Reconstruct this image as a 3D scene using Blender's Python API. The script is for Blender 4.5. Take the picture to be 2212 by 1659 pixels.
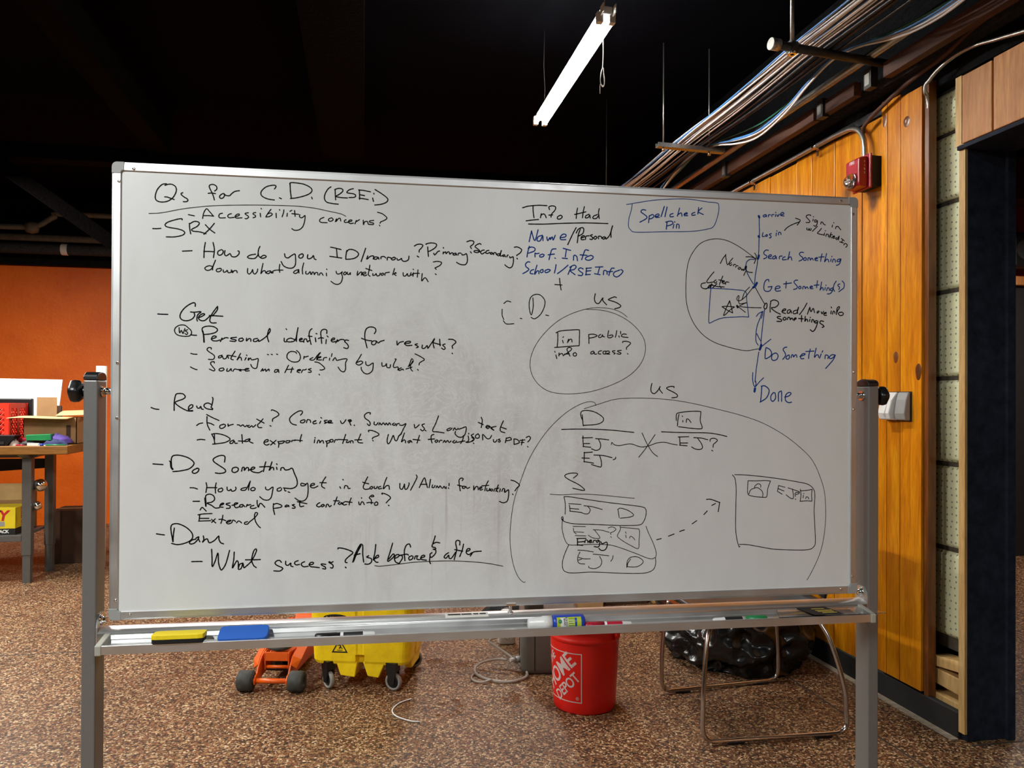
import bpy, bmesh, math, random
from mathutils import Vector, Matrix, noise
from math import sin, cos, pi, radians as R

for o in list(bpy.data.objects):
    bpy.data.objects.remove(o, do_unlink=True)
SC = bpy.context.scene
COL = SC.collection
random.seed(4)

# ------------------------------------------------------------------ camera
YAW, PITCH, ROLL, CAMH = R(10.9), R(0.35), R(0.28), 1.34
fw = Vector((sin(YAW) * cos(PITCH), cos(YAW) * cos(PITCH), sin(PITCH)))
rt0 = Vector((cos(YAW), -sin(YAW), 0))
up0 = rt0.cross(fw)
rt = rt0 * cos(ROLL) + up0 * sin(ROLL)
up = -rt0 * sin(ROLL) + up0 * cos(ROLL)
cd = bpy.data.cameras.new('camera')
cam = bpy.data.objects.new('camera', cd)
COL.objects.link(cam)
cam.matrix_world = Matrix(((rt.x, up.x, -fw.x, 0), (rt.y, up.y, -fw.y, 0), (rt.z, up.z, -fw.z, CAMH), (0, 0, 0, 1)))
cd.sensor_width = 36
cd.lens = 36 * 1661 / 2212
cd.shift_y = 22 / 2212
cd.clip_start = 0.05
SC.camera = cam

# ------------------------------------------------------------------ world, lights, exposure
w = bpy.data.worlds.new('world')
SC.world = w
w.use_nodes = True
w.node_tree.nodes['Background'].inputs[0].default_value = (0.9, 0.95, 1.0, 1)
w.node_tree.nodes['Background'].inputs[1].default_value = 0.006
SC.view_settings.view_transform = 'Standard'
SC.view_settings.look = 'None'
SC.view_settings.gamma = 1
SC.view_settings.use_curve_mapping = False
SC.view_settings.exposure = 0.85
TUBE_POWER = 85.0        # emission of the tubes of the lamp in view

def tube_light(name, loc, power, rotz=0.0, size=(0.12, 1.2), color=(1.0, 0.965, 0.91)):
    l = bpy.data.lights.new(name, 'AREA')
    l.shape = 'RECTANGLE'
    l.size, l.size_y = size
    l.energy = power
    l.color = color
    o = bpy.data.objects.new(name, l)
    COL.objects.link(o)
    o.location = loc
    o.rotation_euler = (0, 0, rotz)
    return o
# an added front-right fill, and the other ceiling lamps of the room: one left in front of the board, two farther back, one next door
tube_light('ceiling_tube_front_left', (-1.45, -0.15, 2.90), 62, color=(0.97, 1.0, 0.99))
tube_light('fill_light_front_right', (0.9, -2.2, 2.90), 42, color=(0.97, 0.99, 1.0))  # unseen fill, added to brighten jamb, posts and right of the board
tube_light('ceiling_tube_left', (-2.7, 2.6, 2.90), 78, color=(1.0, 0.98, 0.93))
tube_light('ceiling_tube_back_left', (-3.0, 5.6, 2.90), 88)
tube_light('ceiling_tube_back_centre', (0.9, 6.9, 2.95), 30)
tube_light('ceiling_tube_next_room', (4.9, 4.4, 2.75), 30, color=(1.0, 0.85, 0.75))

# ------------------------------------------------------------------ materials
def new_mat(name):
    m = bpy.data.materials.new(name)
    m.use_nodes = True
    nt = m.node_tree
    return m, nt, nt.nodes['Principled BSDF']
def setp(b, col=None, rough=None, metal=None, spec=None, **k):
    if col is not None: b.inputs['Base Color'].default_value = (*col, 1)
    if rough is not None: b.inputs['Roughness'].default_value = rough
    if metal is not None: b.inputs['Metallic'].default_value = metal
    if spec is not None: b.inputs['Specular IOR Level'].default_value = spec
    for a, v in k.items(): b.inputs[a.replace('_', ' ')].default_value = v
def N(nt, t, **k):
    n = nt.nodes.new(t)
    for a, v in k.items():
        if a in n.inputs.keys() if hasattr(n.inputs, 'keys') else False: n.inputs[a].default_value = v
        else: setattr(n, a, v)
    return n
def ramp(nt, stops, interp='LINEAR'):
    n = nt.nodes.new('ShaderNodeValToRGB')
    n.color_ramp.interpolation = interp
    e = n.color_ramp.elements
    while len(e) < len(stops): e.new(0.5)
    for i, (p, c) in enumerate(stops):
        e[i].position = p
        e[i].color = (*c, 1) if len(c) == 3 else c
    return n
def mixc(nt, fac, a, b, mode='MIX'):
    n = nt.nodes.new('ShaderNodeMix')
    n.data_type = 'RGBA'; n.blend_type = mode
    for s, v in ((0, fac), (6, a), (7, b)):
        if isinstance(v, (int, float)): n.inputs[s].default_value = v
        elif isinstance(v, tuple): n.inputs[s].default_value = (*v, 1)
        else: nt.links.new(v, n.inputs[s])
    return n.outputs[2]
def coords(nt, scale=(1, 1, 1), loc=(0, 0, 0), rot=(0, 0, 0), rand=False):
    tc = nt.nodes.new('ShaderNodeTexCoord')
    mp = nt.nodes.new('ShaderNodeMapping')
    mp.inputs['Scale'].default_value = scale
    mp.inputs['Location'].default_value = loc
    mp.inputs['Rotation'].default_value = rot
    nt.links.new(tc.outputs['Object'], mp.inputs['Vector'])
    if rand:
        oi = nt.nodes.new('ShaderNodeObjectInfo')
        ml = nt.nodes.new('ShaderNodeMath'); ml.operation = 'MULTIPLY'; ml.inputs[1].default_value = 17.0
        nt.links.new(oi.outputs['Random'], ml.inputs[0])
        nt.links.new(ml.outputs[0], mp.inputs['Location'])
    return mp.outputs[0]
def noise_tex(nt, vec, scale, detail=3, rough=0.5, dist=0.0):
    n = nt.nodes.new('ShaderNodeTexNoise')
    n.inputs['Scale'].default_value = scale
    n.inputs['Detail'].default_value = detail
    n.inputs['Roughness'].default_value = rough
    n.inputs['Distortion'].default_value = dist
    nt.links.new(vec, n.inputs['Vector'])
    return n.outputs[0]
def bump(nt, b, h, strength=0.2, dist=0.01):
    n = nt.nodes.new('ShaderNodeBump')
    n.inputs['Strength'].default_value = strength
    n.inputs['Distance'].default_value = dist
    nt.links.new(h, n.inputs['Height'])
    nt.links.new(n.outputs[0], b.inputs['Normal'])

def plain(name, col, rough=0.5, metal=0.0, var=0.12, scale=25, bmp=0.0, spec=None, **k):
    """a painted, plastic or metal surface with slight procedural wear"""
    m, nt, b = new_mat(name)
    setp(b, col, rough, metal, spec, **k)
    v = coords(nt)
    n = noise_tex(nt, v, scale, 4, 0.6)
    lo = tuple(c * (1 - var) for c in col); hi = tuple(min(1, c * (1 + var)) for c in col)
    r = ramp(nt, [(0.3, lo), (0.7, hi)])
    nt.links.new(n, r.inputs[0]); nt.links.new(r.outputs[0], b.inputs['Base Color'])
    if bmp: bump(nt, b, n, bmp)
    return m

def m_floor():
    m, nt, b = new_mat('terrazzo')
    v = coords(nt)
    vo = nt.nodes.new('ShaderNodeTexVoronoi'); vo.inputs['Scale'].default_value = 128; vo.inputs['Randomness'].default_value = 1
    wv = nt.nodes.new('ShaderNodeTexNoise'); wv.inputs['Scale'].default_value = 60; nt.links.new(v, wv.inputs['Vector'])
    ad = nt.nodes.new('ShaderNodeVectorMath'); ad.operation = 'MULTIPLY_ADD'
    nt.links.new(wv.outputs['Color'], ad.inputs[0]); ad.inputs[1].default_value = (0.012, 0.012, 0); nt.links.new(v, ad.inputs[2])
    nt.links.new(ad.outputs[0], vo.inputs['Vector'])
    sp = nt.nodes.new('ShaderNodeSeparateColor'); nt.links.new(vo.outputs['Color'], sp.inputs[0])
    chips = ramp(nt, [(0.0, (0.030, 0.024, 0.016)), (0.18, (0.10, 0.048, 0.020)), (0.32, (0.26, 0.085, 0.032)), (0.44, (0.30, 0.17, 0.070)),
                      (0.60, (0.44, 0.28, 0.13)), (0.76, (0.68, 0.52, 0.29)), (0.91, (0.90, 0.80, 0.56))], 'CONSTANT')
    nt.links.new(sp.outputs[0], chips.inputs[0])
    edge = nt.nodes.new('ShaderNodeTexVoronoi'); edge.feature = 'DISTANCE_TO_EDGE'; edge.inputs['Scale'].default_value = 128
    nt.links.new(ad.outputs[0], edge.inputs['Vector'])
    er = ramp(nt, [(0.0, (0, 0, 0)), (0.12, (1, 1, 1))]); nt.links.new(edge.outputs[0], er.inputs[0])
    c1 = mixc(nt, er.outputs[0], (0.13, 0.085, 0.055), chips.outputs[0])
    big = noise_tex(nt, v, 1.6, 4, 0.6)
    br = ramp(nt, [(0.3, (0.46, 0.365, 0.325)), (0.62, (0.72, 0.60, 0.535))]); nt.links.new(big, br.inputs[0])
    c2 = mixc(nt, 1.0, c1, br.outputs[0], 'MULTIPLY')
    st = noise_tex(nt, coords(nt, loc=(3.1, 7.7, 0)), 3.2, 5, 0.65)
    sr = ramp(nt, [(0.60, (0, 0, 0)), (0.74, (0.55, 0.55, 0.55))]); nt.links.new(st, sr.inputs[0])
    c3 = mixc(nt, sr.outputs[0], c2, (0.15, 0.10, 0.065))
    nt.links.new(c3, b.inputs['Base Color'])
    setp(b, rough=0.52, spec=0.35)
    return m

def m_pine(name, a, bb, c, rough=0.28, orient='z', spots=True):
    """varnished knotty pine: grain runs along `orient`"""
    m, nt, b = new_mat(name)
    sc = {'z': (1, 1, 0.10), 'y': (1, 0.10, 1), 'x': (0.10, 1, 1)}[orient]
    v = coords(nt, sc, rand=True)
    g = noise_tex(nt, v, 26, 6, 0.62, 0.6)
    fine = noise_tex(nt, v, 130, 3, 0.6)
    big = noise_tex(nt, coords(nt, (1, 1, 0.35), rand=True), 2.3, 3, 0.5)
    r = ramp(nt, [(0.30, a), (0.52, bb), (0.72, c)]); nt.links.new(g, r.inputs[0])
    r2 = ramp(nt, [(0.3, (0.72, 0.66, 0.6)), (0.7, (1.12, 1.1, 1.1))]); nt.links.new(big, r2.inputs[0])
    r3 = ramp(nt, [(0.35, (0.82, 0.78, 0.74)), (0.6, (1, 1, 1))]); nt.links.new(fine, r3.inputs[0])
    c1 = mixc(nt, 1, r.outputs[0], r2.outputs[0], 'MULTIPLY')
    c2 = mixc(nt, 1, c1, r3.outputs[0], 'MULTIPLY')
    if spots:
        kv = nt.nodes.new('ShaderNodeTexVoronoi'); kv.inputs['Scale'].default_value = 2.9
        nt.links.new(coords(nt, (1, 1, 0.8), rand=True), kv.inputs['Vector'])
        kr = ramp(nt, [(0.05, (0.9, 0.9, 0.9)), (0.10, (0.35, 0.35, 0.35)), (0.14, (0, 0, 0))]); nt.links.new(kv.outputs['Distance'], kr.inputs[0])
        c2 = mixc(nt, kr.outputs[0], c2, (0.10, 0.03, 0.008))
    nt.links.new(c2, b.inputs['Base Color'])
    setp(b, rough=rough, spec=0.4)
    bump(nt, b, fine, 0.08, 0.003)
    return m

def m_blackpaint(name, col=(0.0005, 0.0006, 0.0012), rough=0.85, speck=True, bs=0.5, scale=45):
    m, nt, b = new_mat(name)
    v = coords(nt)
    n = noise_tex(nt, v, scale, 5, 0.65)
    r = ramp(nt, [(0.3, tuple(c * 0.7 for c in col)), (0.7, tuple(c * 1.5 for c in col))]); nt.links.new(n, r.inputs[0])
    c = r.outputs[0]
    if speck:
        s = noise_tex(nt, v, 11, 6, 0.75)
        sr = ramp(nt, [(0.74, (0, 0, 0)), (0.78, (0.7, 0.7, 0.7))]); nt.links.new(s, sr.inputs[0])
        c = mixc(nt, sr.outputs[0], c, (0.05, 0.045, 0.04))
    nt.links.new(c, b.inputs['Base Color'])
    setp(b, rough=rough, spec=0.03)
    bump(nt, b, n, bs, 0.01)
    return m

def m_orange():
    m, nt, b = new_mat('orange_paint')
    v = coords(nt)
    n = noise_tex(nt, v, 2.2, 5, 0.6)
    n2 = noise_tex(nt, v, 9, 6, 0.7)
    r = ramp(nt, [(0.3, (0.66, 0.10, 0.002)), (0.7, (0.80, 0.145, 0.003))]); nt.links.new(n, r.inputs[0])
    s = ramp(nt, [(0.62, (0, 0, 0)), (0.70, (0.5, 0.5, 0.5))]); nt.links.new(n2, s.inputs[0])
    nt.links.new(mixc(nt, s.outputs[0], r.outputs[0], (0.45, 0.06, 0.002)), b.inputs['Base Color'])
    setp(b, rough=0.55, spec=0.3)
    bump(nt, b, n2, 0.35, 0.02)
    return m

def m_board():
    """white enamel with the ghosts of old writing rubbed into it"""
    m, nt, b = new_mat('white_enamel')
    v = coords(nt)
    sx = nt.nodes.new('ShaderNodeSeparateXYZ'); nt.links.new(v, sx.inputs[0])
    # where the board has been used most: a wide patch left and below of the middle
    def mask(cx, cz, rx, rz):
        mp = coords(nt, (1 / rx, 0.0, 1 / rz), (-cx / rx, 0, -cz / rz))
        ln = nt.nodes.new('ShaderNodeVectorMath'); ln.operation = 'LENGTH'; nt.links.new(mp, ln.inputs[0])
        rr = ramp(nt, [(0.15, (1, 1, 1)), (1.0, (0, 0, 0))]); nt.links.new(ln.outputs['Value'], rr.inputs[0])
        return rr.outputs[0]
    n1 = noise_tex(nt, coords(nt, (1, 1, 0.5)), 7, 6, 0.65, 1.2)
    n2 = noise_tex(nt, coords(nt, (1, 1, 1.4), (5, 0, 2)), 13, 6, 0.7, 2.5)
    n3 = noise_tex(nt, coords(nt, (42, 1, 1.6), (1, 0, 0)), 1.4, 3, 0.5)
    r1 = ramp(nt, [(0.40, (0, 0, 0)), (0.68, (0.60, 0.60, 0.60))]); nt.links.new(n1, r1.inputs[0])
    r2 = ramp(nt, [(0.47, (0, 0, 0)), (0.50, (0.55, 0.55, 0.55)), (0.53, (0, 0, 0))]); nt.links.new(n2, r2.inputs[0])
    r3 = ramp(nt, [(0.60, (0, 0, 0)), (0.72, (0.60, 0.60, 0.60))]); nt.links.new(n3, r3.inputs[0])
    mk = mask(-0.15, -0.10, 0.75, 0.52)
    mk2 = mask(-0.22, -0.30, 0.42, 0.20)
    base = (0.685, 0.70, 0.69)
    a = mixc(nt, 1, r1.outputs[0], mixc(nt, mk, (0.22, 0.22, 0.22), (1, 1, 1)), 'MULTIPLY')
    c = mixc(nt, a, base, (0.46, 0.435, 0.42))
    c = mixc(nt, mixc(nt, 1, r2.outputs[0], mk, 'MULTIPLY'), c, (0.82, 0.82, 0.80))
    c = mixc(nt, mixc(nt, 1, r3.outputs[0], mk2, 'MULTIPLY'), c, (0.42, 0.34, 0.34))
    nt.links.new(c, b.inputs['Base Color'])
    setp(b, rough=0.33, spec=0.45)
    return m

def m_alu(name='brushed_aluminium', col=(0.66, 0.66, 0.65), rough=0.42, axis='x'):
    m, nt, b = new_mat(name)
    sc = {'x': (0.02, 1, 1), 'z': (1, 1, 0.02)}[axis]
    n = noise_tex(nt, coords(nt, sc), 900, 2, 0.5)
    r = ramp(nt, [(0.3, tuple(c * 0.94 for c in col)), (0.7, tuple(min(1, c * 1.05) for c in col))]); nt.links.new(n, r.inputs[0])
    nt.links.new(r.outputs[0], b.inputs['Base Color'])
    rr = ramp(nt, [(0.3, (rough - 0.05,) * 3), (0.7, (rough + 0.08,) * 3)]); nt.links.new(noise_tex(nt, coords(nt), 8, 3), rr.inputs[0])
    nt.links.new(rr.outputs[0], b.inputs['Roughness'])
    setp(b, metal=0.92)
    return m

def m_emit(name, col, strength):
    m, nt, b = new_mat(name)
    setp(b, (0.8, 0.8, 0.8), 0.4)
    b.inputs['Emission Color'].default_value = (*col, 1)
    b.inputs['Emission Strength'].default_value = strength
    return m

def m_clear(name, col=(1, 1, 1), rough=0.05, ior=1.45):
    m, nt, b = new_mat(name)
    setp(b, col, rough, 0.0)
    b.inputs['Transmission Weight'].default_value = 1.0
    b.inputs['IOR'].default_value = ior
    v = noise_tex(nt, coords(nt), 30, 2)
    r = ramp(nt, [(0.3, tuple(c * 0.97 for c in col)), (0.7, col)]); nt.links.new(v, r.inputs[0]); nt.links.new(r.outputs[0], b.inputs['Base Color'])
    return m

def m_block():
    m, nt, b = new_mat('glazed_block')
    v = coords(nt)
    vo = nt.nodes.new('ShaderNodeTexVoronoi'); vo.voronoi_dimensions = '2D'; vo.inputs['Scale'].default_value = 36; vo.inputs['Randomness'].default_value = 0.3
    sx = nt.nodes.new('ShaderNodeSeparateXYZ'); cx = nt.nodes.new('ShaderNodeCombineXYZ')
    nt.links.new(v, sx.inputs[0]); nt.links.new(sx.outputs[1], cx.inputs[0]); nt.links.new(sx.outputs[2], cx.inputs[1])
    nt.links.new(cx.outputs[0], vo.inputs['Vector'])
    r = ramp(nt, [(0.10, (0.8, 0.8, 0.8)), (0.19, (0, 0, 0))]); nt.links.new(vo.outputs['Distance'], r.inputs[0])
    n = noise_tex(nt, v, 5, 5, 0.6)
    nr = ramp(nt, [(0.3, (0.74, 0.77, 0.46)), (0.7, (0.88, 0.90, 0.62))]); nt.links.new(n, nr.inputs[0])
    nt.links.new(mixc(nt, r.outputs[0], nr.outputs[0], (0.10, 0.09, 0.05)), b.inputs['Base Color'])
    setp(b, rough=0.5)
    bump(nt, b, noise_tex(nt, v, 30, 5, 0.6), 0.3, 0.01)
    return m

M = {}
M['floor'] = m_floor()
M['pine'] = m_pine('varnished_pine', (0.50, 0.145, 0.003), (0.72, 0.27, 0.005), (0.88, 0.42, 0.012))
M['pine_dark'] = m_pine('dark_pine', (0.10, 0.032, 0.008), (0.20, 0.065, 0.015), (0.28, 0.10, 0.025), spots=False)
M['pine_header'] = m_pine('dry_pine', (0.42, 0.17, 0.05), (0.60, 0.28, 0.09), (0.72, 0.40, 0.15), rough=0.6)
M['pine_raw'] = m_pine('raw_pine', (0.58, 0.36, 0.12), (0.74, 0.50, 0.20), (0.82, 0.60, 0.28), rough=0.6, spots=False)
M['timber'] = m_pine('old_brown_timber', (0.045, 0.018, 0.010), (0.085, 0.034, 0.020), (0.13, 0.055, 0.032), rough=0.7, orient='y', spots=False)
M['black'] = m_blackpaint('black_ceiling_paint')
M['black_rough'] = m_blackpaint('rough_black_masonry', (0.006, 0.006, 0.0065), 0.55, True, 1.0, 30)
M['lath'] = m_blackpaint('dusty_grey_plaster', (0.045, 0.045, 0.047), 0.8, True, 1.0, 60)
M['beam'] = m_blackpaint('dark_brown_beam_paint', (0.0018, 0.0012, 0.0011), 0.9)
M['jamb'] = m_blackpaint('black_jamb_paint', (0.022, 0.027, 0.040), 0.55, True, 0.15, 20)
M['orange'] = m_orange()
M['block'] = m_block()
M['mortar'] = plain('old_mortar', (0.10, 0.085, 0.065), 0.9, scale=60, bmp=0.6)
M['redwall'] = plain('dark_red_paint', (0.30, 0.022, 0.008), 0.5)
M['board'] = m_board()
M['alu'] = m_alu()
M['alu_v'] = m_alu('brushed_aluminium_upright', axis='z')
M['alu_tray'] = m_alu('satin_aluminium', (0.72, 0.72, 0.71), 0.38)
M['post'] = plain('silver_grey_lacquer', (0.19, 0.187, 0.178), 0.42, 0.35, 0.03, 200)
M['cap_plastic'] = plain('grey_corner_plastic', (0.30, 0.30, 0.29), 0.45, 0, 0.03)
M['end_plastic'] = plain('putty_grey_plastic', (0.36, 0.35, 0.30), 0.45, 0, 0.04)
M['black_plastic'] = plain('black_plastic', (0.008, 0.008, 0.009), 0.32, 0, 0.1)
M['matte_black'] = plain('matte_black', (0.012, 0.012, 0.012), 0.7, 0, 0.2)
M['chrome'] = plain('chrome', (0.78, 0.77, 0.75), 0.12, 1.0, 0.03)
M['chrome_warm'] = plain('worn_chrome_tube', (0.62, 0.56, 0.52), 0.22, 1.0, 0.05)
M['steel'] = plain('galvanised_steel', (0.42, 0.41, 0.37), 0.35, 0.9, 0.15, 40)
M['dark_steel'] = plain('dark_steel', (0.05, 0.048, 0.046), 0.45, 0.7, 0.2, 40)
M['pipe'] = plain('dusty_grey_pipe', (0.16, 0.155, 0.14), 0.6, 0.2, 0.25, 15)
M['tubes'] = m_emit('fluorescent_tube', (1.0, 0.985, 0.95), TUBE_POWER)
M['white_enamel'] = plain('lamp_enamel', (0.75, 0.76, 0.74), 0.4, 0, 0.05)
M['ink_k'] = plain('black_marker_ink', (0.003, 0.003, 0.004), 0.6, 0, 0.3, 300, 0.0, 0.1)
M['ink_g'] = plain('thin_grey_marker_ink', (0.05, 0.046, 0.043), 0.6, 0, 0.45, 120, 0.0, 0.1)
M['ink_b'] = plain('blue_marker_ink', (0.008, 0.045, 0.24), 0.6, 0, 0.3, 300, 0.0, 0.1)
M['white_plastic'] = plain('white_plastic', (0.74, 0.74, 0.72), 0.35, 0, 0.04)
M['white_paper'] = plain('white_paper', (0.72, 0.70, 0.64), 0.7, 0, 0.06)
M['red_alarm'] = plain('red_alarm_plastic', (0.33, 0.006, 0.018), 0.3, 0, 0.05)
M['clear'] = m_clear('clear_plastic')
M['yellow_foam'] = plain('yellow_foam', (0.80, 0.62, 0.004), 0.6, 0, 0.05)
M['blue_foam'] = plain('blue_foam', (0.012, 0.11, 0.50), 0.65, 0, 0.05)
M['black_felt'] = plain('black_felt', (0.006, 0.006, 0.006), 0.95, 0, 0.3, 300)
M['green'] = plain('green_plastic', (0.006, 0.20, 0.055), 0.4, 0, 0.08)
M['crimson'] = plain('crimson_plastic', (0.42, 0.008, 0.03), 0.35, 0, 0.08)
M['bottle_blue'] = plain('blue_bottle_plastic', (0.012, 0.05, 0.42), 0.35, 0, 0.05)
M['lime'] = plain('lime_label', (0.42, 0.52, 0.02), 0.5, 0, 0.05)
M['bucket_red'] = plain('red_bucket_plastic', (0.78, 0.010, 0.006), 0.38, 0, 0.06, 9)
M['print_white'] = plain('white_print', (0.72, 0.60, 0.58), 0.5, 0, 0.08)
M['bucket_yellow'] = plain('yellow_bucket_plastic', (0.95, 0.64, 0.004), 0.42, 0, 0.12, 28)
M['jack_orange'] = plain('orange_enamel', (0.72, 0.105, 0.006), 0.38, 0, 0.10, 12)
M['rubber'] = plain('worn_black_rubber', (0.040, 0.040, 0.034), 0.75, 0, 0.35, 30, 0.2)
M['grey_rubber'] = plain('grey_tyre_rubber', (0.26, 0.24, 0.21), 0.6, 0, 0.1)
M['canister'] = plain('grey_canister_plastic', (0.115, 0.112, 0.095), 0.45, 0, 0.12, 8)
M['hose'] = plain('cloudy_hose', (0.60, 0.56, 0.50), 0.25, 0, 0.1, 20, 0.0, 0.6, Transmission_Weight=0.45)
M['bag'] = plain('glossy_black_bag', (0.006, 0.006, 0.006), 0.24, 0, 0.1, 8, 0.0, 0.6)
M['seat'] = plain('charcoal_seat', (0.030, 0.030, 0.031), 0.38, 0, 0.1)
M['cardboard'] = plain('cardboard', (0.33, 0.185, 0.075), 0.8, 0, 0.10, 10)
M['cardboard_light'] = plain('light_cardboard', (0.52, 0.34, 0.15), 0.8, 0, 0.08, 10)
M['cardboard_dark_shaded'] = plain('dark_shaded_cardboard', (0.06, 0.028, 0.012), 0.8, 0, 0.10, 10)  # dark brown card, lowered further to put under-bench shade into the colour
M['crate'] = plain('red_crate_plastic', (0.62, 0.025, 0.006), 0.45, 0, 0.08)
M['oak'] = m_pine('workbench_wood', (0.17, 0.072, 0.012), (0.25, 0.11, 0.018), (0.32, 0.15, 0.03), rough=0.5, orient='x', spots=False)
M['bench_grey'] = plain('grey_bench_steel', (0.11, 0.108, 0.10), 0.45, 0.3, 0.06)
M['foam_white'] = plain('white_foam_board', (0.74, 0.73, 0.68), 0.7, 0, 0.04)
M['purple'] = plain('purple_cloth', (0.085, 0.045, 0.26), 0.8, 0, 0.2)
M['navy'] = plain('navy_cloth', (0.012, 0.018, 0.085), 0.8, 0, 0.2)
M['box_yellow'] = plain('yellow_printed_card', (0.75, 0.58, 0.01), 0.6, 0, 0.04)
M['print_red'] = plain('red_print', (0.50, 0.01, 0.02), 0.6, 0, 0.05)
M['print_black'] = plain('black_print', (0.006, 0.006, 0.006), 0.6, 0, 0.1)
M['print_yellow'] = plain('yellow_print', (0.55, 0.40, 0.05), 0.6, 0, 0.1)
M['dirt'] = plain('brown_dirt', (0.16, 0.065, 0.025), 0.9, 0, 0.5, 60)
M['cable_white'] = plain('white_cable', (0.82, 0.82, 0.82), 0.45, 0, 0.06)
M['cable_blue'] = plain('blue_cable', (0.07, 0.25, 0.62), 0.45, 0, 0.08)
M['cable_green'] = plain('green_cable', (0.01, 0.16, 0.10), 0.45, 0, 0.08)
M['cable_pink'] = plain('beige_cable', (0.42, 0.33, 0.29), 0.5, 0, 0.08)
M['cable_black'] = plain('black_cable', (0.010, 0.010, 0.012), 0.5, 0, 0.1)
M['kerb'] = plain('pale_cement_strip', (0.36, 0.30, 0.22), 0.8, 0, 0.3, 40)
M['joint'] = plain('dark_floor_joint', (0.06, 0.045, 0.035), 0.8, 0, 0.3, 40)

# ------------------------------------------------------------------ mesh helpers
class MB:
    """collects boxes, tubes and so on in one bmesh-like store"""
    def __init__(s): s.v = []; s.f = []; s.sm = []
    def add(s, vs, fs, smooth=False, X=None):
        o = len(s.v)
        for p in vs:
            p = Vector(p)
            s.v.append(tuple(X @ p if X else p))
        for f in fs: s.f.append(tuple(i + o for i in f)); s.sm.append(smooth)
        return s
    def box(s, x0, x1, y0, y1, z0, z1, X=None):
        vs = [(x, y, z) for z in (z0, z1) for y in (y0, y1) for x in (x0, x1)]
        return s.add(vs, [(0, 2, 3, 1), (4, 5, 7, 6), (0, 1, 5, 4), (2, 6, 7, 3), (0, 4, 6, 2), (1, 3, 7, 5)], False, X)
    def prism(s, pts, a, b, axis='y', X=None, smooth=False):
        """2D outline extruded along an axis from a to b; pts are the other two coordinates in order"""
        n = len(pts)
        def P(p, t):
            return {'x': (t, p[0], p[1]), 'y': (p[0], t, p[1]), 'z': (p[0], p[1], t)}[axis]
        vs = [P(p, a) for p in pts] + [P(p, b) for p in pts]
        s.add(vs, [(i, (i + 1) % n, n + (i + 1) % n, n + i) for i in range(n)], smooth, X)
        s.add([P(p, a) for p in pts], [tuple(range(n))[::-1]], False, X)
        s.add([P(p, b) for p in pts], [tuple(range(n))], False, X)
        return s
    def tube(s, path, r, seg=10, caps=True, X=None, closed=False):
        P = [Vector(p) for p in path]; n = len(P); rings = []
        prev = None
        for i, p in enumerate(P):
            if closed: t = (P[(i + 1) % n] - P[i - 1]).normalized()
            else: t = (P[min(i + 1, n - 1)] - P[max(i - 1, 0)]).normalized()
            if prev is None:
                a = Vector((0, 0, 1)) if abs(t.z) < 0.9 else Vector((1, 0, 0))
                u = t.cross(a).normalized()
            else: u = (prev - t * prev.dot(t)).normalized()
            prev = u; w_ = t.cross(u)
            rr = r[i] if isinstance(r, (list, tuple)) else r
            rings.append([p + (u * cos(2 * pi * k / seg) + w_ * sin(2 * pi * k / seg)) * rr for k in range(seg)])
        vs = [q for rg in rings for q in rg]; fs = []
        for i in range(n if closed else n - 1):
            j = (i + 1) % n
            for k in range(seg):
                k2 = (k + 1) % seg
                fs.append((i * seg + k, i * seg + k2, j * seg + k2, j * seg + k))
        s.add(vs, fs, True, X)
        if caps and not closed:
            s.add(rings[0], [tuple(range(seg))[::-1]], False, X); s.add(rings[-1], [tuple(range(seg))], False, X)
        return s
    def cyl(s, a, b, r, seg=16, r2=None, X=None):
        return s.tube([a, b], [r, r if r2 is None else r2], seg, True, X)
    def lathe(s, prof, c=(0, 0, 0), seg=32, axis='z', X=None, smooth=True):
        """profile of (radius, height) turned about an axis through c"""
        c = Vector(c); vs = []
        for (r, h) in prof:
            for k in range(seg):
                a = 2 * pi * k / seg
                q = {'z': (r * cos(a), r * sin(a), h), 'x': (h, r * cos(a), r * sin(a)), 'y': (r * sin(a), h, r * cos(a))}[axis]
                vs.append(c + Vector(q))
        fs = []
        for i in range(len(prof) - 1):
            for k in range(seg):
                k2 = (k + 1) % seg
                fs.append((i * seg + k, i * seg + k2, (i + 1) * seg + k2, (i + 1) * seg + k))
        return s.add(vs, fs, smooth, X)
    def grid(s, fn, nu, nv, smooth=True, X=None, closed_u=False):
        vs = [fn(i / (nu if closed_u else nu - 1), j / (nv - 1)) for j in range(nv) for i in range(nu)]
        fs = []
        for j in range(nv - 1):
            for i in range(nu if closed_u else nu - 1):
                i2 = (i + 1) % nu
                fs.append((j * nu + i, j * nu + i2, (j + 1) * nu + i2, (j + 1) * nu + i))
        return s.add(vs, fs, smooth, X)

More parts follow.
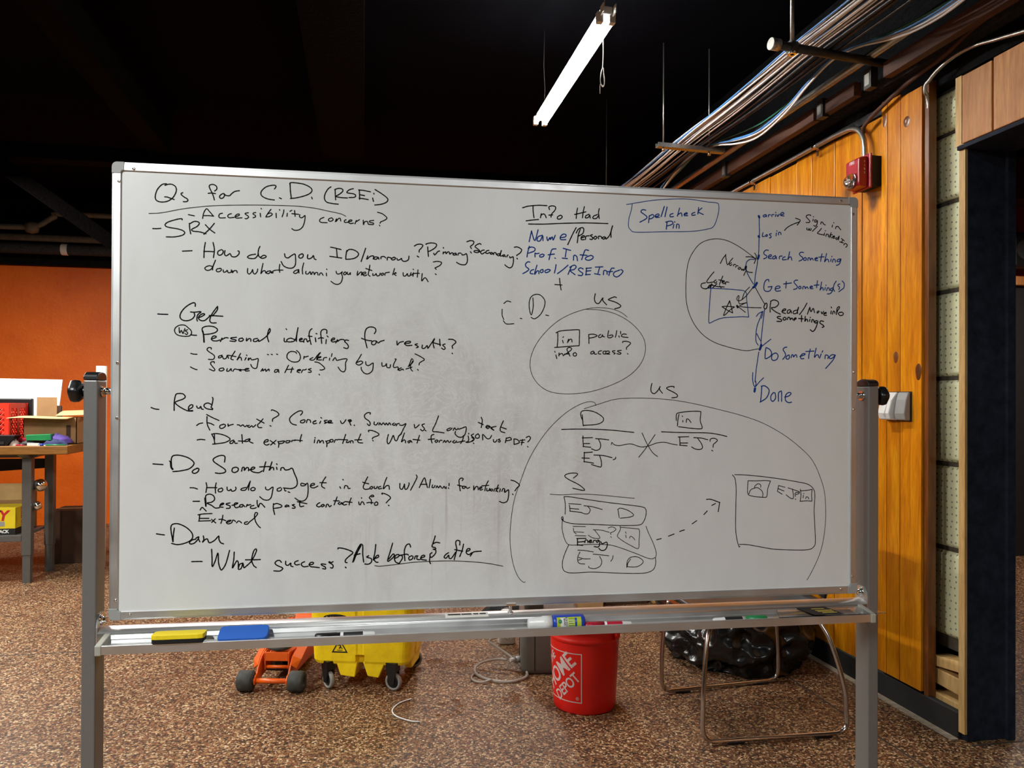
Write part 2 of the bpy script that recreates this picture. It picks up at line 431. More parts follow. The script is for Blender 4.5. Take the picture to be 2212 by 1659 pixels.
def build(name, mb, mat, parent=None, label=None, world=False, bevel=0, solid=0, **props):
    me = bpy.data.meshes.new(name)
    vs = mb.v
    if world and parent is not None:
        inv = parent_matrix(parent).inverted()
        vs = [tuple(inv @ Vector(p)) for p in vs]
    me.from_pydata(vs, [], mb.f)
    me.polygons.foreach_set('use_smooth', mb.sm)
    me.update()
    bm = bmesh.new(); bm.from_mesh(me)
    bmesh.ops.remove_doubles(bm, verts=bm.verts, dist=1e-6)
    bmesh.ops.recalc_face_normals(bm, faces=bm.faces)
    bm.to_mesh(me); bm.free()
    mats = mat if isinstance(mat, (list, tuple)) else [mat]
    for m_ in mats: me.materials.append(M[m_] if isinstance(m_, str) else m_)
    o = bpy.data.objects.new(name, me)
    COL.objects.link(o)
    if parent is not None: o.parent = parent
    if label: o['label'] = label
    for k, v in props.items(): o[k] = v
    if solid:
        sm = o.modifiers.new('solid', 'SOLIDIFY'); sm.thickness = solid; sm.offset = 0
    if bevel:
        bv = o.modifiers.new('bevel', 'BEVEL'); bv.width = bevel; bv.segments = 2; bv.limit_method = 'ANGLE'; bv.angle_limit = R(40)
    return o
def parent_matrix(o):
    m = Matrix.LocRotScale(o.location, o.rotation_euler, o.scale)
    return parent_matrix(o.parent) @ m if o.parent else m
def thing(name, label, cat, loc=(0, 0, 0), rotz=0.0, group=None):
    o = bpy.data.objects.new(name, None); COL.objects.link(o)
    o.empty_display_size = 0.1
    o.location = loc; o.rotation_euler = (0, 0, rotz)
    o['label'] = label; o['category'] = cat
    if group: o['group'] = group
    return o
def tag(o, label, cat, group=None):
    o['label'] = label; o['category'] = cat
    if group: o['group'] = group
    return o
def struct(name, mb, mat, **k):
    return build(name, mb, mat, kind='structure', **k)
def smooth_path(pts, n=6, closed=False):
    """Catmull-Rom through the points"""
    P = [Vector(p) for p in pts]
    if len(P) < 3: return P
    out = []
    m_ = len(P)
    for i in range(m_ if closed else m_ - 1):
        p0 = P[i - 1] if (i > 0 or closed) else P[0] * 2 - P[1]
        p1 = P[i]; p2 = P[(i + 1) % m_]
        p3 = P[(i + 2) % m_] if (i + 2 < m_ or closed) else P[-1] * 2 - P[-2]
        for k in range(n):
            t = k / n
            out.append(0.5 * ((2 * p1) + (p2 - p0) * t + (2 * p0 - 5 * p1 + 4 * p2 - p3) * t * t + (3 * p1 - p0 - 3 * p2 + p3) * t ** 3))
    if not closed: out.append(P[-1])
    return out
def copy_tree(o, parent=None):
    c = o.copy(); COL.objects.link(c); c.parent = parent
    for ch in list(o.children): copy_tree(ch, c)
    return c
def text_mb(txt, size, fn, offset=0.0, align='CENTER', shear=0.0, spacing=1.0, extrude=0.0):
    """letters as a flat mesh; fn places each (x, y) of the text in the scene"""
    cu = bpy.data.curves.new('t', 'FONT'); cu.body = txt; cu.size = size; cu.offset = offset; cu.shear = shear
    cu.align_x = align; cu.align_y = 'CENTER'; cu.space_character = spacing; cu.resolution_u = 3
    cu.fill_mode = 'FRONT'
    ob = bpy.data.objects.new('t', cu)
    me = ob.to_mesh()
    bm = bmesh.new(); bm.from_mesh(me)
    bmesh.ops.triangulate(bm, faces=bm.faces)
    if len(bm.edges): bmesh.ops.subdivide_edges(bm, edges=[e for e in bm.edges if e.calc_length() > size * 0.45], cuts=1)
    bmesh.ops.triangulate(bm, faces=bm.faces)
    vs = [fn(v.co.x, v.co.y) for v in bm.verts]
    bm.verts.index_update()
    fs = [tuple(v.index for v in f.verts) for f in bm.faces]
    bm.free(); ob.to_mesh_clear(); bpy.data.objects.remove(ob); bpy.data.curves.remove(cu)
    mb = MB(); mb.add(vs, fs); return mb
# handwriting on the board: (ink, pen width mm, text, strokes as x,z millimetres from the board's centre)
INK = [
('k', 2.7, 'heading Qs for C.D. (RSEi)', '-784.1,464.2 -793.8,461.7 -803.5,449.9 -807.6,435.3 -805.2,426.1 -795.5,422.8 -781.8,425 -770.2,433.8 -763.4,447.6 -764.5,457.9 -772.4,463.3 -781.1,462.9 -787.4,460.3|-787.8,434.5 -781.9,434.3 -774.1,431.6 -767.4,429.4|-749.1,445.8 -752.6,443.9 -752.2,440.9 -746.7,436.3 -739.8,432.1 -738.4,428.4 -741.7,425.8 -748.2,425.5|-681.2,452.4 -676.6,456.8 -677.1,463 -682.7,466.9 -689.6,466.6 -692.6,463.3 -691.5,458.2 -686.5,448 -683.1,438.8 -681.4,432.2|-695,446.6 -687.5,447.7 -679.1,446.7|-660.6,447.7 -664.6,446.9 -669.6,442.5 -669.9,438.3 -666.5,436.4 -662,438.7 -659.6,443.6 -660.6,447.1 -656.6,443.7 -648.6,443.5 -645.6,446.7 -637.7,453.4 -627.1,455.9|-550.5,463.1 -547.3,468.5 -549,471.6 -557.1,471.2 -569.2,467 -578.3,458.2 -580.3,450.7 -576.2,444.6 -565,439.8 -550.4,438|-539.6,443.5 -534.9,441.6|-516,477.6 -515.2,461.1 -513.1,445.3 -512.1,443.7|-516.3,474.8 -515.4,479.1 -504.1,479.6 -485.6,477.3 -471.1,470.6 -467,463.3 -473.1,455.6 -487.5,449.2 -503.9,444.7 -515.1,443.1|-467.7,448.4 -466.4,444.2|-424.4,474.2 -431.6,468.1 -437.8,456.1 -438.7,445.5 -433.5,438.2 -421,435.6 -407.5,434.7|-415,467.9 -414.5,457.2 -413.6,444.4|-416,468.2 -406.7,471.4 -398.3,469.7 -398.3,464.3 -405.5,457.6 -412.8,452.6 -402.4,450.3 -386.7,449.9|-373.6,472.3 -382.6,469.3 -387.8,464.4 -386.8,461.7 -373.1,460.1 -368.3,456.7 -371,452.3 -383.6,451.1|-360.2,470.4 -359.5,459.7 -359.4,447.9|-361.7,469.7 -350.1,469.1 -334.3,466.6|-358.9,458.7 -347.9,457.2|-360.5,450.6 -350,449.8 -339.4,448.2|-326.9,463.3 -326.4,461.6|-329.5,452.5 -327.4,444.4|-324.2,472.5 -309.9,464.1 -297.2,455 -294.4,449.3 -299.2,443 -311.9,438.2 -324.6,436.3'),
('g', 1.9, 'underline', '-820.9,395.9 -793.4,398.7 -744.5,410.1 -685.3,418.9 -625.4,423.1 -564.9,425.5 -503.7,426.1 -462.6,423.2 -431.5,417.9 -402.1,412.5 -390.6,407.4'),
('k', 2.5, 'Accessibility concerns?', '-737.1,396.9 -730.6,395.7 -724.1,394.4|-706.5,389.3 -704,402.5 -698.1,411.7 -692.2,406.1 -682.8,395.4|-703.4,395.8 -693.1,396.3 -683.6,395.6|-663.7,403.1 -669.3,401.4 -671.6,396.5 -669.2,392.4 -657.2,392.9|-644.3,402.9 -650.3,400.5 -652.3,396.3 -648.3,393.3 -638.3,394.7|-636.3,395.9 -628.3,399.3 -627.3,402.5 -632.3,401.7 -636.3,396.9 -633.3,393.3 -621.2,394.4|-607.2,406.5 -613.3,405.2 -614.2,403.1 -608.2,399.1 -607.2,396 -611.2,392.7 -614.8,393|-591.1,407.6 -596.1,406.5 -597.1,403.8 -592.1,400.8 -592,397.7 -597.1,395.4|-581.4,406.5 -580.5,398.1|-579.4,417.1 -578.8,416.1|-557.8,416.4 -563.8,407.9 -569.2,398.6|-565.8,405.1 -558.7,408.1 -555,404.9 -560.7,400 -569.2,398.2|-546.5,408 -546,397.5|-538.8,416.1 -538.4,414.9|-529.3,416.5 -530.2,409.7 -533.2,400.1|-521.6,409 -522.4,401.6|-516,413.5 -511.5,416.2|-505.7,416 -504.2,402.3|-511.8,408.4 -496.4,407.3|-493.8,407 -494.4,401.7 -489.2,399.8 -483.1,404.9 -482,403.2 -483,392.6 -487,379.7 -495.2,372 -505.4,370.5 -511.6,374.1|-439.7,402.8 -446.9,399.4 -449.6,394.4 -445.8,390.9 -432.4,390.8|-422.1,402.5 -428.3,400.1 -429.3,395.8 -424.1,394.5 -418.9,398.4 -422.1,402.5|-414.1,393.9 -411.4,400.8 -412.4,394.4 -407.3,401 -403.1,401.8 -402,395.8|-389.5,399.5 -393.3,397.3 -392.6,393 -384.3,393.8|-384.3,394.4 -377,396.8 -377.4,399.4 -382.2,398.3 -384.3,394.4 -380.1,390.7 -372.7,392.3|-369.6,390.3 -366.1,399.4 -366.5,396.2 -359.1,400.8|-350.7,400 -350,389.3 -347.6,395.9 -341.2,397.2 -339.5,391.5|-326.5,400.4 -336,398.5 -334.9,395.3 -327.5,394.1 -328.5,390.6 -339.1,390.8|-318.1,419.6 -307.5,416.8 -298,409.7 -296.9,405.4 -303.2,400.9 -310.6,397.3 -312.3,394.1|-313.1,389.1 -312.5,388'),
('k', 2.7, 'SRX', '-812.6,362.5 -803.8,362.6 -795.1,363.6|-750.2,384.4 -751.2,387 -760,385.6 -779.6,378.7 -786.3,372.2 -781.4,367.2 -759.9,363.9 -748.1,360.2 -744.5,355.2 -750,349.8 -765.6,345.7 -783.6,345|-734.8,377.3 -734,365.9 -731.7,353.6|-734,376.3 -724.6,381.9 -715.7,381.2 -713.7,377.1 -718.6,370.7 -729.4,364 -726.4,360 -712.6,358.9 -698.7,355.2|-700.5,375.6 -690.9,365.5 -679.9,357.6|-681.1,379.5 -690.9,366.6 -703.7,353.6'),
('k', 2.7, 'How do you ID / narrow ? Primary ? Secondary ?', '-749.1,314.2 -739.9,314.9 -728.5,315.9|-700.2,335.6 -702.5,319.3 -703.1,301|-683.7,336.2 -680.6,320.1 -682.5,301.7|-703.4,315.1 -692.5,315.5 -680.6,315.1|-667.7,319.5 -672.7,316.2 -673.2,309.9 -668.6,307.6 -663.1,311.3 -661.7,317.6 -665.7,320.6|-657.7,318.8 -658.7,310.4 -654.7,306.8 -647.7,311.8 -645.7,310.8 -642.7,305.7 -634.7,305.3 -627.7,311.4 -627.1,317.7 -629.7,318.7|-590.9,312.7 -602.6,310.2 -608.6,305.8 -604.5,302.8 -592.4,303.2 -584.4,312.9|-581.5,330.8 -584.5,323.4 -585.4,312.9 -582.4,306.7 -576.3,303.7 -569.2,306 -568.2,309.2 -573.3,310.7 -579.3,306.8|-527.2,315.9 -525.5,308.5 -519.4,306.6 -513.2,311 -505.1,316 -503,311.4 -502.9,292.3 -509,284.1 -519.2,283.4 -529.4,288.3 -534.6,297.7|-487.7,317.2 -494.4,313.8 -495.2,308.5 -490.7,306.9 -486.6,309.8 -485.6,315.1 -488.7,317.2|-475.3,315.5 -476.3,308 -472.2,306 -466,309.4 -462.9,313.8 -460.8,306.4 -456.7,304.8|-424.6,334.6 -413.1,332.5 -400.6,329.7|-411,331.5 -409.2,311.3|-426.1,313.3 -411.9,311.6 -399,310.1|-387.4,328.5 -389.4,317.3 -390,308.1|-389.1,323.7 -382.8,330.3 -372.4,330 -362.9,324.6 -361.4,318.2 -368.1,311.6 -378.5,308.4 -390,307.6|-344.7,334.9 -349.2,320.8 -355,303.4|-339.7,317.2 -342.2,309.2 -334.4,315.9 -328.1,317.6 -326.4,316.2 -327.2,310.1|-315.4,314.4 -322.8,315.2 -326,310.8 -320.7,309.9 -315.4,313.7 -314.3,310.1|-309.5,311.3 -309.1,315.7 -302.7,316.9 -298.5,313.8|-295.2,308.6 -294.2,315.1 -286.8,314.2 -285.7,311|-279.3,315.6 -284.6,313.2 -283.6,309.6 -278.2,310.6 -276.1,314.6 -280.4,316.2|-272.9,313.6 -270.8,309.4 -264.4,311.7 -262.3,314 -260.1,308.6 -253.7,307.1 -246.2,311.2 -244.8,319.9|-232.5,343.7 -226.1,347.6 -217.5,348.6 -212.5,345.9 -216.3,339.3 -220.6,334.8 -221.2,329.8|-225.9,320.6 -222,318.1|-201.3,343.1 -200.6,332.3 -199.4,320.3|-205,348.4 -204.5,349.9 -193.8,352.5 -182.9,351.3 -180.3,347.1 -185,340.4 -195.8,333.5 -200.1,332.3|-187.1,328.4 -185,324.5 -181.7,327.5 -177.4,332.6 -173.1,334.3|-164.4,332.4 -165,327.4|-164.3,342.2 -163.8,341.1|-163.3,330.3 -159,332.6 -157.9,328.3 -153.6,332.8 -150.3,331.8 -149.2,327.5 -144.8,330.9 -141.6,329.9 -141.5,326|-135,330.6 -140.5,328.8 -140.5,326 -136.1,326.2 -133.9,329.1 -132.8,325.8|-129.6,325.9 -128.5,330.3 -123,331|-120.8,329.5 -119.7,326.7 -114.3,327.5 -109.9,329.9 -107.7,322.3 -107.6,311.3 -111.9,304.2 -119.6,303.3 -127.3,305.3 -133.2,308.8|-108.9,358.3 -100.2,361.3 -92.5,359.6 -93.6,353.4 -100.1,347.7 -99,344.5 -97.9,342.3|-100,334.6 -97.8,331.8|-74.9,353 -78.2,355.1 -85.9,351.5 -89.1,347 -83.6,342.8 -78.1,337.5 -82.5,333.6 -90.2,334.3 -91.3,337.1 -84.7,338.4 -75.9,335.4|-67.1,340.1 -72.6,338.8 -75.9,334.3 -72.5,330.5 -65.9,334.6|-56,339.8 -61.5,338.1 -63.7,333.6 -59.3,332.2 -53.8,335|-49.4,335.2 -52.7,332.9 -51.1,330.7 -47.1,332 -48.3,334.8|-44.9,329.8 -43.8,334.3 -39.4,334.4 -38.3,330.1|-30.5,332.5 -36.1,331.2 -34.9,328 -30.5,328.8 -26.1,340.4|-26.1,340.4 -28.3,331.5 -28.3,327.1 -22.7,328.4|-18.3,330.7 -22.7,329 -21.6,326.2 -17.2,327.9 -16,325.3|-12.7,325.4 -11.6,329.4 -9.4,329.9|-6,326.7 -4.9,323.5 0.7,325.9 2.9,324.8 3,312.7 -0.3,302.6 -5.9,299.6 -12.6,302.3 -17.5,306.5|5,349.2 12.8,350.1 22.9,344.3 19.6,336.4 11.8,330.6 11.4,328.9|11.8,322.9 13,321.2'),
('k', 2.5, 'down what alumni you network with?', '-684.3,281.4 -691.3,283.3 -699.2,279.9 -700.6,275.7 -696.2,272.7 -689.3,274 -684.3,280.4 -678.1,296.2|-678.1,296.2 -683.4,281.5 -684.3,273.7|-667.4,277.8 -674.4,276.5 -676.3,272.3 -672.3,269.9 -666.4,272.6 -665.4,276.8 -668.4,278.4|-661.4,274.8 -660.4,269.7 -655.4,270.8 -652.4,274.1 -650.4,268.9 -644.4,270.1 -643.5,275.4|-641.4,273.4 -641.4,268.8 -637.4,273.5 -632.4,273.6 -630.8,269.1|-608,279.6 -608.3,270.2 -604.3,267.1 -599.3,272.5 -597.3,277.8 -596.2,270.5 -592.2,267.5 -587.2,272.9 -586.2,279.2|-574.6,292.2 -577.1,279.5 -579.1,268.5 -575.1,274.3 -570,275.5 -568.4,270.3|-557.8,275.9 -564.9,274 -566.9,270.3 -561.9,269.4 -556.8,273.8 -555.8,270.7 -551.7,271.9|-537.6,291.3 -538.6,280.7 -537.5,272.7|-555.8,272.8 -547.7,277.2 -530.4,278.2|-496.7,280.3 -503.8,277.5 -506.9,273.2 -502.8,271.2 -497.7,274.5 -495.6,280.9 -495,272.5|-484.4,296.1 -487.4,282.2 -486.7,270.6|-479.2,277.2 -479.8,271.9 -475,271 -469.9,276.4 -468.8,270.5|-466.8,270.1 -464.8,275.5 -461.7,274.5 -460.6,269.9 -457.5,274.7 -453.4,274.4 -452.3,268.9|-449.2,269 -447.6,273.3 -444.1,274 -440.9,268.8|-433.7,274.3 -433.1,267.9|-432.7,283.3 -432.3,282.2|-411.7,279.2 -409.6,273.5 -403.4,273.7 -397.1,278.6 -399.2,274.3 -397.1,265.8 -400.1,254 -407.4,248.9 -415.7,250.3 -423,255.5|-391.9,277.7 -395,274.4 -392.9,271.3 -389.2,273.5 -388.8,277.1 -391.9,278.3|-385.7,277.9 -386.3,273.6 -382.5,272.6 -379.4,277 -379.3,272.3|-362.6,280.7 -363.6,271 -357.4,277.7 -353.2,278.8 -354.2,271.7|-352.1,273.5 -344.7,275.9 -344.8,279.1 -350,277.9 -351.5,273.5 -346.8,270.5 -341.6,272.8|-334.9,295.9 -336.4,284.7 -338.4,273.9 -334.2,269.8|-344.4,287.7 -330,283.2|-327.9,276.4 -327.8,272.1 -322.6,273.3 -320.5,276.6 -318.3,271.3 -313.1,272.5 -311,278|-304.6,278.2 -308.8,275.9 -307.8,272.7 -303.5,274.5 -303.5,277.5|-300.3,272.9 -299.3,278.3 -289.8,280.7|-278.1,289.7 -280.2,282.1 -282.3,274.5|-277,280 -273.8,279.1 -279.3,277 -274.4,273.2|-258.2,280.6 -257.3,273.1 -252.4,273.2 -248.2,278.7 -247.1,273.4 -242.8,273.5 -239.6,281.2|-234.3,281.3 -235.3,272.6|-234.7,288.9 -233.9,288.3|-223.6,288.1 -225.2,270.8|-239.6,274.7 -233.2,279.2 -220.3,280|-213.8,279.8 -214.8,262.4 -209.5,268.6 -205.2,269.2 -199.7,260.7|-188.1,307.7 -178.4,309.5 -168.6,307.2 -171.8,300.6 -179.4,296 -183.7,293.7 -180.9,290.5|-182.6,279.6 -180.8,278.1'),
('k', 2.8, 'Get', '-800.5,171.9 -791.7,171.5 -779,171.4|-720.9,190.7 -721,196.9 -725.3,198.8 -737.1,192.3 -746.8,182.8 -752.6,172.3 -752.6,164.1 -746.7,159 -736.8,158.2 -727,162.5 -722.1,169.9 -723.2,176.1|-731.1,178 -723.2,177.5 -708.4,178.9 -715.3,172.1 -717.2,162.7 -716.1,157.6|-714.2,164.9 -705.4,169.2 -700.4,173.5 -705.4,174.4 -712.3,169.1 -713.2,162.8 -707.3,158.8 -699.4,160 -689.5,169.5|-672.8,191.8 -677.7,185.4 -685.6,172.7 -689.5,160.2 -685.5,154.4 -675.5,154.6|-672.8,191.8 -673.7,183.4 -683.6,169.7|-690.5,171 -675.6,170.3 -661.3,169.7'),
('k', 2.4, 'circled Ws', '-732.8,139.6 -742.7,147.7 -754.4,147.5 -763.2,141.1 -764.1,132.8 -758.2,125.7 -744.4,122.9 -732.7,124.1 -728.4,130.4 -729.8,136.6 -733.2,140.2|-755,142.3 -753.9,130.3 -750,136.2 -746.8,129 -742.6,140.5|-736.7,138.1 -741.6,135.3 -736.6,131.3 -738.6,127.1 -742.5,129.1'),
('k', 2.7, 'Personal identifiers for results?', '-730.7,126.6 -722.8,125.7 -717.5,125.6|-704.7,136 -702.7,124.6 -701.8,110.1|-703.9,135 -701.9,122.5 -701,110.5|-705.1,133.9 -705.2,142.2 -695.3,146.6 -681.4,145.8 -672.8,139.7 -676.4,133.4 -687.3,129.5 -701.1,127.8|-686.2,117.6 -677.3,120.9 -675.3,124 -681.3,124.6 -685.2,119.7 -683.2,114.5 -674.2,113.7 -667.3,115.9|-666.3,112.3 -662.4,121.1 -663.3,117 -655.4,121.3 -649.4,120.9|-631.4,122.7 -643.4,121 -641.4,118.4 -632.4,116.4 -635.4,113.2 -645.4,114.1|-619.4,120.8 -625.4,119.3 -625.8,114.4 -620.3,113.9 -616.3,117.7 -619.4,121.5|-609.3,121 -609.7,114.7 -604.3,120 -600.3,119.1 -600.2,113.8|-585.2,120.8 -593.2,119.2 -594.2,114.3 -588.1,114 -583.1,118.3 -582.1,114.1 -567,124.9 -558,137.6 -559,143.9 -562,137.6 -563.9,124.9 -560.8,113.4|-526.7,122.4 -526.3,115 -522.2,114|-522.4,143.6 -521.4,142.1|-501.8,118.6 -512,122.6 -520.2,119.3 -520.2,115.1 -512,114.2 -501.8,119.6 -496.2,147.2|-496.2,147.2 -498.8,130.3 -499.7,115.4|-492.6,118.1 -486.4,120.9 -488.5,123 -492.6,120.2 -491.5,115.6 -484.3,115.7|-483.3,113.6 -482.3,120.4 -477.2,121.1 -475.1,114.8 -471,118|-465,145.3 -469.1,141.4 -471.5,132.8 -470,122.3 -466.8,109|-473.5,128.2 -464.8,127.2|-457.6,124.6 -456.1,115.1|-455.6,134.2 -453.5,133.6|-431.8,134.6 -431.9,142.1 -437.1,144.5 -443.3,141.8 -445.3,135.4 -444.2,124.8 -443.1,111.7|-450.8,122.6 -445.2,124.8 -439,123.9|-432.8,120.8 -433.7,111.2|-430.7,128.9 -428.7,126.8|-421.8,118.8 -415.1,121.3 -414.1,124.1 -418.5,124 -421.8,118.8 -418.4,115.5 -411.6,116.7|-411.5,113.3 -407,121.4 -408.2,116.7 -400.1,121.5 -392.2,120.4 -390.1,115.1|-382.2,119.5 -388.9,120.4 -391.2,117 -385.5,111.3 -382.7,105.6 -385.4,100.9 -393.4,102.5|-323.7,136.1 -320.3,142.8 -322.7,149.6 -333,151.8 -342.3,146.9 -345.6,134 -344.4,120.1 -340.1,103|-353.1,125.1 -339.8,120.6 -329.7,119.7|-323.6,120 -329.3,116.9 -329.2,111.6 -323.5,110.6 -319.3,115.8 -321.2,120.1|-318.9,119.2 -314.5,114.8 -309.8,118.3 -300.9,121.2|-271.6,120 -270.7,110.7 -265.6,116.6 -256.5,119.2|-254.1,114.5 -242.3,115.9 -240.4,119.4 -248.1,119.3 -254.1,114.5 -248.1,109.8 -236.5,110.6|-223.7,114.3 -229.5,112.5 -226,110.1 -221.7,107.2 -226.4,104.7|-212.3,111.7 -213.1,104.5 -207.1,104.2 -201.3,110.5 -200.2,105.8 -198.9,104.7 -190.7,116.8 -183.7,127.5 -187.3,116.8 -184.8,104.9|-172,126 -170.8,110.3|-184.9,116.9 -169.5,112.8|-158.9,114.9 -164.7,112.4 -160.2,107.7 -158.8,104.2 -162.3,101.8 -167.5,105.2|-151.1,126.1 -141.1,125.8 -133.5,120.1 -138.7,113.9 -142.4,110.3 -141,104.5|-142.3,93.1 -141.4,92.1'),
('k', 2.5, 'Soothing ... Ordering by what?', '-729.8,84.8 -723.5,83.2 -716.2,82.9|-686,94.8 -686.1,97.9 -692,98.2 -694.9,93.6 -690,88.5 -681,82.3 -678.6,77.2 -681.9,71.9 -691.8,71.8|-662.1,81.6 -669,79.4 -670,75.6 -665,76.3 -662.1,79.5 -659,73.3 -653.1,75.4 -651.1,81.7 -648.1,74.4|-634.2,91.3 -641.1,79.8 -643.1,73.5 -638.1,71.4|-649.1,81.7 -632.1,78.8|-622.2,86.3 -627.1,76.8 -630.1,70.9 -625.1,76.8 -621.5,76.9 -620,70.6|-610,77 -613,71.1|-609.1,82.3 -608.5,81.2|-605,76 -605.4,70.8 -601,76.1 -597.9,72 -590.9,73.1 -583.8,74.6 -584.8,63.7 -586.7,54.3 -590.8,52.1 -596.8,55.2 -599.9,61.5|-563.1,84.6 -561,84|-554.6,84.9 -552.5,84.3|-542.8,85.5 -540.7,84.7|-499.2,94.7 -493.4,89.1 -490.3,79.6 -493.3,71.2 -501.5,67.9 -511.7,69.9 -519.9,77.1 -519,86.7 -511.8,92 -501.6,91.1 -499.1,87.6|-483,75.5 -482.1,81.9 -481,79.8 -472.8,82|-462.5,79 -468.6,75.7 -468.6,73.6 -460.4,73.7 -452.2,84.4 -445.6,90.8 -451.2,82.3 -454.2,73.3|-454.2,77.6 -446,79.2 -444.9,81.3 -451.1,79.1 -451.1,73.8 -442.8,73.9|-439.7,72.2 -437.7,78.2 -431.5,79.4|-424.8,78.4 -425.6,73.1|-419.5,88.7 -421.1,81.6|-417.9,72.5 -412.6,79.2 -409.2,73.3 -404.4,74 -395.5,76.2 -385.7,76.3 -389,67.1 -388.9,53 -393.2,46.6 -400.1,49.5 -405.8,57.5|-352.9,87.9 -359.1,76.9 -365.1,66.8 -357.8,62.8 -349.8,68.6 -354.2,72.2 -363.5,68.5|-343.1,71.1 -342.2,64 -336.1,62 -326.9,67.9 -325.8,64.2 -327.8,50.3 -337,42.7 -346.3,44.3 -352.7,52.4 -353.3,58.1|-306.1,69.2 -305,61 -298.1,62.4 -295.3,67.2 -294.6,58.8 -287.6,57.8 -286,64.7|-276.1,77.9 -273.1,77.1 -277.3,69.5 -279.6,61.3 -277.2,57.9 -268.9,59.1 -268.9,52|-260.8,57.6 -266.5,54.3 -265.5,50.9 -258.4,54.4 -256.1,52.1|-234.2,77.2 -237.6,78.2 -242.3,65.2 -244.6,60.6 -235.2,70 -233.7,74.8 -239.9,63.1 -238.8,54.6 -235.1,50.1|-250.3,54.7 -236.2,59.4|-229.5,90.6 -219,85.6 -207.6,77.9 -214.2,72.7 -218.9,69.1 -220,64.4|-222.9,53.7 -221.6,52'),
('k', 2.5, 'Source matters?', '-730.2,54.3 -722.3,50.1 -716,48.3|-678.9,63.7 -679.9,66.8 -685.8,65.7 -686.8,61.5 -681.8,54.3 -677.8,49.1 -680.7,46 -689.7,50|-659.9,52.8 -666.9,51.3 -668.4,47.1 -662.8,46.1 -657.9,49.3 -659.9,52.8|-650.9,51.5 -651.9,45.8 -646.9,46.3 -642.9,51.6 -641.9,46.4|-638.9,45.3 -634.9,50.6 -628.9,49.6 -620.9,49.7 -624.9,47.6 -620.9,46.2|-622.9,48.6 -608.9,49.8 -603.8,52 -609.9,51.9 -612.9,48.8 -609.8,46.3 -602.8,47.2|-577.6,46 -573.6,52.3 -573.6,47.1 -567.5,51.3 -566.5,46.1 -560.4,51.4 -559.4,47.2|-539.1,50.6 -546.2,49.5 -547.2,44.2 -542.1,45.3 -539.1,49.5 -538,43.6|-516.7,60.7 -521.8,49.7 -524.8,43.4|-507.9,56.2 -511.5,43.5|-521.8,50.8 -505.4,52|-497.2,47.9 -490.1,49 -491.1,51.1 -496.2,50 -497.2,45.7 -492.1,43.7|-488,43.7 -484.9,50.1 -480.8,50.1 -476.7,52.3|-466.4,53.5 -472.6,51.3 -466.4,48.2 -467.4,45 -472.6,44.9|-458.3,69 -448,66.4 -435.9,54.9 -441.7,50.6 -446.8,50.5|-448.4,40.3 -447.2,38.8'),
('k', 2.7, 'Read', '-812.9,-37.1 -805.7,-40 -796.6,-41.4|-764.2,-43.8 -764,-24.2 -761.1,-8.7 -755.3,-5.6 -745.5,-6.5 -740.9,-12.7 -745.4,-17.9 -761,-24.2 -760,-29.3 -749.2,-37.5 -735.4,-44.3 -724.6,-44.7|-733.4,-41.6 -725.6,-36.4 -724.7,-31.3 -729.6,-31.3 -733.5,-36.5 -732.5,-43.7 -724.6,-43.7|-716.2,-33.3 -714.8,-37.4 -710.8,-38.5 -707.5,-34.3 -705.9,-39.5 -701.9,-40.9|-684.2,-30.1 -692.1,-26.6 -699,-29.1 -700.4,-34.3 -694,-39.5 -682.1,-41.5|-682.7,-13.9 -681.3,-17.6 -683.2,-30.1 -685.1,-36.3 -681.5,-39.4'),
('k', 2.6, 'Format? Concise vs. Summary vs Long text', '-716.1,-77.4 -710.6,-73.3 -703.1,-71.6|-694.9,-52.5 -682,-59.6 -668,-66|-693.9,-57.1 -693.4,-73.7 -687.7,-87.8|-692.8,-71.2 -685.9,-72.7 -678.9,-76.4|-658,-74.7 -665,-76.8 -666.3,-82 -661.9,-84.1 -655,-79.9 -654.4,-75.8 -659,-74.1|-648.5,-73.7 -648,-78.9 -645.1,-76.8 -637.1,-74.7|-628.5,-75.8 -624.1,-76.2 -621,-78.9 -616,-75.8 -612,-80 -607,-76.8|-602,-76.8 -606,-78.9 -601.9,-81.7 -596.9,-77.9 -593.9,-81 -587.9,-75.8|-572.2,-62.2 -579.8,-71.6 -583.9,-75.8 -581.8,-81.7 -574.7,-82.1|-586,-62.8 -577.9,-67.4 -569.7,-72|-554.3,-43.3 -551.7,-41.8 -541.5,-46.4 -537.4,-52.7 -543.5,-57.9 -550.6,-62.2 -551.5,-68|-556.5,-77.9 -554.5,-79|-489.4,-53.7 -485.3,-48.4 -486.4,-44.1 -493.6,-44.6 -504.8,-51.6 -512.9,-60 -512.9,-67.4 -507.7,-73.7 -498.5,-76.5|-481.1,-64.2 -488.3,-66.3 -488.9,-70.6 -483.1,-71.2 -479.1,-67.4 -480.1,-64.2|-475.9,-71.2 -473.9,-64.2 -467.8,-65.3 -466.7,-70.5|-458.5,-68.4 -454.4,-66.3 -458.5,-67.4 -461.5,-70.5 -459.5,-73.7 -453.3,-72|-444,-67.4 -446.7,-72.7|-443.4,-59.3 -442,-60.6|-429.5,-65.2 -435.8,-66.3 -434.7,-69.1 -430.5,-70.5 -435.7,-72.7|-428.5,-69.9 -420.2,-68.4 -421.2,-65.7 -426.4,-66.9 -427.4,-71.2 -417.1,-71.6'),
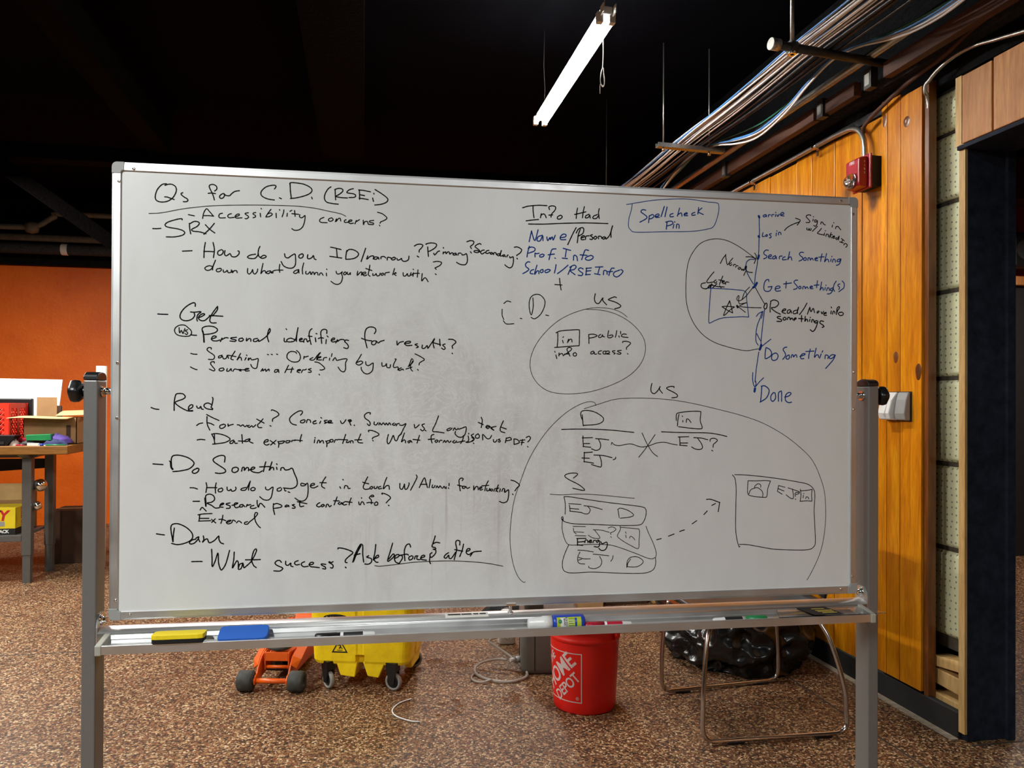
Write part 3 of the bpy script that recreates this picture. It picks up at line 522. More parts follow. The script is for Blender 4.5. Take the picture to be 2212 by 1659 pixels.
('k', 2.6, 'vs. Summary vs Long text', '-399.7,-66.7 -396.9,-72.5 -392.4,-71.3 -387.2,-63.9|-377.2,-63.9 -382.2,-65.5 -378.7,-69 -374.9,-66.6 -377.2,-64.3 -378.7,-70.1 -375.7,-77.1|-368.4,-76.7 -367.3,-77.8|-332.4,-51.4 -331.9,-47.9 -338.8,-48 -345.2,-53.8 -343.3,-60.8 -335.3,-66.6 -331.8,-72.5 -334.1,-77.8 -338.7,-73.6|-322.6,-69 -323,-74.8 -318,-76 -313.8,-70.8|-312.2,-76 -309.9,-71.3 -306.4,-76 -301.8,-71.3 -298.4,-76|-297.2,-76 -294.9,-71.8 -291.4,-76.4 -288,-71.3 -284.5,-76|-276.4,-71.8 -281,-74.8 -276.3,-77.2 -272.9,-73.2|-272.2,-78.3 -269.4,-73.6 -264.8,-72.5|-264.7,-76 -257.8,-77.2 -249.6,-73.2 -255.4,-85.4 -261.1,-97.1 -266.9,-103|-230.3,-74.8 -228.6,-83.1 -223.9,-80.7 -218.5,-75.5|-206.4,-73.6 -212.2,-76 -209.8,-80.7 -206.3,-85.4 -211,-90.2 -215.7,-86.6|-204.4,-89 -202.7,-90.2|-173.5,-54.7 -180.5,-73.6 -187.5,-90.2 -175.7,-92.6 -160.3,-95|-145,-83.1 -153.2,-86.7 -152,-90.2 -144.9,-87.4 -141.4,-83.6|-139,-89.1 -135.5,-83.1 -131.9,-87.9 -127.1,-84.3|-125.9,-86.7 -116.4,-83.2 -108.1,-81.5 -110.4,-97.4 -117.5,-104.6 -127,-104.5 -134.2,-97.4 -133.5,-91.5|-72.3,-58.1 -69.9,-66.5 -72.2,-82.7|-79.5,-70.1 -67.4,-75.6|-61.4,-82 -54.2,-79.6 -57.8,-77.2 -60.9,-80.8 -56.6,-85.1 -51.8,-80.8|-53,-78.4 -42.1,-89.2|-36.8,-79.6 -49.3,-83.2 -42.1,-89.2|-19.2,-66.5 -26.4,-83.2 -25.2,-91.6 -15.5,-94.8|-25.2,-81.3 -11.9,-86.1'),
('k', 2.6, 'Data export important?', '-714.7,-109.9 -707.4,-108.5 -697.9,-109.6|-683.7,-96.5 -678.7,-106.9 -676.6,-119.4|-683.7,-97 -673.8,-95.5 -657.9,-98.7 -644.9,-106 -645.8,-111.2 -657.7,-116.4 -681.6,-119.4|-677.8,-96.6 -677.3,-109|-635.8,-110.2 -642.8,-113.3 -643.8,-117.5 -638.8,-117.5 -634.8,-112.3 -632.8,-117.5 -627.8,-117.5|-618.3,-97.7 -617.4,-109.2 -616.8,-117.6|-625.8,-112.3 -611.8,-113|-600.8,-107.2 -609.8,-110.3 -611.8,-113.4 -605.7,-113.4 -599.8,-108.2 -601.7,-113.4 -593.7,-117.7|-569.4,-115.7 -561.4,-113.6 -561.4,-109.4 -567.5,-111.5 -569.8,-117.8 -564.3,-122 -558.3,-119.9|-556.3,-111.5 -545.1,-120|-543.1,-111.1 -555.2,-122|-539,-113.7 -537,-120 -537.9,-127.3|-538,-114.7 -524.8,-112.7 -528.8,-117.9 -537,-118.9|-512.6,-112.1 -520.7,-112.7 -520.7,-116.9 -514.6,-116.3 -511.5,-112.7|-508.5,-114.8 -507.5,-111.7 -500.3,-111.7|-486.5,-98 -489.1,-107.5 -490,-114.9|-502.4,-110.6 -484.9,-112.2|-457.2,-109.7 -458.2,-117.1|-456.8,-105.5 -456.2,-106.3|-452,-118.2 -449.9,-111.9 -446.8,-111.9 -445.8,-117.2 -441.7,-112.3 -438.6,-113 -437.5,-118.3|-432.4,-113 -429.8,-119.4 -430.2,-126.4|-432.4,-114.1 -423,-112 -425.1,-117.3 -429.8,-118.3'),
('k', 2.6, 'important? What format JSON vs PDF', '-417.1,-109.6 -422.8,-110.7 -422.7,-114.9 -417.8,-115.3 -415.5,-111.2|-413.7,-116.5 -411,-110.7 -405.8,-110.7|-387.7,-98 -391,-108.5 -394.4,-118.9|-404.6,-109.6 -383,-110.8|-384.2,-113.1 -386,-116.6 -380.7,-116.6 -379.6,-113.2|-376.8,-117.8 -376.2,-113.2 -371.6,-113.2 -370.5,-117.8|-353.4,-96.9 -357.9,-108.6 -360.2,-114.4 -356.7,-117.4 -348.7,-117.9|-367.1,-110.9 -351.1,-110.5|-335.1,-92.3 -335.1,-88.8 -324.8,-90 -313.2,-95.9 -313.2,-100.5 -324.7,-105.2 -327,-108.7|-325.8,-112.4 -324.7,-113.4|-290.1,-98.2 -292.8,-111.1 -291.2,-120 -286.5,-117 -282,-107.6 -278.5,-100.6 -275,-111.2 -270.3,-112.4 -265.8,-101.8 -260,-97.1|-253,-94.8 -257.6,-108.9 -259.9,-115.9 -254.1,-111.2 -250.6,-113.6 -250.5,-118.3|-238.9,-112.5 -244.7,-114.8 -242.4,-118.3 -237.7,-113.7 -235.4,-117.2|-217.9,-100.8 -221.4,-111.4 -223.7,-118.9|-233.1,-110.1 -216.7,-112.1|-183.9,-98.5 -189.8,-100.8 -190.9,-109.1 -188.5,-118.6|-197.9,-110.2 -182.6,-109.1|-176.7,-111.5 -181.4,-113.8 -179.1,-117.4 -174.4,-113.9 -176.7,-111.5|-172,-117.4 -169.7,-112.7 -164.9,-112.7|-162.5,-117.5 -159,-112.7 -156.6,-117.5 -151.9,-112.8 -148.3,-117.5 -143.6,-114|-135.3,-112.8 -140,-116.4 -135.3,-118.8 -130.6,-114|-114,-101 -116.3,-111.7 -121,-120|-130.5,-117.6 -111.5,-114.1|-102.1,-96.3 -102,-97.9|-103.2,-102.2 -102,-111.7 -105.5,-116.5 -109.1,-116.5 -104.3,-117.7 -92.4,-114.2 -90,-109.4 -94.8,-105.8|-90.1,-97.5 -96.1,-101 -92.4,-104.6 -88.8,-109.4 -94.8,-114.2|-79.3,-97.5 -85.3,-101.1 -85.3,-107 -78.1,-107.1 -76.9,-101.1 -80.5,-97|-68.4,-111.9 -68.5,-98.7 -58.8,-108.3 -51.6,-108.3 -47.3,-101.2|-43.2,-110.7 -41.9,-116.7 -37.1,-116.3 -34.2,-111.5|-27.5,-109.6 -31.1,-111.5 -26.2,-114.4 -28.7,-117.3 -31.8,-115.6|-11.8,-107.2 -14.1,-118.7|-11.7,-108.4 -3.3,-106.1 0.4,-110.9 -5.7,-113.3 -12.9,-114|6.5,-109.7 7,-122.9|6.5,-109.7 13.8,-110.9 19.9,-117 16.3,-120.5 7,-122.9|27.2,-111 24.8,-124.2|21.1,-113.4 33.3,-112.2|23.6,-118.2 30.9,-118.2|-90.5,-119.4 -89.5,-120.4'),
('k', 2.6, 'question mark', '36.1,-106.6 42.7,-103.5 46.7,-107.4 44.1,-113.1 40.1,-117|39.9,-128.3 41,-129.3'),
('k', 2.8, 'Do Something', '-808.3,-163 -799,-163.7 -786.9,-164.6|-771.2,-158.2 -770.1,-170.5 -766.6,-176.1|-769.4,-158.6 -768.6,-170.5 -765.4,-175.1|-769.8,-162.3 -768.9,-149.9 -764.1,-144.4 -750.4,-144.3 -732.7,-150.2 -721.8,-159.6 -722.7,-166.8 -732.5,-175 -750.1,-179 -765.8,-180.5|-772.8,-157.1 -770.8,-158.2|-712.8,-173.1 -721.7,-177.2 -724.6,-182.3 -719.6,-185 -712.8,-181.4 -710.5,-175.2 -714.8,-173.1|-655.5,-160.1 -654.5,-148.6 -659.5,-144.9 -669.5,-146.5 -679.4,-152.6 -678.3,-158.9 -667.3,-167.3 -654.3,-176.7 -654.3,-183 -665.2,-185.6 -675.2,-184.2|-630.4,-171.7 -637.4,-173.8 -639,-181 -633.3,-183.8 -626.4,-180.1 -625.8,-174.3 -630.4,-171.7|-618.3,-181.2 -616.4,-172.9 -612.4,-172.9 -612.3,-179.2 -607.4,-173 -603.3,-174.1 -603.3,-180.3|-601.3,-178.3 -592.3,-176.3 -589.3,-173.1 -594.3,-172.1 -598.3,-177.3 -594.2,-182.5 -581.1,-184.7 -573.1,-180.6|-565.5,-160.1 -568.1,-170.2 -570.6,-182.3|-579.2,-171.6 -569.1,-171.2 -556.9,-170.9|-551.9,-160.2 -554.9,-170.3 -557.9,-179.7 -552.9,-173.5 -548.8,-173.5 -547.8,-178.8|-541.7,-172.5 -540.7,-177.8|-541.4,-165.2 -540.7,-166.6|-532.5,-180 -531.5,-174.7 -526.4,-173.7 -522.3,-179 -514.2,-178 -507.1,-175.3 -501.9,-187.6 -496.7,-200.3 -495.6,-210.9 -499.6,-218.2 -509.8,-221.7 -526.1,-220'),
('k', 2.6, 'How do you get', '-729.3,-217 -720.4,-217.5 -713.1,-220.3|-694.8,-206 -693.2,-214.7 -695.1,-228.2|-673,-206.7 -674.9,-217 -674.3,-229.9|-693.8,-217.2 -671.4,-217.7|-661,-218.3 -668,-221.3 -667.9,-226.5 -662,-226.6 -658.6,-222.5 -661,-218.3|-649.5,-216.3 -649,-222.6 -645,-224.7 -641.1,-221.6 -639.4,-225.8 -633.1,-224.9 -630.1,-220.7 -631.1,-216.6|-608.1,-217.9 -617.1,-219.9 -619.5,-223 -615,-224.5 -608,-222.1 -600.1,-205.5|-599.1,-203.4 -602,-215.9 -603,-224.2|-594,-218.1 -598,-221.2 -596,-225.4 -589.9,-224.4 -588.5,-220.2 -593,-217.7|-565.7,-217.4 -564.7,-222.6 -558.6,-223.8 -549.5,-217.6 -550.5,-229.1 -553.4,-241.7 -560.5,-247.4 -570.6,-245.6 -578.3,-239.2|-532.3,-218.9 -539.4,-221.9 -539.3,-226.8 -532.2,-226.2 -530.2,-221|-524.1,-221.1 -523,-226.3 -520,-227|-515.5,-229.2 -511.8,-230.7|-477.1,-212.2 -486.4,-209.9 -486.9,-215.2 -479.1,-215.3 -472.6,-210.1 -471.3,-228.1 -473.8,-242.8 -481,-250.1 -491.2,-250 -500.5,-243.5|-466.8,-216.5 -457.6,-213.5 -458.6,-210.3 -464.8,-212.3 -465.8,-218.6 -458.5,-220.8 -449.3,-216.7|-431.8,-195.7 -439,-207.3 -441,-216.8 -434.2,-222.2|-445.2,-208.9 -430.7,-209.5'),
('k', 2.6, 'in touch w/ Alumni for networking?', '-400.1,-218.7 -398.3,-222.7|-393.2,-202.5 -392.3,-203.5|-390.3,-222.8 -388.1,-216.5 -382.4,-218.2 -381.2,-222.9 -376.7,-222.9|-336.8,-196.6 -343.6,-210.5 -347,-221 -342.3,-225.7 -333.2,-224.7|-348.2,-208.9 -342.4,-211 -334.4,-213|-327.5,-218.9 -332,-222.3 -328.6,-225.2 -325.1,-221.3 -327.5,-218.9|-321.7,-219 -321.7,-223.6 -317.1,-223.7 -314.8,-219.1|-306.7,-219.2 -312.5,-221.4 -311.3,-224.9 -304.4,-223.9|-293,-198.3 -298.7,-213.4 -300.9,-225.1 -294,-218.1 -288.3,-218.2 -287,-226.4|-262.8,-212.7 -262.7,-223.2 -258,-226.8 -253.4,-218.6 -252.3,-214 -251.1,-225.7 -246.4,-225.8 -241.8,-216.4 -241.8,-211.7|-224.9,-193.6 -223.2,-199 -229,-211.9 -238.2,-229.4|-217.7,-223.3 -212.6,-212.1 -205.6,-200.4 -202,-212.2 -198.4,-223.6|-214.9,-215.6 -199.7,-215.8|-191.5,-204.1 -194.9,-224.1|-186.7,-217.1 -187.9,-223 -183.2,-223.1 -180.8,-218.4|-178.4,-224.3 -176.1,-219.6 -172.5,-224.4 -169,-219.7 -165.5,-224.9|-163.1,-225.7 -159.6,-221 -157.2,-225.8|-154.8,-222.2 -154.8,-226.5|-147.8,-214 -148.2,-219.9|-149.4,-225.1 -148.4,-226.1|-116.9,-208 -114.6,-203.7 -119.3,-202 -124.1,-206 -124,-215.5 -121.5,-232.2|-128,-218.3 -115.7,-221.5|-114.5,-221.6 -116.8,-225.1 -112.1,-226.3 -109.7,-222.8 -113.3,-220.9|-108.5,-221.6 -104.9,-226.4 -98.9,-224.1|-89.4,-220.7 -89.3,-230.7 -84.6,-223.1 -79.8,-223.2 -78.6,-230.3|-76.2,-228 -70.2,-225.7 -71.4,-223.3 -75.5,-225.6 -73.8,-230.9 -67.8,-229.3|-54.7,-209.2 -60.6,-221 -62.9,-232.9|-70.2,-220.9 -53.4,-219.9|-58.2,-227 -58.1,-233 -53.3,-231.9 -51,-227.1 -50.9,-232.6|-46.1,-228.4 -49.7,-231.2 -46.1,-233.6 -43.7,-229.6|-41.3,-234.4 -38.9,-228.5 -32.9,-227.4|-30.5,-219 -36.4,-234.5|-29.2,-226.2 -35.3,-230.9 -31.6,-235.7|-25.6,-228.6 -27.3,-235.8|-21.9,-234.7 -19.6,-228.7 -15.9,-228.8 -15.9,-236|-14.7,-231.2 -14.7,-237.2 -7.4,-231.3 -5.5,-233.7 -6.1,-248.1 -9.7,-258.8 -19.4,-261.8 -27.9,-258.5|-0.3,-208.1 9.5,-211.1 20.5,-220.1 14.4,-226.8 9.6,-233.9|4,-241.7 5.3,-243'),
('k', 2.7, 'Research past contact', '-722.6,-247.5 -708.4,-247.7|-697.4,-240.6 -696.5,-249.9 -695.2,-259.3|-695.8,-240.6 -694.9,-250 -694.5,-259.3|-696.2,-241.6 -694.6,-234.4 -686.7,-232 -678.8,-235.7 -676.3,-244 -682.6,-250.1 -692.5,-252.1 -682.6,-257.4 -674.6,-263.4 -665.7,-262.9|-663.7,-257.7 -656.8,-254.7 -657.8,-252.6 -662.8,-254.6 -664.7,-260.8 -657.7,-262|-642.9,-252.4 -649.8,-253.8 -650.8,-255.8 -642.8,-259.5 -643.8,-264.3 -650.7,-264.8|-638.8,-258.1 -630.8,-256.2 -625.9,-253.1 -631.9,-253 -633.8,-258.2 -629.8,-263.5 -621.8,-261.1|-614.8,-256.4 -620.8,-257.4 -621.8,-261.5 -616.8,-262 -613.8,-258.5 -610.8,-261.7|-607.8,-261.8 -604.8,-255.5 -605.8,-258.7 -597.8,-256.7|-590.7,-258.9 -597.7,-260.9 -597.7,-265.1 -590.6,-265.8 -585.6,-263.8|-583.7,-247.5 -583.7,-254.8 -581,-263.2 -578.6,-256 -574.6,-255 -566.9,-263.5|-547.9,-255.4 -548.2,-266.9 -545.1,-280.6|-548.3,-257.5 -540.2,-255.5 -530,-259.9 -532,-264.1 -546.2,-266.5|-517.7,-259 -521.8,-261.1 -521.8,-263.2 -517.7,-262.8 -514.7,-260.1 -513.6,-263.3|-501.4,-258.2 -506.5,-259.6 -500.4,-263.5 -501.4,-266.7 -506.5,-266.6|-488.2,-250 -490.2,-257.4 -488.1,-263.3 -480.9,-262.2|-495.3,-252 -473.7,-257|-444.9,-254.9 -450.1,-258 -452.1,-262.2 -446.9,-264.8 -443.8,-263.4|-437.7,-259.3 -441.8,-261.3 -439.7,-264.5 -434.5,-261.4 -437.7,-258.8|-431.4,-265.7 -429.4,-259.4 -426.3,-259.4 -423.1,-264.8 -419,-261.7'),
('k', 2.6, 'contact info?', '-406.1,-242.3 -409.4,-251.5 -412.8,-260.7|-414,-251 -401.5,-251.6|-399.2,-254 -403.7,-257.4 -399.2,-259.8 -395.8,-255.2 -394.6,-259.8|-386.7,-253 -392.4,-256.4 -391.2,-261.1 -384.4,-260|-374.2,-245.1 -377.6,-254.3 -378.7,-261.3|-385.6,-253.7 -372.4,-255.5|-357.1,-254.6 -355.9,-261.2|-350.9,-245.4 -350,-246.3|-353.6,-261.7 -350.2,-254.7 -346.7,-255.9 -344.4,-261.3|-328.5,-243.4 -322.7,-242.3 -325,-239.2 -329.6,-241 -333,-245.7 -328.4,-250.4 -328.4,-259.7|-338.7,-257.2 -333,-256.2 -323.8,-257|-315.7,-255.3 -320.3,-257.5 -320.3,-262.7 -314.5,-262.3 -313.4,-257.6 -316.9,-254.8|-303.2,-237.9 -304.3,-235.1 -298.6,-236.1 -289.3,-240.5 -284.2,-246.4 -289.2,-252.2 -294.3,-257.9|-288.7,-263.6 -287.3,-264.6'),
('k', 2.6, 'External', '-707.2,-267.5 -704.3,-262.4 -701.4,-262.4 -694,-270.2|-711.7,-278.2 -700.3,-276.3 -681.5,-275.8|-708.1,-278.9 -709.1,-290.2|-709.1,-286.1 -688.3,-286.5|-710.4,-292.3 -684.3,-291.8|-682.8,-288.7 -673.4,-297.2|-674.5,-287.8 -682.3,-295.9|-658.2,-279.8 -659.5,-289.1 -662.5,-298.4|-666.9,-289.4 -660.5,-289.1 -651.6,-292.4|-650.5,-296.6 -643.6,-294.6 -640.6,-291.6 -646.6,-292.5 -650.5,-296.6 -646.5,-299.8 -639.6,-297.8|-638.6,-296.8 -636.6,-291.6 -632.6,-292.7 -630.6,-294.9|-628.6,-298 -624.6,-293.9 -620.6,-295.1 -617.5,-298.3|-604.5,-295.4 -610.5,-297.3 -610.5,-300.9 -604.5,-301 -600.5,-296.5 -590.5,-288.3 -583.5,-280.1 -583.5,-275.9 -587.6,-275.8 -589.5,-284.2 -586.4,-296.8 -580.3,-306.3 -576.2,-309.9'),
('k', 2.8, 'Done', '-799.8,-318.9 -791.1,-320.5 -782.7,-321.7|-761.9,-306.7 -763.8,-322.1 -764.6,-337.6|-764.6,-337.6 -768.7,-313.8 -768.8,-302.5 -764,-297.8 -753.2,-297.6 -737.5,-305.2 -725.6,-316.8 -722.6,-327.2 -727.4,-335.3 -739.2,-341.2 -754.8,-344 -767.5,-341|-715.7,-332.5 -723.5,-334.4 -729.4,-339.4 -727.4,-343.2 -719.5,-341.7 -711.7,-333.6 -709.8,-327.5 -715.7,-330.4|-710.7,-331.6 -707.3,-338.9|-699.9,-325.6 -698.9,-333.9 -701.8,-340.1 -695.9,-334 -691,-333.1 -687,-341.4 -676.1,-336.5 -667.8,-327.4 -666.2,-328.4 -666.2,-334.7 -662.2,-342 -656.2,-344.7'),
('k', 2.8, 'What success?', '-724.5,-382.9 -713.3,-382.8 -701.9,-383.1|-681.9,-356.1 -680.8,-377.9 -680.2,-395.5 -673.8,-382.2 -669,-365.7 -667.5,-369.9 -666.8,-386.6 -662.7,-401.2 -658.8,-402.4 -650.9,-389.1 -643.1,-359.7|-633.1,-363.5 -634,-381.2 -636.9,-399.9 -630.9,-389.6 -627,-383.5 -624,-387.7 -623.9,-398.1|-613.9,-389 -620.9,-392 -623.9,-402.3 -617.9,-401.4 -613.9,-390.1 -611.9,-399.5 -606.9,-396.5 -594.9,-384.4 -585,-363.7 -586,-357.8 -591,-363.6 -594.9,-382.3 -590.8,-394.9 -584.7,-400.3|-608.6,-381.9 -591.9,-382.3 -575.8,-382.2|-529.5,-389.9 -533.2,-385.6 -539.3,-385.9 -543.7,-391 -539.2,-396.4 -528,-401.9 -527,-405.1 -533.1,-409.5 -546.3,-408.7|-520,-387.4 -519.9,-394.8 -514.8,-397 -508.7,-392 -508.7,-398.3 -503.6,-400.5|-492.4,-387.1 -498.5,-389.1 -500.5,-393.2 -496.4,-396.5 -489.3,-395.6|-478,-389.6 -484.2,-392.6 -485.2,-396.8 -480,-401.2 -469.8,-400.4|-468.7,-396.2 -460.5,-396.5 -458.5,-392.3 -464.7,-392.1 -467.7,-397.3 -463.6,-401.6 -457.4,-402.5 -445,-404.3|-430.6,-397.3 -439.9,-396 -439.9,-398.7 -431.6,-403.6 -431.6,-407.8 -437.8,-406.6|-414.1,-391.4 -419.2,-393.4 -422.3,-391.2 -423.4,-393.2 -416.1,-397.7 -414,-402 -416,-406.2 -420.2,-405'),
('k', 2.9, 'Ask before & after', '-403.5,-362.4 -402,-360.1 -389.5,-362 -373.5,-368.2 -370,-373 -378,-379.7 -385.9,-387.6 -386.5,-393.4 -382.4,-394.7|-386.3,-405 -384.6,-406.5|-369.9,-393.9 -364.3,-375.4 -355.3,-357 -350.7,-352.5 -347.3,-357.2 -347.2,-375.9 -344.8,-394.6|-366.6,-377.7 -352.9,-374.6|-356.4,-366.3 -355.3,-361.7 -350.7,-354.8 -359.8,-372.1 -368.3,-392.7|-333.4,-379.7 -338,-383.1 -327.6,-386.9 -327.6,-395 -334.4,-399.5 -342.5,-398.8|-317.5,-354 -319.6,-374.2 -323,-390.5 -316.2,-381.3 -311.6,-379.1 -311.5,-383.8 -319.6,-387.1 -320.7,-390.5 -316.1,-395.3 -311.9,-395.5|-278.7,-351.9 -283.9,-370.5 -290.2,-393.7 -279.2,-387 -274.6,-380.1 -278.1,-377.7 -287.3,-389.1|-274.5,-388.3 -265.3,-383.8 -264.1,-379.2 -271.1,-380.2 -274.5,-388.3 -271,-396.6 -262.9,-399.6|-237,-362.3 -239.8,-355.1 -246.8,-357.3 -251.4,-369 -251.3,-380.7 -250.1,-393.6|-263,-381.6 -246.7,-378.5 -242,-380.9|-263,-381.6 -258.3,-380.5 -256,-387.6 -262.9,-399.1|-233.9,-382.3 -240.8,-385.7 -239.6,-392.3 -232.7,-389.4 -231.5,-383.6|-228,-390.7 -225.7,-383.7 -219.8,-383.4|-222.2,-385 -222.1,-390.9 -215.1,-392.2|-213.9,-388.7 -204.6,-385.4 -205.8,-381.9 -211.6,-384.1 -212.8,-391.1 -199.9,-393.8|-179.7,-337.2 -182.5,-347.1 -184.8,-355.3 -177.7,-352.4 -169,-354|-184.8,-354.1 -187.1,-362.3 -180,-364.8 -178.8,-368.4 -184.7,-368.3 -178.8,-370.8 -178.8,-377.9 -185.8,-385.9 -190.5,-387 -191.7,-379.9 -187,-376.5|-191.7,-384.6 -192.8,-396.4 -190.4,-402.3|-148.1,-377.5 -155.1,-382 -158.7,-387.8 -153.9,-390.3 -148,-383.4 -146.8,-390.5 -140.9,-390.2 -131.5,-376.7|-122.1,-360.3 -122.1,-350.8 -129.2,-349.5 -131.6,-355.4 -129.1,-369.6 -131.5,-381.4 -134.9,-394.4|-133.9,-370.7 -125.6,-372.6 -114.8,-374.7|-113,-358.2 -116,-372.3 -121.9,-387.6|-106.5,-376.1 -98.2,-372.8 -98.2,-369.2 -104.1,-370.3 -106.5,-378.5 -100.5,-383.4 -93.3,-378.9|-96.9,-387.1 -91,-378.9 -86.2,-376.7 -70.6,-375.9'),
('g', 2, 'underline', '-319.5,-403.4 -306.8,-404.9 -274.5,-402.3 -227.9,-397.8 -181,-396.7 -133.7,-397.5 -86.1,-401.2 -50,-406.2 -18.6,-413.1'),
('k', 2.7, 'Info Had', '24.7,444.7 38.7,449.2 62.6,452.4 84.5,452.5|50.1,450.5 50.7,436.1 52.9,421.8|33.6,413.7 49.5,416.4 64.1,418.3|68.6,422.4 70.4,432.7|69.9,428.5 75,431.9 79.3,430.5 82.8,423|90.7,443 89.3,449.6 97.4,452.5 105.4,450.2 104.1,442.3 96.1,432.7 94.3,424.8|88.9,429.8 98.8,430.8|118.4,431 110.9,426.8 110.9,421.5 117.6,421.8 122.2,427.2 118.4,431|159.9,449.9 158,438 156.7,424.2|176.9,454.1 174.3,441.3 172.2,426.6|152.6,433.8 181.1,441.6|189.2,436.1 181.1,432.3 179.8,426.9 186.6,428 190.6,434 191.5,426.6|209.7,436.1 200.1,431.8 198.8,426.4 207,426.7 213.8,435|214.3,450.9 212.4,440.2 214.4,426.5|39.4,406.3 76.2,407.5 129.8,411.7 183.9,414.7 236.3,415.1'),
('b', 2.8, 'Name', '46.9,390.1 44.3,378.2 41.2,363.7|46.9,388.8 55,366.8 62.9,393.3|73.6,380.6 63,376.3 60.9,367 68.3,367.3 74.2,379.3 75,367.5|84.3,377.1 86.5,368 92.4,376.1 92.9,370.8 97.7,377.6 99.9,369.8 105.2,381.8|117.3,376.2 129.9,378.8 131.3,384.1 124.5,385.1 117.8,378.3 119.2,371.8 131.3,372.2'),
('k', 2.8, '/ Personal', '156.8,402.2 148.8,387.4 136,360|167.1,398.6 162.3,385.2 159.7,365.3|156.9,389 162.3,398.5 171.7,402.8 175.8,399 173.1,388.3 161,381.2|169.1,377.6 177.3,380.5 175.9,383.6 169.9,380.2 170,373.6 177.3,373.9|180,374 181.3,382 189.5,383.6|197.6,386.6 192.2,384.2 197.6,379.9 196.3,374.6 190.9,375.7|204.4,382.8 200.4,378.7 204.5,375.7 208.6,380.3 205.3,383.4|212.7,377 212.6,383.1 219.5,382.6 220.9,378.1|227.7,382.9 222.2,379.5 226.3,376.5 230.4,381.9 231.8,377.2 241.3,388.2 248.1,411.1 244.1,396.3 244.1,381.6'),
('b', 2.8, 'Prof. Info', '41.8,353.2 37.9,338.7 36.1,326.9|38.6,347.9 47.1,351.3 55.1,348.5 53.8,341.9 39.8,336.2|55.7,327.5 55.7,336.7 59.2,335.5 65.8,337|73.8,335.2 67.2,331.8 68.5,327.9 75.2,329 77.8,333.5 73.3,335.2|107.2,349 97.8,347.3 93.9,338 89.9,322.1|87.7,333.8 103.3,336.2|104.6,326.5 106,325.8|124.7,350.9 143.6,346.3|132.8,348.5 130.2,330|122.6,327.1 135.6,326.2|150.4,322.7 151.7,334.6 158.5,332.2 160.4,321.7|188.3,347.8 180.1,348.8 176.1,340.7 170.7,324.7|166.6,336.5 184.2,335.7|193.8,336 182.9,331.7 180.2,326.3 188.4,323.9 197.9,328.2 199.2,333.6 193.8,336'),
('b', 2.8, 'School / RSE Info', '43.3,314.8 38,315.2 32.7,309.8 34.1,303.3 40.7,298.2 36.8,292.9 26.2,286.6|52.7,297.3 46.1,294.5 44.2,287.9 51.4,286.8|60.6,308 56.7,294.8 54.9,285.6 60.7,293.6 64.7,293.7 65.5,287.2|74,297.9 68.7,295.2 70,290.5 75.4,292.2 75.3,297.5 74,297.9|87.4,298.4 80.7,295.5 81.5,290.8 88.7,292.6 93.3,297.2 87.4,298.9|107.4,310.8 106.1,301.6 103.5,290.4|137,310.4 124.9,299.5 111,289.1|145.1,306.7 141.1,297.4 137.1,288|141.1,305.3 151.8,310.9 157.3,307.1 151.9,300.3 142.4,297.4 154.6,287.7|174.9,302.3 168.1,304.8 162.7,300.6 168.1,295.5 173.6,291.7 170.9,286.3 162.2,286.9|183,305.2 181.7,288|181.7,303.9 195.3,305.6|181.7,297.3 193.9,298.9|180.4,288.5 192.6,289.6|204.8,307.8 223.9,309.1|215.7,307 211.7,292.8|202.9,291.8 217.1,289.6|225.3,289.8 226.7,299.9 233.5,298.8 234.9,290.9|252.7,306.6 245.8,305.8 241.7,297.7 239,288.3|236.2,297.6 248.6,298.5|266.4,302.5 252.7,296.7 251.4,288.7 259.6,285.5 269.2,291.9 274.7,300.1 269.2,303.9'),
('k', 2.5, 'plus sign', '116.1,278.2 117.5,265 120.3,249.8|104.4,262.6 122.4,262'),
('k', 2.3, 'C. D.', '-19.6,213.6 -11.7,219.8 -2.5,217.9|-23.4,200 -23.4,185.7 -19.4,175.4|-20.7,172.7 -12.8,165.1 5.1,166|20.9,179.3 24.6,178.4|50.9,229.2 51.8,208.2 47.9,188.5 43.9,195 41.9,213.2 45.1,229 55.6,237.1 69,236.2 80.2,223.3 78.4,206.2 69.2,189 55.9,179 46.6,182|82.5,188.5 90,187.1'),
('k', 2.6, 'US', '205.1,243.1 203.2,230.3 206.5,221.1 214.7,220 224.2,233.5 224.2,226.8 233.9,216.4|258.5,234.9 253,236.3 240.6,231.2 239.3,228.5 255.8,223.6 269,215.9 265.5,210.5 254.5,207.6'),
('g', 1.5, 'large drawn circle', '286,187.9 271.1,198.4 249.9,206.2 228.8,208.7 203.6,208.8 176.5,203.5 145.3,192.6 114.3,175.8 87.6,153 65.2,126.4 51,100 45,75.8 46.7,53.7 55.4,33.7 71.9,15.7 94.5,3.7 125.5,-1.1 160.7,-0.3 198.2,5.4 236,16.9 271.8,32.5 301.4,52.2 322.7,77.1 332.2,104 330.6,128.7 320.2,149.1 301,169.3 277.5,185.2 250,196.9 218.3,203.4 180.6,204.6'),
('k', 2.4, 'in square', '112.4,146.4 112.5,129.2 111.1,112|107.9,145.9 118.6,150.6 145.5,153.5 164.2,154.4 166.3,150.4 165.9,134.2 165.4,116.9 160.2,115.4 135.3,113.4 104.7,110.5|124.3,128.4 125.9,121.7|125.3,135.5 126.5,137.1|136.5,122.3 138.9,131.3|137.3,124.5 142.7,130.9 147,130.2 147.7,124.1'),
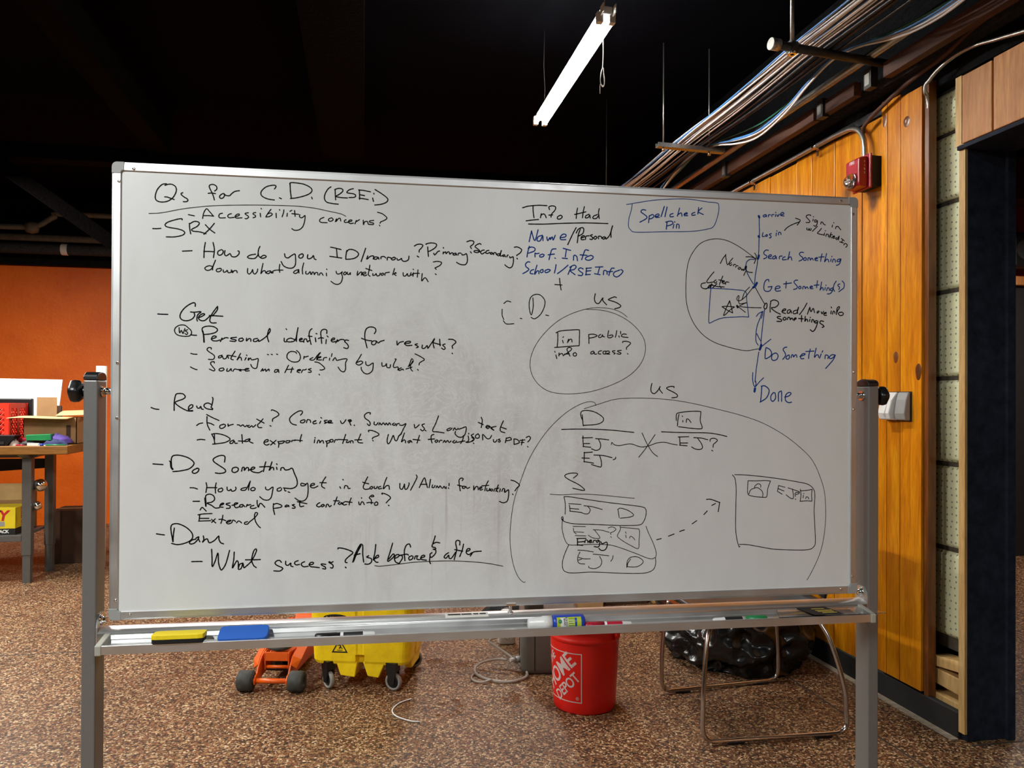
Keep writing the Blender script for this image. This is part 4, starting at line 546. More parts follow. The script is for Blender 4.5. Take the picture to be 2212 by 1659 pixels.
('k', 2.4, 'public info access?', '188.9,142.7 189.7,132.5 189.8,121.3|188.9,143.1 199.7,144.5 210.2,141 201.9,136.8 190.4,134.6|219.7,144.2 214.4,141.1 214.4,137 220.7,137.5 223.9,143.3 224.9,139.2 229.1,138.3|239.2,153.8 237.5,145.6 237.1,137.4 243.9,136.5 249.8,140.1 248.1,143.3 239.7,141.5|259.7,154.2 258.2,145.9 256.1,137.7|265,140.9 266.1,137.9|269.2,152.7 269.6,146.1|284.1,145.4 276.6,146.3 271.3,142.1 274.5,139.1 288.3,137.9|108.1,92.7 110.2,83.7|105.4,100.8 106,99.2|115.9,97.7 115.5,90|115.9,92.8 121.3,96.2 124.6,95 126.1,90.6|127.1,92 135.4,97.2 145.7,105.4 145.7,109.9 139.4,111 135.3,106.3 138.5,99.2 142.7,90.2|129.2,95.1 141.6,95.6|156.1,99.1 150.9,96.4 152,91.3 157.2,91 159.2,95.5 155.7,99.1|202,103.2 195.7,101.1 194.7,96.4 199.9,97 203.1,101.2 204.1,96.1 209.4,96.2|221.9,104.5 214.6,102.3 213.6,97.2 219.9,96.3|232.4,103.6 226.1,102.5 225.5,97.4 230.4,96.4|230.4,96.4 240.9,99.6 239.8,103.7 233.5,102.6 232.5,97.5 242,96.2|255.6,105 249.3,103.9 250.4,101.2 255.7,98.8 252.5,96.3|271.5,106.2 262,104.7 264.1,102 270.5,99.4 267.3,96.5 259.9,97.9|274.6,124.7 275.6,127.8 286.3,128 294.8,124 288.4,116.7 284.2,112.6 284.6,108.5|287.2,98.2 288.5,97.2'),
('k', 2.5, 'US', '349.6,25.9 346.9,13.6 348.6,4.3 356.2,0.8 365.8,9.6 371.1,18.9 369,11.6 376.6,1.8|406.3,16 405.7,18.5 395.9,18.4 387.3,14.9 391.6,10.8 406.8,3.6 415,-2.5 413.3,-7.7 400.8,-9.4'),
('g', 1.5, 'large arch', '178.5,-37 213.1,-26.3 254,-14.2 295.2,-10.7 350.7,-11.1 406.7,-15.4 463.2,-24.6 520.3,-37.3 581.6,-52.2 643.4,-73.1 705.9,-107.1 759.8,-149.5 782.3,-178.3 799.1,-215.8 808.7,-248.9 811.6,-286.5 811.2,-326.1 805.5,-370.1 794.9,-407.3 775.9,-446 761.3,-469.9'),
('g', 1.5, 'large arch', '207.6,-29 204.8,-22.4 194,-19.8 175,-23.8 148,-37.1 121.2,-56.9 91.8,-85.8 65.3,-121.1 41.6,-162.7 23.4,-209.5 16.8,-227.6 7.8,-256.4 1.4,-295.2 -1.8,-339.3 0.5,-378.3 7.2,-412.3 17.9,-438.6 29.8,-451.9 35.9,-452.1'),
('k', 2.3, 'D above EJ EJ', '173.7,-51.6 175.2,-66.1 176.6,-78.8|175.2,-66.1 170.2,-52.9 172.4,-43.6 185.9,-41 204.9,-44.9 221.3,-54.1 227.4,-62.1 222.8,-70 207.8,-75.3 176.6,-77.4|122.7,-87.1 159,-86.4 199.7,-86.7 240.6,-88.6 276.3,-91.8 304,-94.8|176.1,-103 176.2,-116.2 177.6,-129.4|174,-107.8 199.8,-107.1|176.8,-121.5 193,-121.6|176,-128.6 195.8,-130.6|207.4,-109.7 224.3,-110.6 240.7,-113|214.8,-111.1 220.3,-124.3 217.6,-134.9 208.1,-138 197.2,-134.3|178.2,-143.9 199.9,-142.2|179.6,-142.6 178.9,-166.4|173.4,-156.3 192.4,-157.2|178.3,-165.1 202.8,-169.2|203.2,-149.4 227.2,-150.9 249.1,-156.3|217.7,-150.8 221.8,-164.1 221.9,-177.3 215.1,-177.8 197.3,-172.3|258.2,-155 257.4,-159 251.9,-161.1'),
('k', 1.9, 'wavy line with cross', '247.1,-124.4 248.4,-119.1 254.5,-124.5 268.2,-126.7 295.8,-122.8 320.7,-130.1 340.2,-128.3 362.4,-120.9 382,-119.1 398.8,-122.9 415.7,-126|324.7,-95.9 337.3,-122.1 351.4,-143.6 364.8,-154.4|358.2,-100 342.9,-122.2 329.1,-140.8 316.7,-155.4'),
('k', 2.3, 'in square above EJ?', '419.7,-49.8 416.9,-63.3 415.5,-79.4|412.7,-66 412.6,-52.5 418.2,-46.6 446.5,-43 473.4,-42.9 476.3,-47 474.9,-65.9 480.1,-82.2 475,-86.2 452.3,-84.8 418.4,-80.8|429.6,-65.9 429.6,-69.2|428.1,-54.6 429,-55.7|438.6,-70 439.5,-61.9 445.1,-63.2 450.8,-70.8|374.3,-93.3 407.2,-94.7 449.5,-95.6 492.1,-96.2 520.7,-99.8 545.1,-105.3|421.3,-106.3 422.8,-127.3|417.6,-106.3 445.3,-105.6|422.7,-121.1 442.5,-121.2|421.4,-126.5 441.1,-128|458,-107.8 477.9,-109.2 495,-113.3|468,-109.2 478,-122.7 480.9,-133.5 472.3,-137.6 461,-135.6 452.5,-130.7|500.7,-117.4 502.2,-111.4 512.1,-109.8 520.2,-114.7 513.6,-121.5 509.3,-125.5 508.8,-132.3|505.7,-139.6 508,-141.3'),
('k', 2.3, 'S', '152.8,-204.9 162.8,-196.6 159.5,-193.1 146,-193 133.9,-196.3 132,-201.5 143.4,-209.5 165,-220.3 180,-232.3 175.9,-234.9 151,-229.3'),
('g', 1.6, 'line under S', '95.2,-243.2 122,-244.9 159.7,-243.9 200.4,-245.2 241.3,-249.2 282.5,-253.8 306,-256'),
('k', 1.9, 'row EJ D', '129.6,-249.5 132.9,-268.7 132.5,-291.8|129.6,-249.5 143.6,-250 173.3,-254.9 227.7,-263.6 282.6,-271.1 324.1,-277.1 335.2,-284 334.7,-301.3 327,-317.2 315.9,-321.8 282.8,-322.2 241.6,-320.3 200.7,-317.9 160.1,-316 138.5,-312.2 126.3,-306.7 123.6,-300.1 127.1,-298.3 127.7,-308|142.9,-270.2 145.1,-284.7|141,-266.7 172,-268.8|143.7,-278.1 166.6,-280.3|143.7,-284.7 173.4,-288.3|178.8,-272.1 200.5,-275.1 225.1,-282.1|188.3,-273.6 194.6,-281.6 191.1,-290.8 181.6,-291.9 172.1,-288.3|264.8,-284.1 267.6,-302.7|263.4,-282.8 271.6,-279.7 290.9,-285.9 304.2,-296.8 293.7,-301.9 270.3,-304.1'),
('k', 1.6, 'row EJ? in', '126.3,-302.7 125.1,-323.7 129.2,-344.8 136,-360.7 144.1,-366.1 160.3,-367.1 200.9,-366.2 241.8,-368.5 269.3,-375.8 310.7,-391.4 338.5,-402.8 352.4,-405.3 359.3,-402.1|335.9,-324.8 341,-338.8 355,-368.5 362.1,-390.1 361.3,-400.8|152,-321.6 183.1,-322.8|153.3,-325.6 154.7,-334.8 160.2,-340.2|154.7,-334.8 179.1,-336.7|157.5,-344.1 184.5,-345.5|202.1,-330.6 222.5,-332.3 243.1,-338.1|206.2,-332 218.5,-348.1 215.8,-352.5 200.8,-350.3 190.5,-344|239.7,-327.4 249.8,-324.9 259.5,-330.4 252.6,-336.9 245.8,-339.4 247.2,-343.4|246.4,-349 248.6,-350.6|269.9,-323.5 270.5,-332 263.6,-345.1 265,-350.5 277.5,-360 296.8,-371.1 316.2,-379.1 318.3,-359.7 318.8,-334.4 310.4,-330.7 271.8,-326.2|284.3,-345.6 285.7,-352.3|283.4,-337.6 285.6,-341.6|294,-353.2 296.7,-348.5 303.6,-352.7 307.8,-358.1'),
('k', 2.6, 'Energy', '163.4,-350.8 163.5,-367.9|161.6,-351.3 184.6,-351.3|163.5,-360 180.5,-359.1|164.3,-366.6 176.5,-368.2|181.9,-361.8 183.2,-355.2 188.6,-356.7 189.5,-362|191.4,-359.4 198.2,-358.2 196.8,-355.5 192.7,-358.1 194.1,-362.1 199.5,-360.9|202.2,-362.3 204.1,-357 209,-357.1|215.8,-356 210.4,-358.5 213.1,-362 217.7,-357.3 218.6,-367.9 214.5,-373.1 205,-371.6|221.3,-360.1 225.4,-365.4 236.3,-361.7 237.7,-371 232.3,-380.2 222.8,-381.3 216.7,-376.3'),
('k', 1.8, 'row EJ D', '141.9,-366.1 133.4,-384.3 126.8,-405.1 127.7,-423.5 136.3,-431.6 155.2,-434.2 201.2,-433.5 269.5,-438.2 310.9,-440.2 338.6,-438.9 355.3,-431.3 360.8,-416.8 360.2,-402.1|164.4,-379.3 182,-380.8 203.2,-384.7|169.8,-383.9 164.5,-395.6 164.5,-406.1 169.9,-412 182.1,-413.4|166.4,-396.9 179.4,-400.7 195.6,-401.2|165.8,-403.5 173.9,-401.6|202.4,-390 222.8,-392.4 241.9,-395|218.7,-395.7 224.2,-407.7 220.2,-419.5 206.6,-425.2 193,-422.7 191.6,-418.7|252.3,-394.7 251.5,-401.9 246.9,-408.4|296.9,-404.4 290.1,-414.8 287.4,-425.4 288.7,-409.5 296.9,-400.4 313.5,-399.5 327.4,-407.9 326.9,-415.9 313.6,-423.5 294.2,-423.5 287.3,-421.4'),
('k', 2.4, 'dashed arrow', '363.3,-358.6 375.1,-356.2|393.5,-350.7 408.1,-345.6|422.2,-339.8 434.8,-336|454.6,-321.6 466.7,-313.7|485.1,-299.2 494.2,-290.2|505.6,-276.9 515.6,-272.1|491.8,-261.5 504.1,-261.7 525.6,-269.6 526.4,-269.1|526.4,-269.1 524.8,-280.4 522.8,-292.6'),
('k', 1.9, 'card with face icon EJ? in', '560,-201.3 566.9,-211.1 569.9,-234.9 569.4,-278.2 568.9,-332.2 572,-360.4 577.8,-381 580.5,-380|566.2,-200.7 600.2,-202.4 646.4,-207.2 693,-213.6 740,-221.8 763.6,-227.5 777.8,-238.7 782.1,-255.2 780.3,-292.6 782.3,-336.6 784.1,-369.6 780.6,-384.9 764,-393.2 717,-392.7 670.2,-389.4 635.4,-383.1 600.7,-376.6 578.9,-375.2|601.4,-216.9 600.3,-235.3 601.5,-249.4 611.9,-255 646.6,-258.8 652.4,-253.4 654.6,-236 661.6,-217.6|661.6,-217.6 646.5,-216.3 623.3,-216.9 601.4,-216.3|619.4,-235.6 619.9,-230.1 627.9,-224.4 634.9,-227.1 635.4,-233.2|603.8,-249.5 608.4,-239.8 618.7,-235.1 628,-234.6 638.4,-242.3 641.5,-251.1 640.1,-257.6|683.7,-228.8 680.3,-244|684.9,-229.9 700.6,-234|681.4,-236.8 698.3,-243.6|680.3,-244 693.1,-251.4|709,-235.6 723.6,-240.2 740,-245.9|721.2,-240.2 723.6,-254.4 722.4,-263.2 714.2,-260.8 703.7,-253|727.1,-252.3 730.6,-247.9 740,-248.1 736.5,-251.3 729.5,-253.4 728.3,-257.8|728.8,-264.3 730,-265.5|742.4,-239.3 744.3,-254.7 742,-269.6|742.4,-243.7 758.9,-242.8 775,-240.2|775,-240.2 773.1,-252.9 774.3,-270.1|774.3,-270.1 759,-269.2 741.3,-270|750.7,-254.8 750,-261.8|751.8,-250.4 752.3,-251.3|757.1,-264.1 758.5,-259.3 763.7,-260.5 765.6,-264.9'),
('b', 1.8, 'box around Spellcheck Pin', '282.9,463.7 296.1,466.4 348.9,476.8 405,482.8 447.4,483.9 490.1,479.5 515.8,477.9 521.6,472.2 520.2,450.3 508.9,419.9 490.3,411.1 447.7,404 377.2,400.5 307.5,396.8 293.6,402.2 288.1,411.3 289.4,430.1 294.8,449 297.5,465.2'),
('b', 2.7, 'Spellcheck Pin', '332.3,451.9 323.9,452.9 319.8,447.4 326.8,442.3 335.1,435.9 332.4,430.5 317.1,421.8|341.3,438.9 339.4,421.4|340.7,437.5 349.1,441.9 353.3,438 347.7,432.4 340.7,430.8|356.1,436.8 365.8,439.9 364.4,443.9 357.4,440.9 357.5,435.5 367.3,435.9|379.8,463.3 371.4,437.4|386.8,462.3 381.3,437.8|402.3,446.8 395.3,443.8 395.3,438.4 403.7,439.3|419.2,461 413.6,440.5|415,444.6 423.5,449 425.5,441|430.5,445.3 439,447.5 437.6,450.1 431.9,447.2 432,442.6 440.4,443|458.9,451.8 451.8,448.8 451.8,444.2 460.3,445.7|468.8,464.5 466.8,448.1|477.3,463.5 467.9,454.1 481.1,447.3|386.9,425.9 385,407|383.3,424.5 396.7,427.7 402.4,423.3 396.8,418.2 386.1,415.1|404.7,419.9 402.4,410.4|406.6,426.2 407.2,425.1|410.9,410.7 412.3,420.2 417.9,419.1 417.9,410.4'),
('b', 2.3, 'flow line arrive to Done', '629.3,447.2 629.4,429.2 630.1,408.1 628.8,387 628.4,365.8 627.4,346.8|626.3,344.7 623.6,323.5 619.7,302.3 617.5,281.1 616.4,274.8|644.6,215.1 642,196.1 638.7,168.6 635.4,136.9 635,124.2|627.6,124.1 621.5,134.5 621.5,153.5 625.2,174.6 633,193.8 637.5,208.6|622.2,196.3 628.9,204.2 640.1,209.7|640.1,209.7 639,202.3 635.7,191.7|623.5,153.5 631.4,138.9 634.8,134.7|661.7,140 649.4,130.7 638.2,122.1 631.5,115.7|629.2,107.2 625.9,86.1 622.7,65 620.5,43.9 619.4,31.3|613.3,55.4 612.7,39.7 614.9,27 618.3,19.7 621.7,25 621.6,31.3 619.4,35.5|642.5,42.4 631.7,32.4 620.6,19.7|614.1,277.9 604,293.4 597.3,305.8 595,314.2 593.9,324.7 597.2,334.2 606.1,339.8 617.3,339.7'),
('b', 6, 'dots on flow line', '628.2,449.2 629.5,446.1|627.9,398.5 629,396.5|628.5,350.6 627.4,345.8 625.8,341.5|623.8,281.3 618.6,272.7 613.5,269|635.5,125.5 634.1,119.1 631.5,112.8|619.4,15.7 617.9,7.3'),
('b', 2.5, 'arrive', '647.3,454.3 640.5,451.9 640.5,448.3 646.2,449.3 648,453.2 648.9,448.6|654,448.8 654,453.5 659.7,454.1|663.1,449.6 663.7,454.3 668.7,455.1|673.2,455.3 672.8,450|673.7,460.6 674.1,459.6|676.6,455.5 678.9,450.7 683.4,456.8|686.8,454.8 695.4,457.7 693.6,461.5 687.9,459.1 687.3,453.8 696.3,452.5'),
('b', 2.5, 'log in', '639.5,408.5 637.8,398.9 643.6,398.7|649.7,403.6 645.9,400.7 648.6,398.7 651.9,402.2 649,403.8|662.1,406.8 657.1,404.9 657.6,402.8 661.6,399.8 659.4,395.5 656.5,396.4|675.6,408.8 674.5,401.3|676.7,414.1 677.2,413.3|681.3,403.7 681.9,410.1 686.9,410.3 688.1,405'),
('k', 2.4, 'arrow to Sign in w/ LinkedIn', '697.6,416 705,423.7 718.7,431.7 739.2,439.9|727.3,448.4 734.6,446.2 740.3,443.2 736.4,436.6 731.9,430.7|768.9,456.1 767.7,458.2 760.8,457.9 756.3,453.4 762,447.3 766.6,442.1 764.3,438.8 756.3,438.5|775.8,447.8 774.6,443.1|776.2,454.2 776.7,453.4|786.1,445 780.4,445.9 780.4,440.5 786.1,442.2 787.3,444 786.2,435.4 781.6,429.9 777,431.8|796.5,435.8 797.7,441.2 802.3,440.3 803.4,437.2 809.2,434.2|828.9,434.9 827.7,429.5|832.3,441.1 832.8,440.2|837,425.6 839.3,431.1 845.1,431.3 847.4,428.2 852.1,423.4|758.6,424.7 758.7,420.5 763.2,419.6 764.4,423.9 766.7,418.6 770.1,420.9 769.4,424.1|787.3,430.1 780.4,423.4 773.6,416.8|798.4,425.2 793.1,418.6 787.4,412.4 795.4,410.1 804.7,408.3|807,413.7 805.8,407.3|809.3,419.6 809.7,418.8|810.4,405.3 812.7,410.7 817.4,409.8 817.4,404.5|825.4,415.5 819.7,402.4|828.9,410.3 822,407.9 826.6,401.6|828.9,403.8 834.7,405.1 833.1,407.2 829.4,404.9 830.8,401.1 835.9,402|841.7,403.2 838.2,401 840.5,397.8 844,401.2 847.5,407.7 845.2,396.9|853.3,401.5 861.9,395.4|858,398.5 853.3,390.8|848.7,392.8 859.2,389.9|860.3,384.6 863.8,389 869.6,386 869.6,382.8 865.7,379'),
('b', 2.6, 'Search Something', '654.3,364.2 647.5,364.4 641.9,358.9 643.1,353.7 649.8,349.7 648.7,345.4 641.5,342|654.4,346.6 662.2,350.1 661.1,353.2 655.5,350.9 654.4,344.5 662.3,343.3|673.5,351.5 666.8,348.1 665.6,343.4 671.3,343.6 674.7,349.4 675.8,343.1|683.7,343.4 684.4,349.7 691.6,351|699.6,349.2 693.9,346.9 692.8,341.5 703,342.5|711.6,362.3 708.7,349.5 706.4,342 710.9,348.5 715.5,348.6 717.8,341.3|749.7,361.5 742.8,362.3 738.2,357.9 741.7,352.7 747.4,348.6 745.1,343.2 737.2,339.4|753.1,348.8 749.7,345.5 750.9,341.9 755.4,342.5 757.3,346.8 753.6,349.3|761.2,341.6 762.3,348.1 766.9,348.2 768,342.9 772.6,348.4 776.1,343.2|780.7,345.4 787.5,347.8 786.4,350.3 781.1,347.6 781.8,342.9 788.7,342.5|800.2,360 797.9,350.3 796.3,340.6|791,351.1 806,352.7|812.9,361.5 809.4,348.5 807.1,339.9 812.9,346.5 817.1,345.6 818.7,339.8|825.6,348 824,341.5|827.2,354.5 827.7,353.4|829.1,339.5 831.4,347.1 836,346.2 837.2,339.8|851.1,348.8 844.2,347.1 841.8,342.1 847.7,342.3 852.7,348.9 850,339.1 845.4,333.6 839.6,331.9'),
('k', 1.7, 'long loop arrow', '620.7,341.3 597.1,357.4 572.6,372.3 545.9,384 519.3,388.2 492.9,384.1 471,372.9 453.6,351.5 442.8,328.2 437.5,296.9 436.1,254 438.8,222.9 447.7,194 463,167.3 485,144.8 513.6,128.6 546.8,118.6 577.9,111.8 597.9,109.9 613.5,112.3 628.1,115'),
('k', 2.3, 'Narrow with arrowhead', '593.8,345.7 608.3,345.8 620.7,341.3|617.3,356 621.8,348.7 620.7,341.3 616.2,329.6|597.3,309 604,307.1 611.8,306.9|595,312.1 591.7,305.6 588.4,298.8|541.1,349.8 532.8,339.1 526.2,326.7|539.8,348.5 541.6,337.7 545,324.2 552.7,333.9 559.3,341.4|556,329.8 550.5,326.4 552.7,322.3 557.2,325.6|560.5,321.5 562.7,325.8 567.2,324.9|566.5,318.5 569.4,322.8 573.8,321.9|577.2,318.9 573.2,316 576.1,313.6 579.9,316.9 577.6,319.5|581.6,315.9 582.8,311.7 587.2,315 587.2,310.8 591.7,314.1'),
('k', 6, 'black dot', '594.3,321.5 592.8,315.1'),
('k', 2.4, 'Later Option', '509.7,305.3 502,296.7 491.1,281.8 494.4,277.7 508.7,280.2|515.3,285.6 509.8,281.3 513.1,277.2 517.5,281.5|532.9,295.5 527.4,282.8 524.1,274.3|521.9,285.8 534,284|530.7,279.7 537.4,282 535.1,284.1 530.7,280.8 534.1,276.7 539.6,278.9|539.6,274.8 541.8,281.1 548.9,280.3|487.8,277.5 478,275.1 475.8,268.8 480.2,263.7 491.2,263 497.7,271.5 506.5,272.8|486.8,261.8 497.7,267.3 504.3,275.9 499.9,265.3|506.5,265.5 517.5,276.2|504.3,271.7 519.7,269 537,268.4|524.1,271.2 528.6,266.1'),
('b', 2.1, 'box around star', '502.1,268.5 500,246.5 497.9,219.3 496.5,190.1 496.9,179.6 499.1,177.2 513.4,184.2 533.3,190.8 564.3,193.6 586.5,195.1 602.1,194.4|602.1,194.4 599.8,211.2 596.4,238.4 593,258.3 564,262.4 541.9,263.3 504.3,264.4 491.2,264'),
('b', 2.6, 'Get Something(s)', '655.7,285.3 654.5,290.2 647.8,288.3 643.3,279.7 642.2,267 646.7,260.8 656.9,261.1 662.5,267.6 663.6,272.9|653.5,271.5 664.7,272.9|672.6,266.8 685.1,270.3 683.9,274.5 676,273.2 672.6,266.8 676.1,261.6 687.4,262.9|702.7,286.7 701.4,269.7|695.2,280.1 716.8,283.5|733.9,290.7 728.2,290.6 723.6,286.2 728.2,279.9 732.8,274.7 730.5,269.4 722.5,267|739.6,276 736.2,272.7 738.5,269.2 743.1,271.8 740.8,276|747.6,268.8 748.8,275.2 753.3,274.7 754.5,270 759.1,274.8 762.5,270.2|767.1,272.5 774,274.8 772.1,277.3 767.5,274.6 768.9,270.4 775.8,270.6|787.7,291.2 785.4,273|778.5,279.2 792.3,280.6|799.2,288.3 796.5,273.3 794.7,266.8 799.3,273.3 802.7,273 803.9,267|809.6,274.7 808,268.2|811.2,280.1 811.7,279.2|813.1,266.2 815.4,273.3 820,272.8 820.5,267.1|830.4,274.2 824.7,271.9 823.5,267.6 828.8,268.1 831.6,273.8 828.1,264.5 822.4,259 815,258.1|839.7,291.6 833.9,282.8 831.6,272.1 835.1,265.3|850.1,284.4 845.5,283.2 844.3,279.9 849,275.7 846.7,270.3|855.9,292.5 861.7,285.8 860.6,275 853.6,269.4 846.7,264.3'),
('k', 2.1, 'lines to star', '604.1,270 590.8,256 584.1,237.9|614.2,270.3 604.1,258.4 595.2,247.7 584.1,237.9 576.3,234.6 571.9,235.5 570.3,240.7 574.1,247.6 576.3,245.1 574.8,236.6 576.4,228.3 579.7,227.3 595.3,229.8|619.8,268.5 631,249.6 644.6,227.8|574.2,219.8 586.4,226.4 595.3,230.8|575.3,218.8 593.1,206.2|579.7,220 608.7,218.5 635.6,218.5'),
('k', 2.3, 'hand drawn star', '551.3,234.4 556.4,215.2 559.3,203.8|559.3,203.8 546.5,209.8 530.9,218.8|530.9,218.8 542,220.1 564.2,219|564.2,219 550.9,209.9 539.9,199.1 535,197.4|535,197.4 542,214.9 551.3,234.4|547.5,225.5 550.8,231.9'),
('k', 5, 'black dot', '570.8,222.3 572.6,217.7'),
('k', 2.7, 'Read / Move info', '646.8,230 642.4,221.4 644.6,216.2 649.1,217.3 650.9,223.7 650.2,230 646.8,230|661.5,236.6 659.2,221.8 659.3,208.1|660.3,235.6 669.3,239 679.5,236 681.8,228.7 673.9,221.1 662.6,218.7 673.9,209.4 687.1,203.4|692,210.9 701.1,214.3 700,217.4 694.3,215.2 691.6,208.8 701.1,205.4|713.6,215.6 706.8,213.3 705.7,207 711.3,207.1 715.2,213.5 717,206.6|730.7,214.9 722.7,211.6 722.7,205.8 730.7,206.9 734.1,214 736.3,222.5|736.3,222.5 732.9,212.9 734.1,206.1|759.2,233.3 751.2,219.7 738.7,203.4|767.2,223.2 762.7,211.4 760.4,204.9|767.2,222.2 770,211.6 776.4,220.2 779.9,209.6|787.9,213 786.8,208.7 790.2,209.9 792.5,213.1 790.2,213.7|798.3,212.2 800.6,206.9 805.2,213.4|805.2,207 812.1,208.6 810.9,210.7 806.3,208.5 806.3,203.8 813.3,203.5|826,214.9 824.8,207.4|825.9,224.6 827.1,222.5|829.4,206.4 831.7,214 835.2,213 836.4,208.7|839.9,205.6 843.3,215.3 849.1,224 846.8,226.1 842.1,221.7 841,211|850.3,212.3 845.7,208.9 850.3,203.7 857.3,204.9 859.6,209.2 854.9,212.4 850.3,211.2'),
('k', 2.9, 'somethings', '687.6,198.1 679.6,196.9 679.6,193.7 689.8,189.7 688.7,185.4 677.4,185.2|698.9,196.2 694.4,192.9 696.6,188.7 702.3,191 701.2,195.6|705.7,190 708,195.8 712.5,195 713.7,190.1 718.2,194.5 721.6,189.2|723.9,190.4 729.6,192.6 728.4,195.3 724.3,192.5 725,188.2|744.4,201.4 744.4,185.5|736.4,193.8 749,193|754.7,199.5 753.6,186.7 757,192.1 760.4,191.1 761.6,186.2|767.3,192.3 766.2,187|768.4,197 768.9,196.2|771.9,184.9 773.7,191.4 777.6,190.4 778.8,185.1|786.8,189.5 781.1,187.3 782.2,183 788,185.3 789.1,188.5 785.7,175.6 780,164.8 774.3,161.5 768.5,165.7|805.2,187.7 797.2,188.6 794.9,183.3 801.8,179.1 806,174.9 800.7,172'),
('b', 2.7, 'Do Something', '648.3,118.1 646.1,103.3 646.1,90.6|649.4,118.5 658.4,114 663.4,105.6 660.7,97.1 648.4,90|672,104.7 665.2,100.3 663.5,90.8 668.7,86.2 677.7,89.3 681.1,98.4 676.5,104.7 671.6,104.7|704.8,120.6 698,118.8 694.6,113.5 699.1,107.2 701.4,100.8 699.2,95.5 693.5,89.1|710.5,101 704.8,97.7 702.6,92.4 707.1,89.7 711.7,93.6 711,100.3|716.2,93.6 718.5,101.1 721.9,100.1 723,95.8 727.6,101.2 731,100.2 732.1,94.9|740.1,97.1 752.7,101.5 753.8,104.7 746.9,103.6 742.4,98.2 743.6,91.8 751.5,91.9|768.6,116.7 765.2,102.8 764.1,92.1|756.1,110.1 779,111.5|784.7,119 781.3,105.1 780.2,95.5 785.9,102 790.5,101 791.7,95.7|798.5,104.3 794,93.6|803.1,112.9 800.8,108.6|808.9,92.7 810.1,101.2 815.8,101.3 818.2,98.1 817,92.8|835.5,102.7 827.4,102.5 820.5,96 825.1,92.9 832,96.2 837.8,102.7 832.1,90.8 822.8,80 810.9,67.5'),
('b', 2.8, 'Done', '637.4,19.8 636.3,-0.2 634.1,-18.7|635.8,20.9 645.2,22 655.4,14.7 657,6.3 649.8,-8.5 633,-19.2|668.9,5.3 662.8,-2.1 662.2,-12.7 667.9,-16.9 674.6,-8.4 673.4,3.2 668.9,5.3|682.5,-16.8 682.5,3.3 688.1,8.6 690.8,6.5 690.9,-17.2|699.5,-6.2 710.8,-2.9 716.5,3.5 709.6,5.5 701.7,-1.9 701.8,-14.6 709.7,-19.9 718.1,-18.8'),
]

# ================================================================== SETTING
XW = 2.33            # face of the panelled wall on the right
CEIL = 3.38
fl = struct('floor', MB().box(-6.5, 7.5, -3.2, 8.8, -0.05, 0), 'floor')
# cement strip along the right wall and the joints in the terrazzo
build('divider_strip', MB().box(2.285, XW - 0.012, 2.66, 8.79, 0.0, 0.004), 'kerb', fl)
build('divider_strip', MB().box(2.02, 2.028, 1.2, 3.60, 0.0, 0.0012), 'joint', fl)
build('divider_strip', MB().box(2.33, 7.4, 2.60, 2.608, 0.0, 0.0012), 'joint', fl)
build('divider_strip', MB().box(-6.4, 2.27, 4.40, 4.408, 0.0, 0.0010), 'joint', fl)
ce = struct('ceiling', MB().box(-6.5, 7.5, -3.2, 8.8, CEIL, CEIL + 0.1), 'black')
wb = struct('wall_back', MB().box(-6.5, XW + 0.15, 8.8, 8.95, 0, 2.70), 'orange')
build('upper_wall', MB().box(-6.5, XW + 0.15, 8.72, 8.95, 2.70, CEIL), 'black_rough', wb, label='black painted band above the orange wall')
struct('wall_left', MB().box(-6.6, -6.5, -3.2, 8.95, 0, CEIL), 'beam')
struct('wall_front', MB().box(-6.5, 7.5, -3.3, -3.2, 0, CEIL), 'beam')

# ---- right wall: masonry behind, pine boards, exposed glazed blocks, black lath above
wr = struct('wall_right', MB().box(2.47, 2.52, 2.67, 8.8, 0, CEIL).box(2.47, 2.52, -3.2, 1.45, 0, CEIL).box(2.40, 2.52, 1.45, 2.67, 2.62, CEIL), 'black_rough')
build('upper_wall', MB().box(2.36, 2.47, -3.2, 8.8, 2.66, CEIL), 'black_rough', wr, label='black rough masonry above the pine boards')
build('plaster_ledge', MB().box(2.295, 2.36, 1.0, 8.8, 2.755, 2.80), 'lath', wr, label='dusty grey plaster ledge')
build('plaster_ledge', MB().box(2.325, 2.36, 3.05, 8.8, 2.655, 2.69), 'lath', wr, label='dusty grey plaster edge above the boards')
edges = [4.72, 4.525, 4.338, 4.13, 3.85, 3.701, 3.499, 3.286, 3.121]
yb = 8.79
e2 = []
while yb > 4.8:
    e2.append(yb); yb -= 0.2045
edges = e2 + edges
for i in range(len(edges) - 1):
    y1, y0 = edges[i], edges[i + 1]
    off = random.uniform(-0.002, 0.002)
    build('wood_plank', MB().box(XW + off, XW + 0.018, y0 + 0.0025, y1 - 0.0025, 0.10, 2.652 + random.uniform(-0.006, 0.006)), 'pine', wr, bevel=0.0025)
for y0, y1, zt in ((3.082, 3.121, 2.70), (2.995, 3.08, 2.69), (2.862, 2.993, 2.675)):
    build('wood_plank', MB().box(2.312, XW + 0.016, y0 + 0.0008, y1 - 0.0008, 0.115, zt), 'pine', wr, bevel=0.0018)
for (y, z, ry, rz_) in ((3.022, 1.532, 0.016, 0.026), (2.880, 1.463, 0.018, 0.036), (3.10, 2.610, 0.014, 0.030), (2.955, 2.555, 0.020, 0.024)):
    build('knot', MB().grid(lambda u, v: (2.3119 - 0.0022 * (1 - v * v) * (1 if v > 0.35 else 0.4), y + ry * v * cos(2 * pi * u) * (1 + 0.08 * sin(6 * pi * u)), z + rz_ * v * sin(2 * pi * u)), 22, 6, True, None, True), 'pine_dark', wr, label='dark knot in the pine')
build('edge_trim', MB().box(2.322, 2.36, 2.833, 2.858, 0.10, 2.69), 'pine_dark', wr, label='dark wooden edge strip', bevel=0.002)
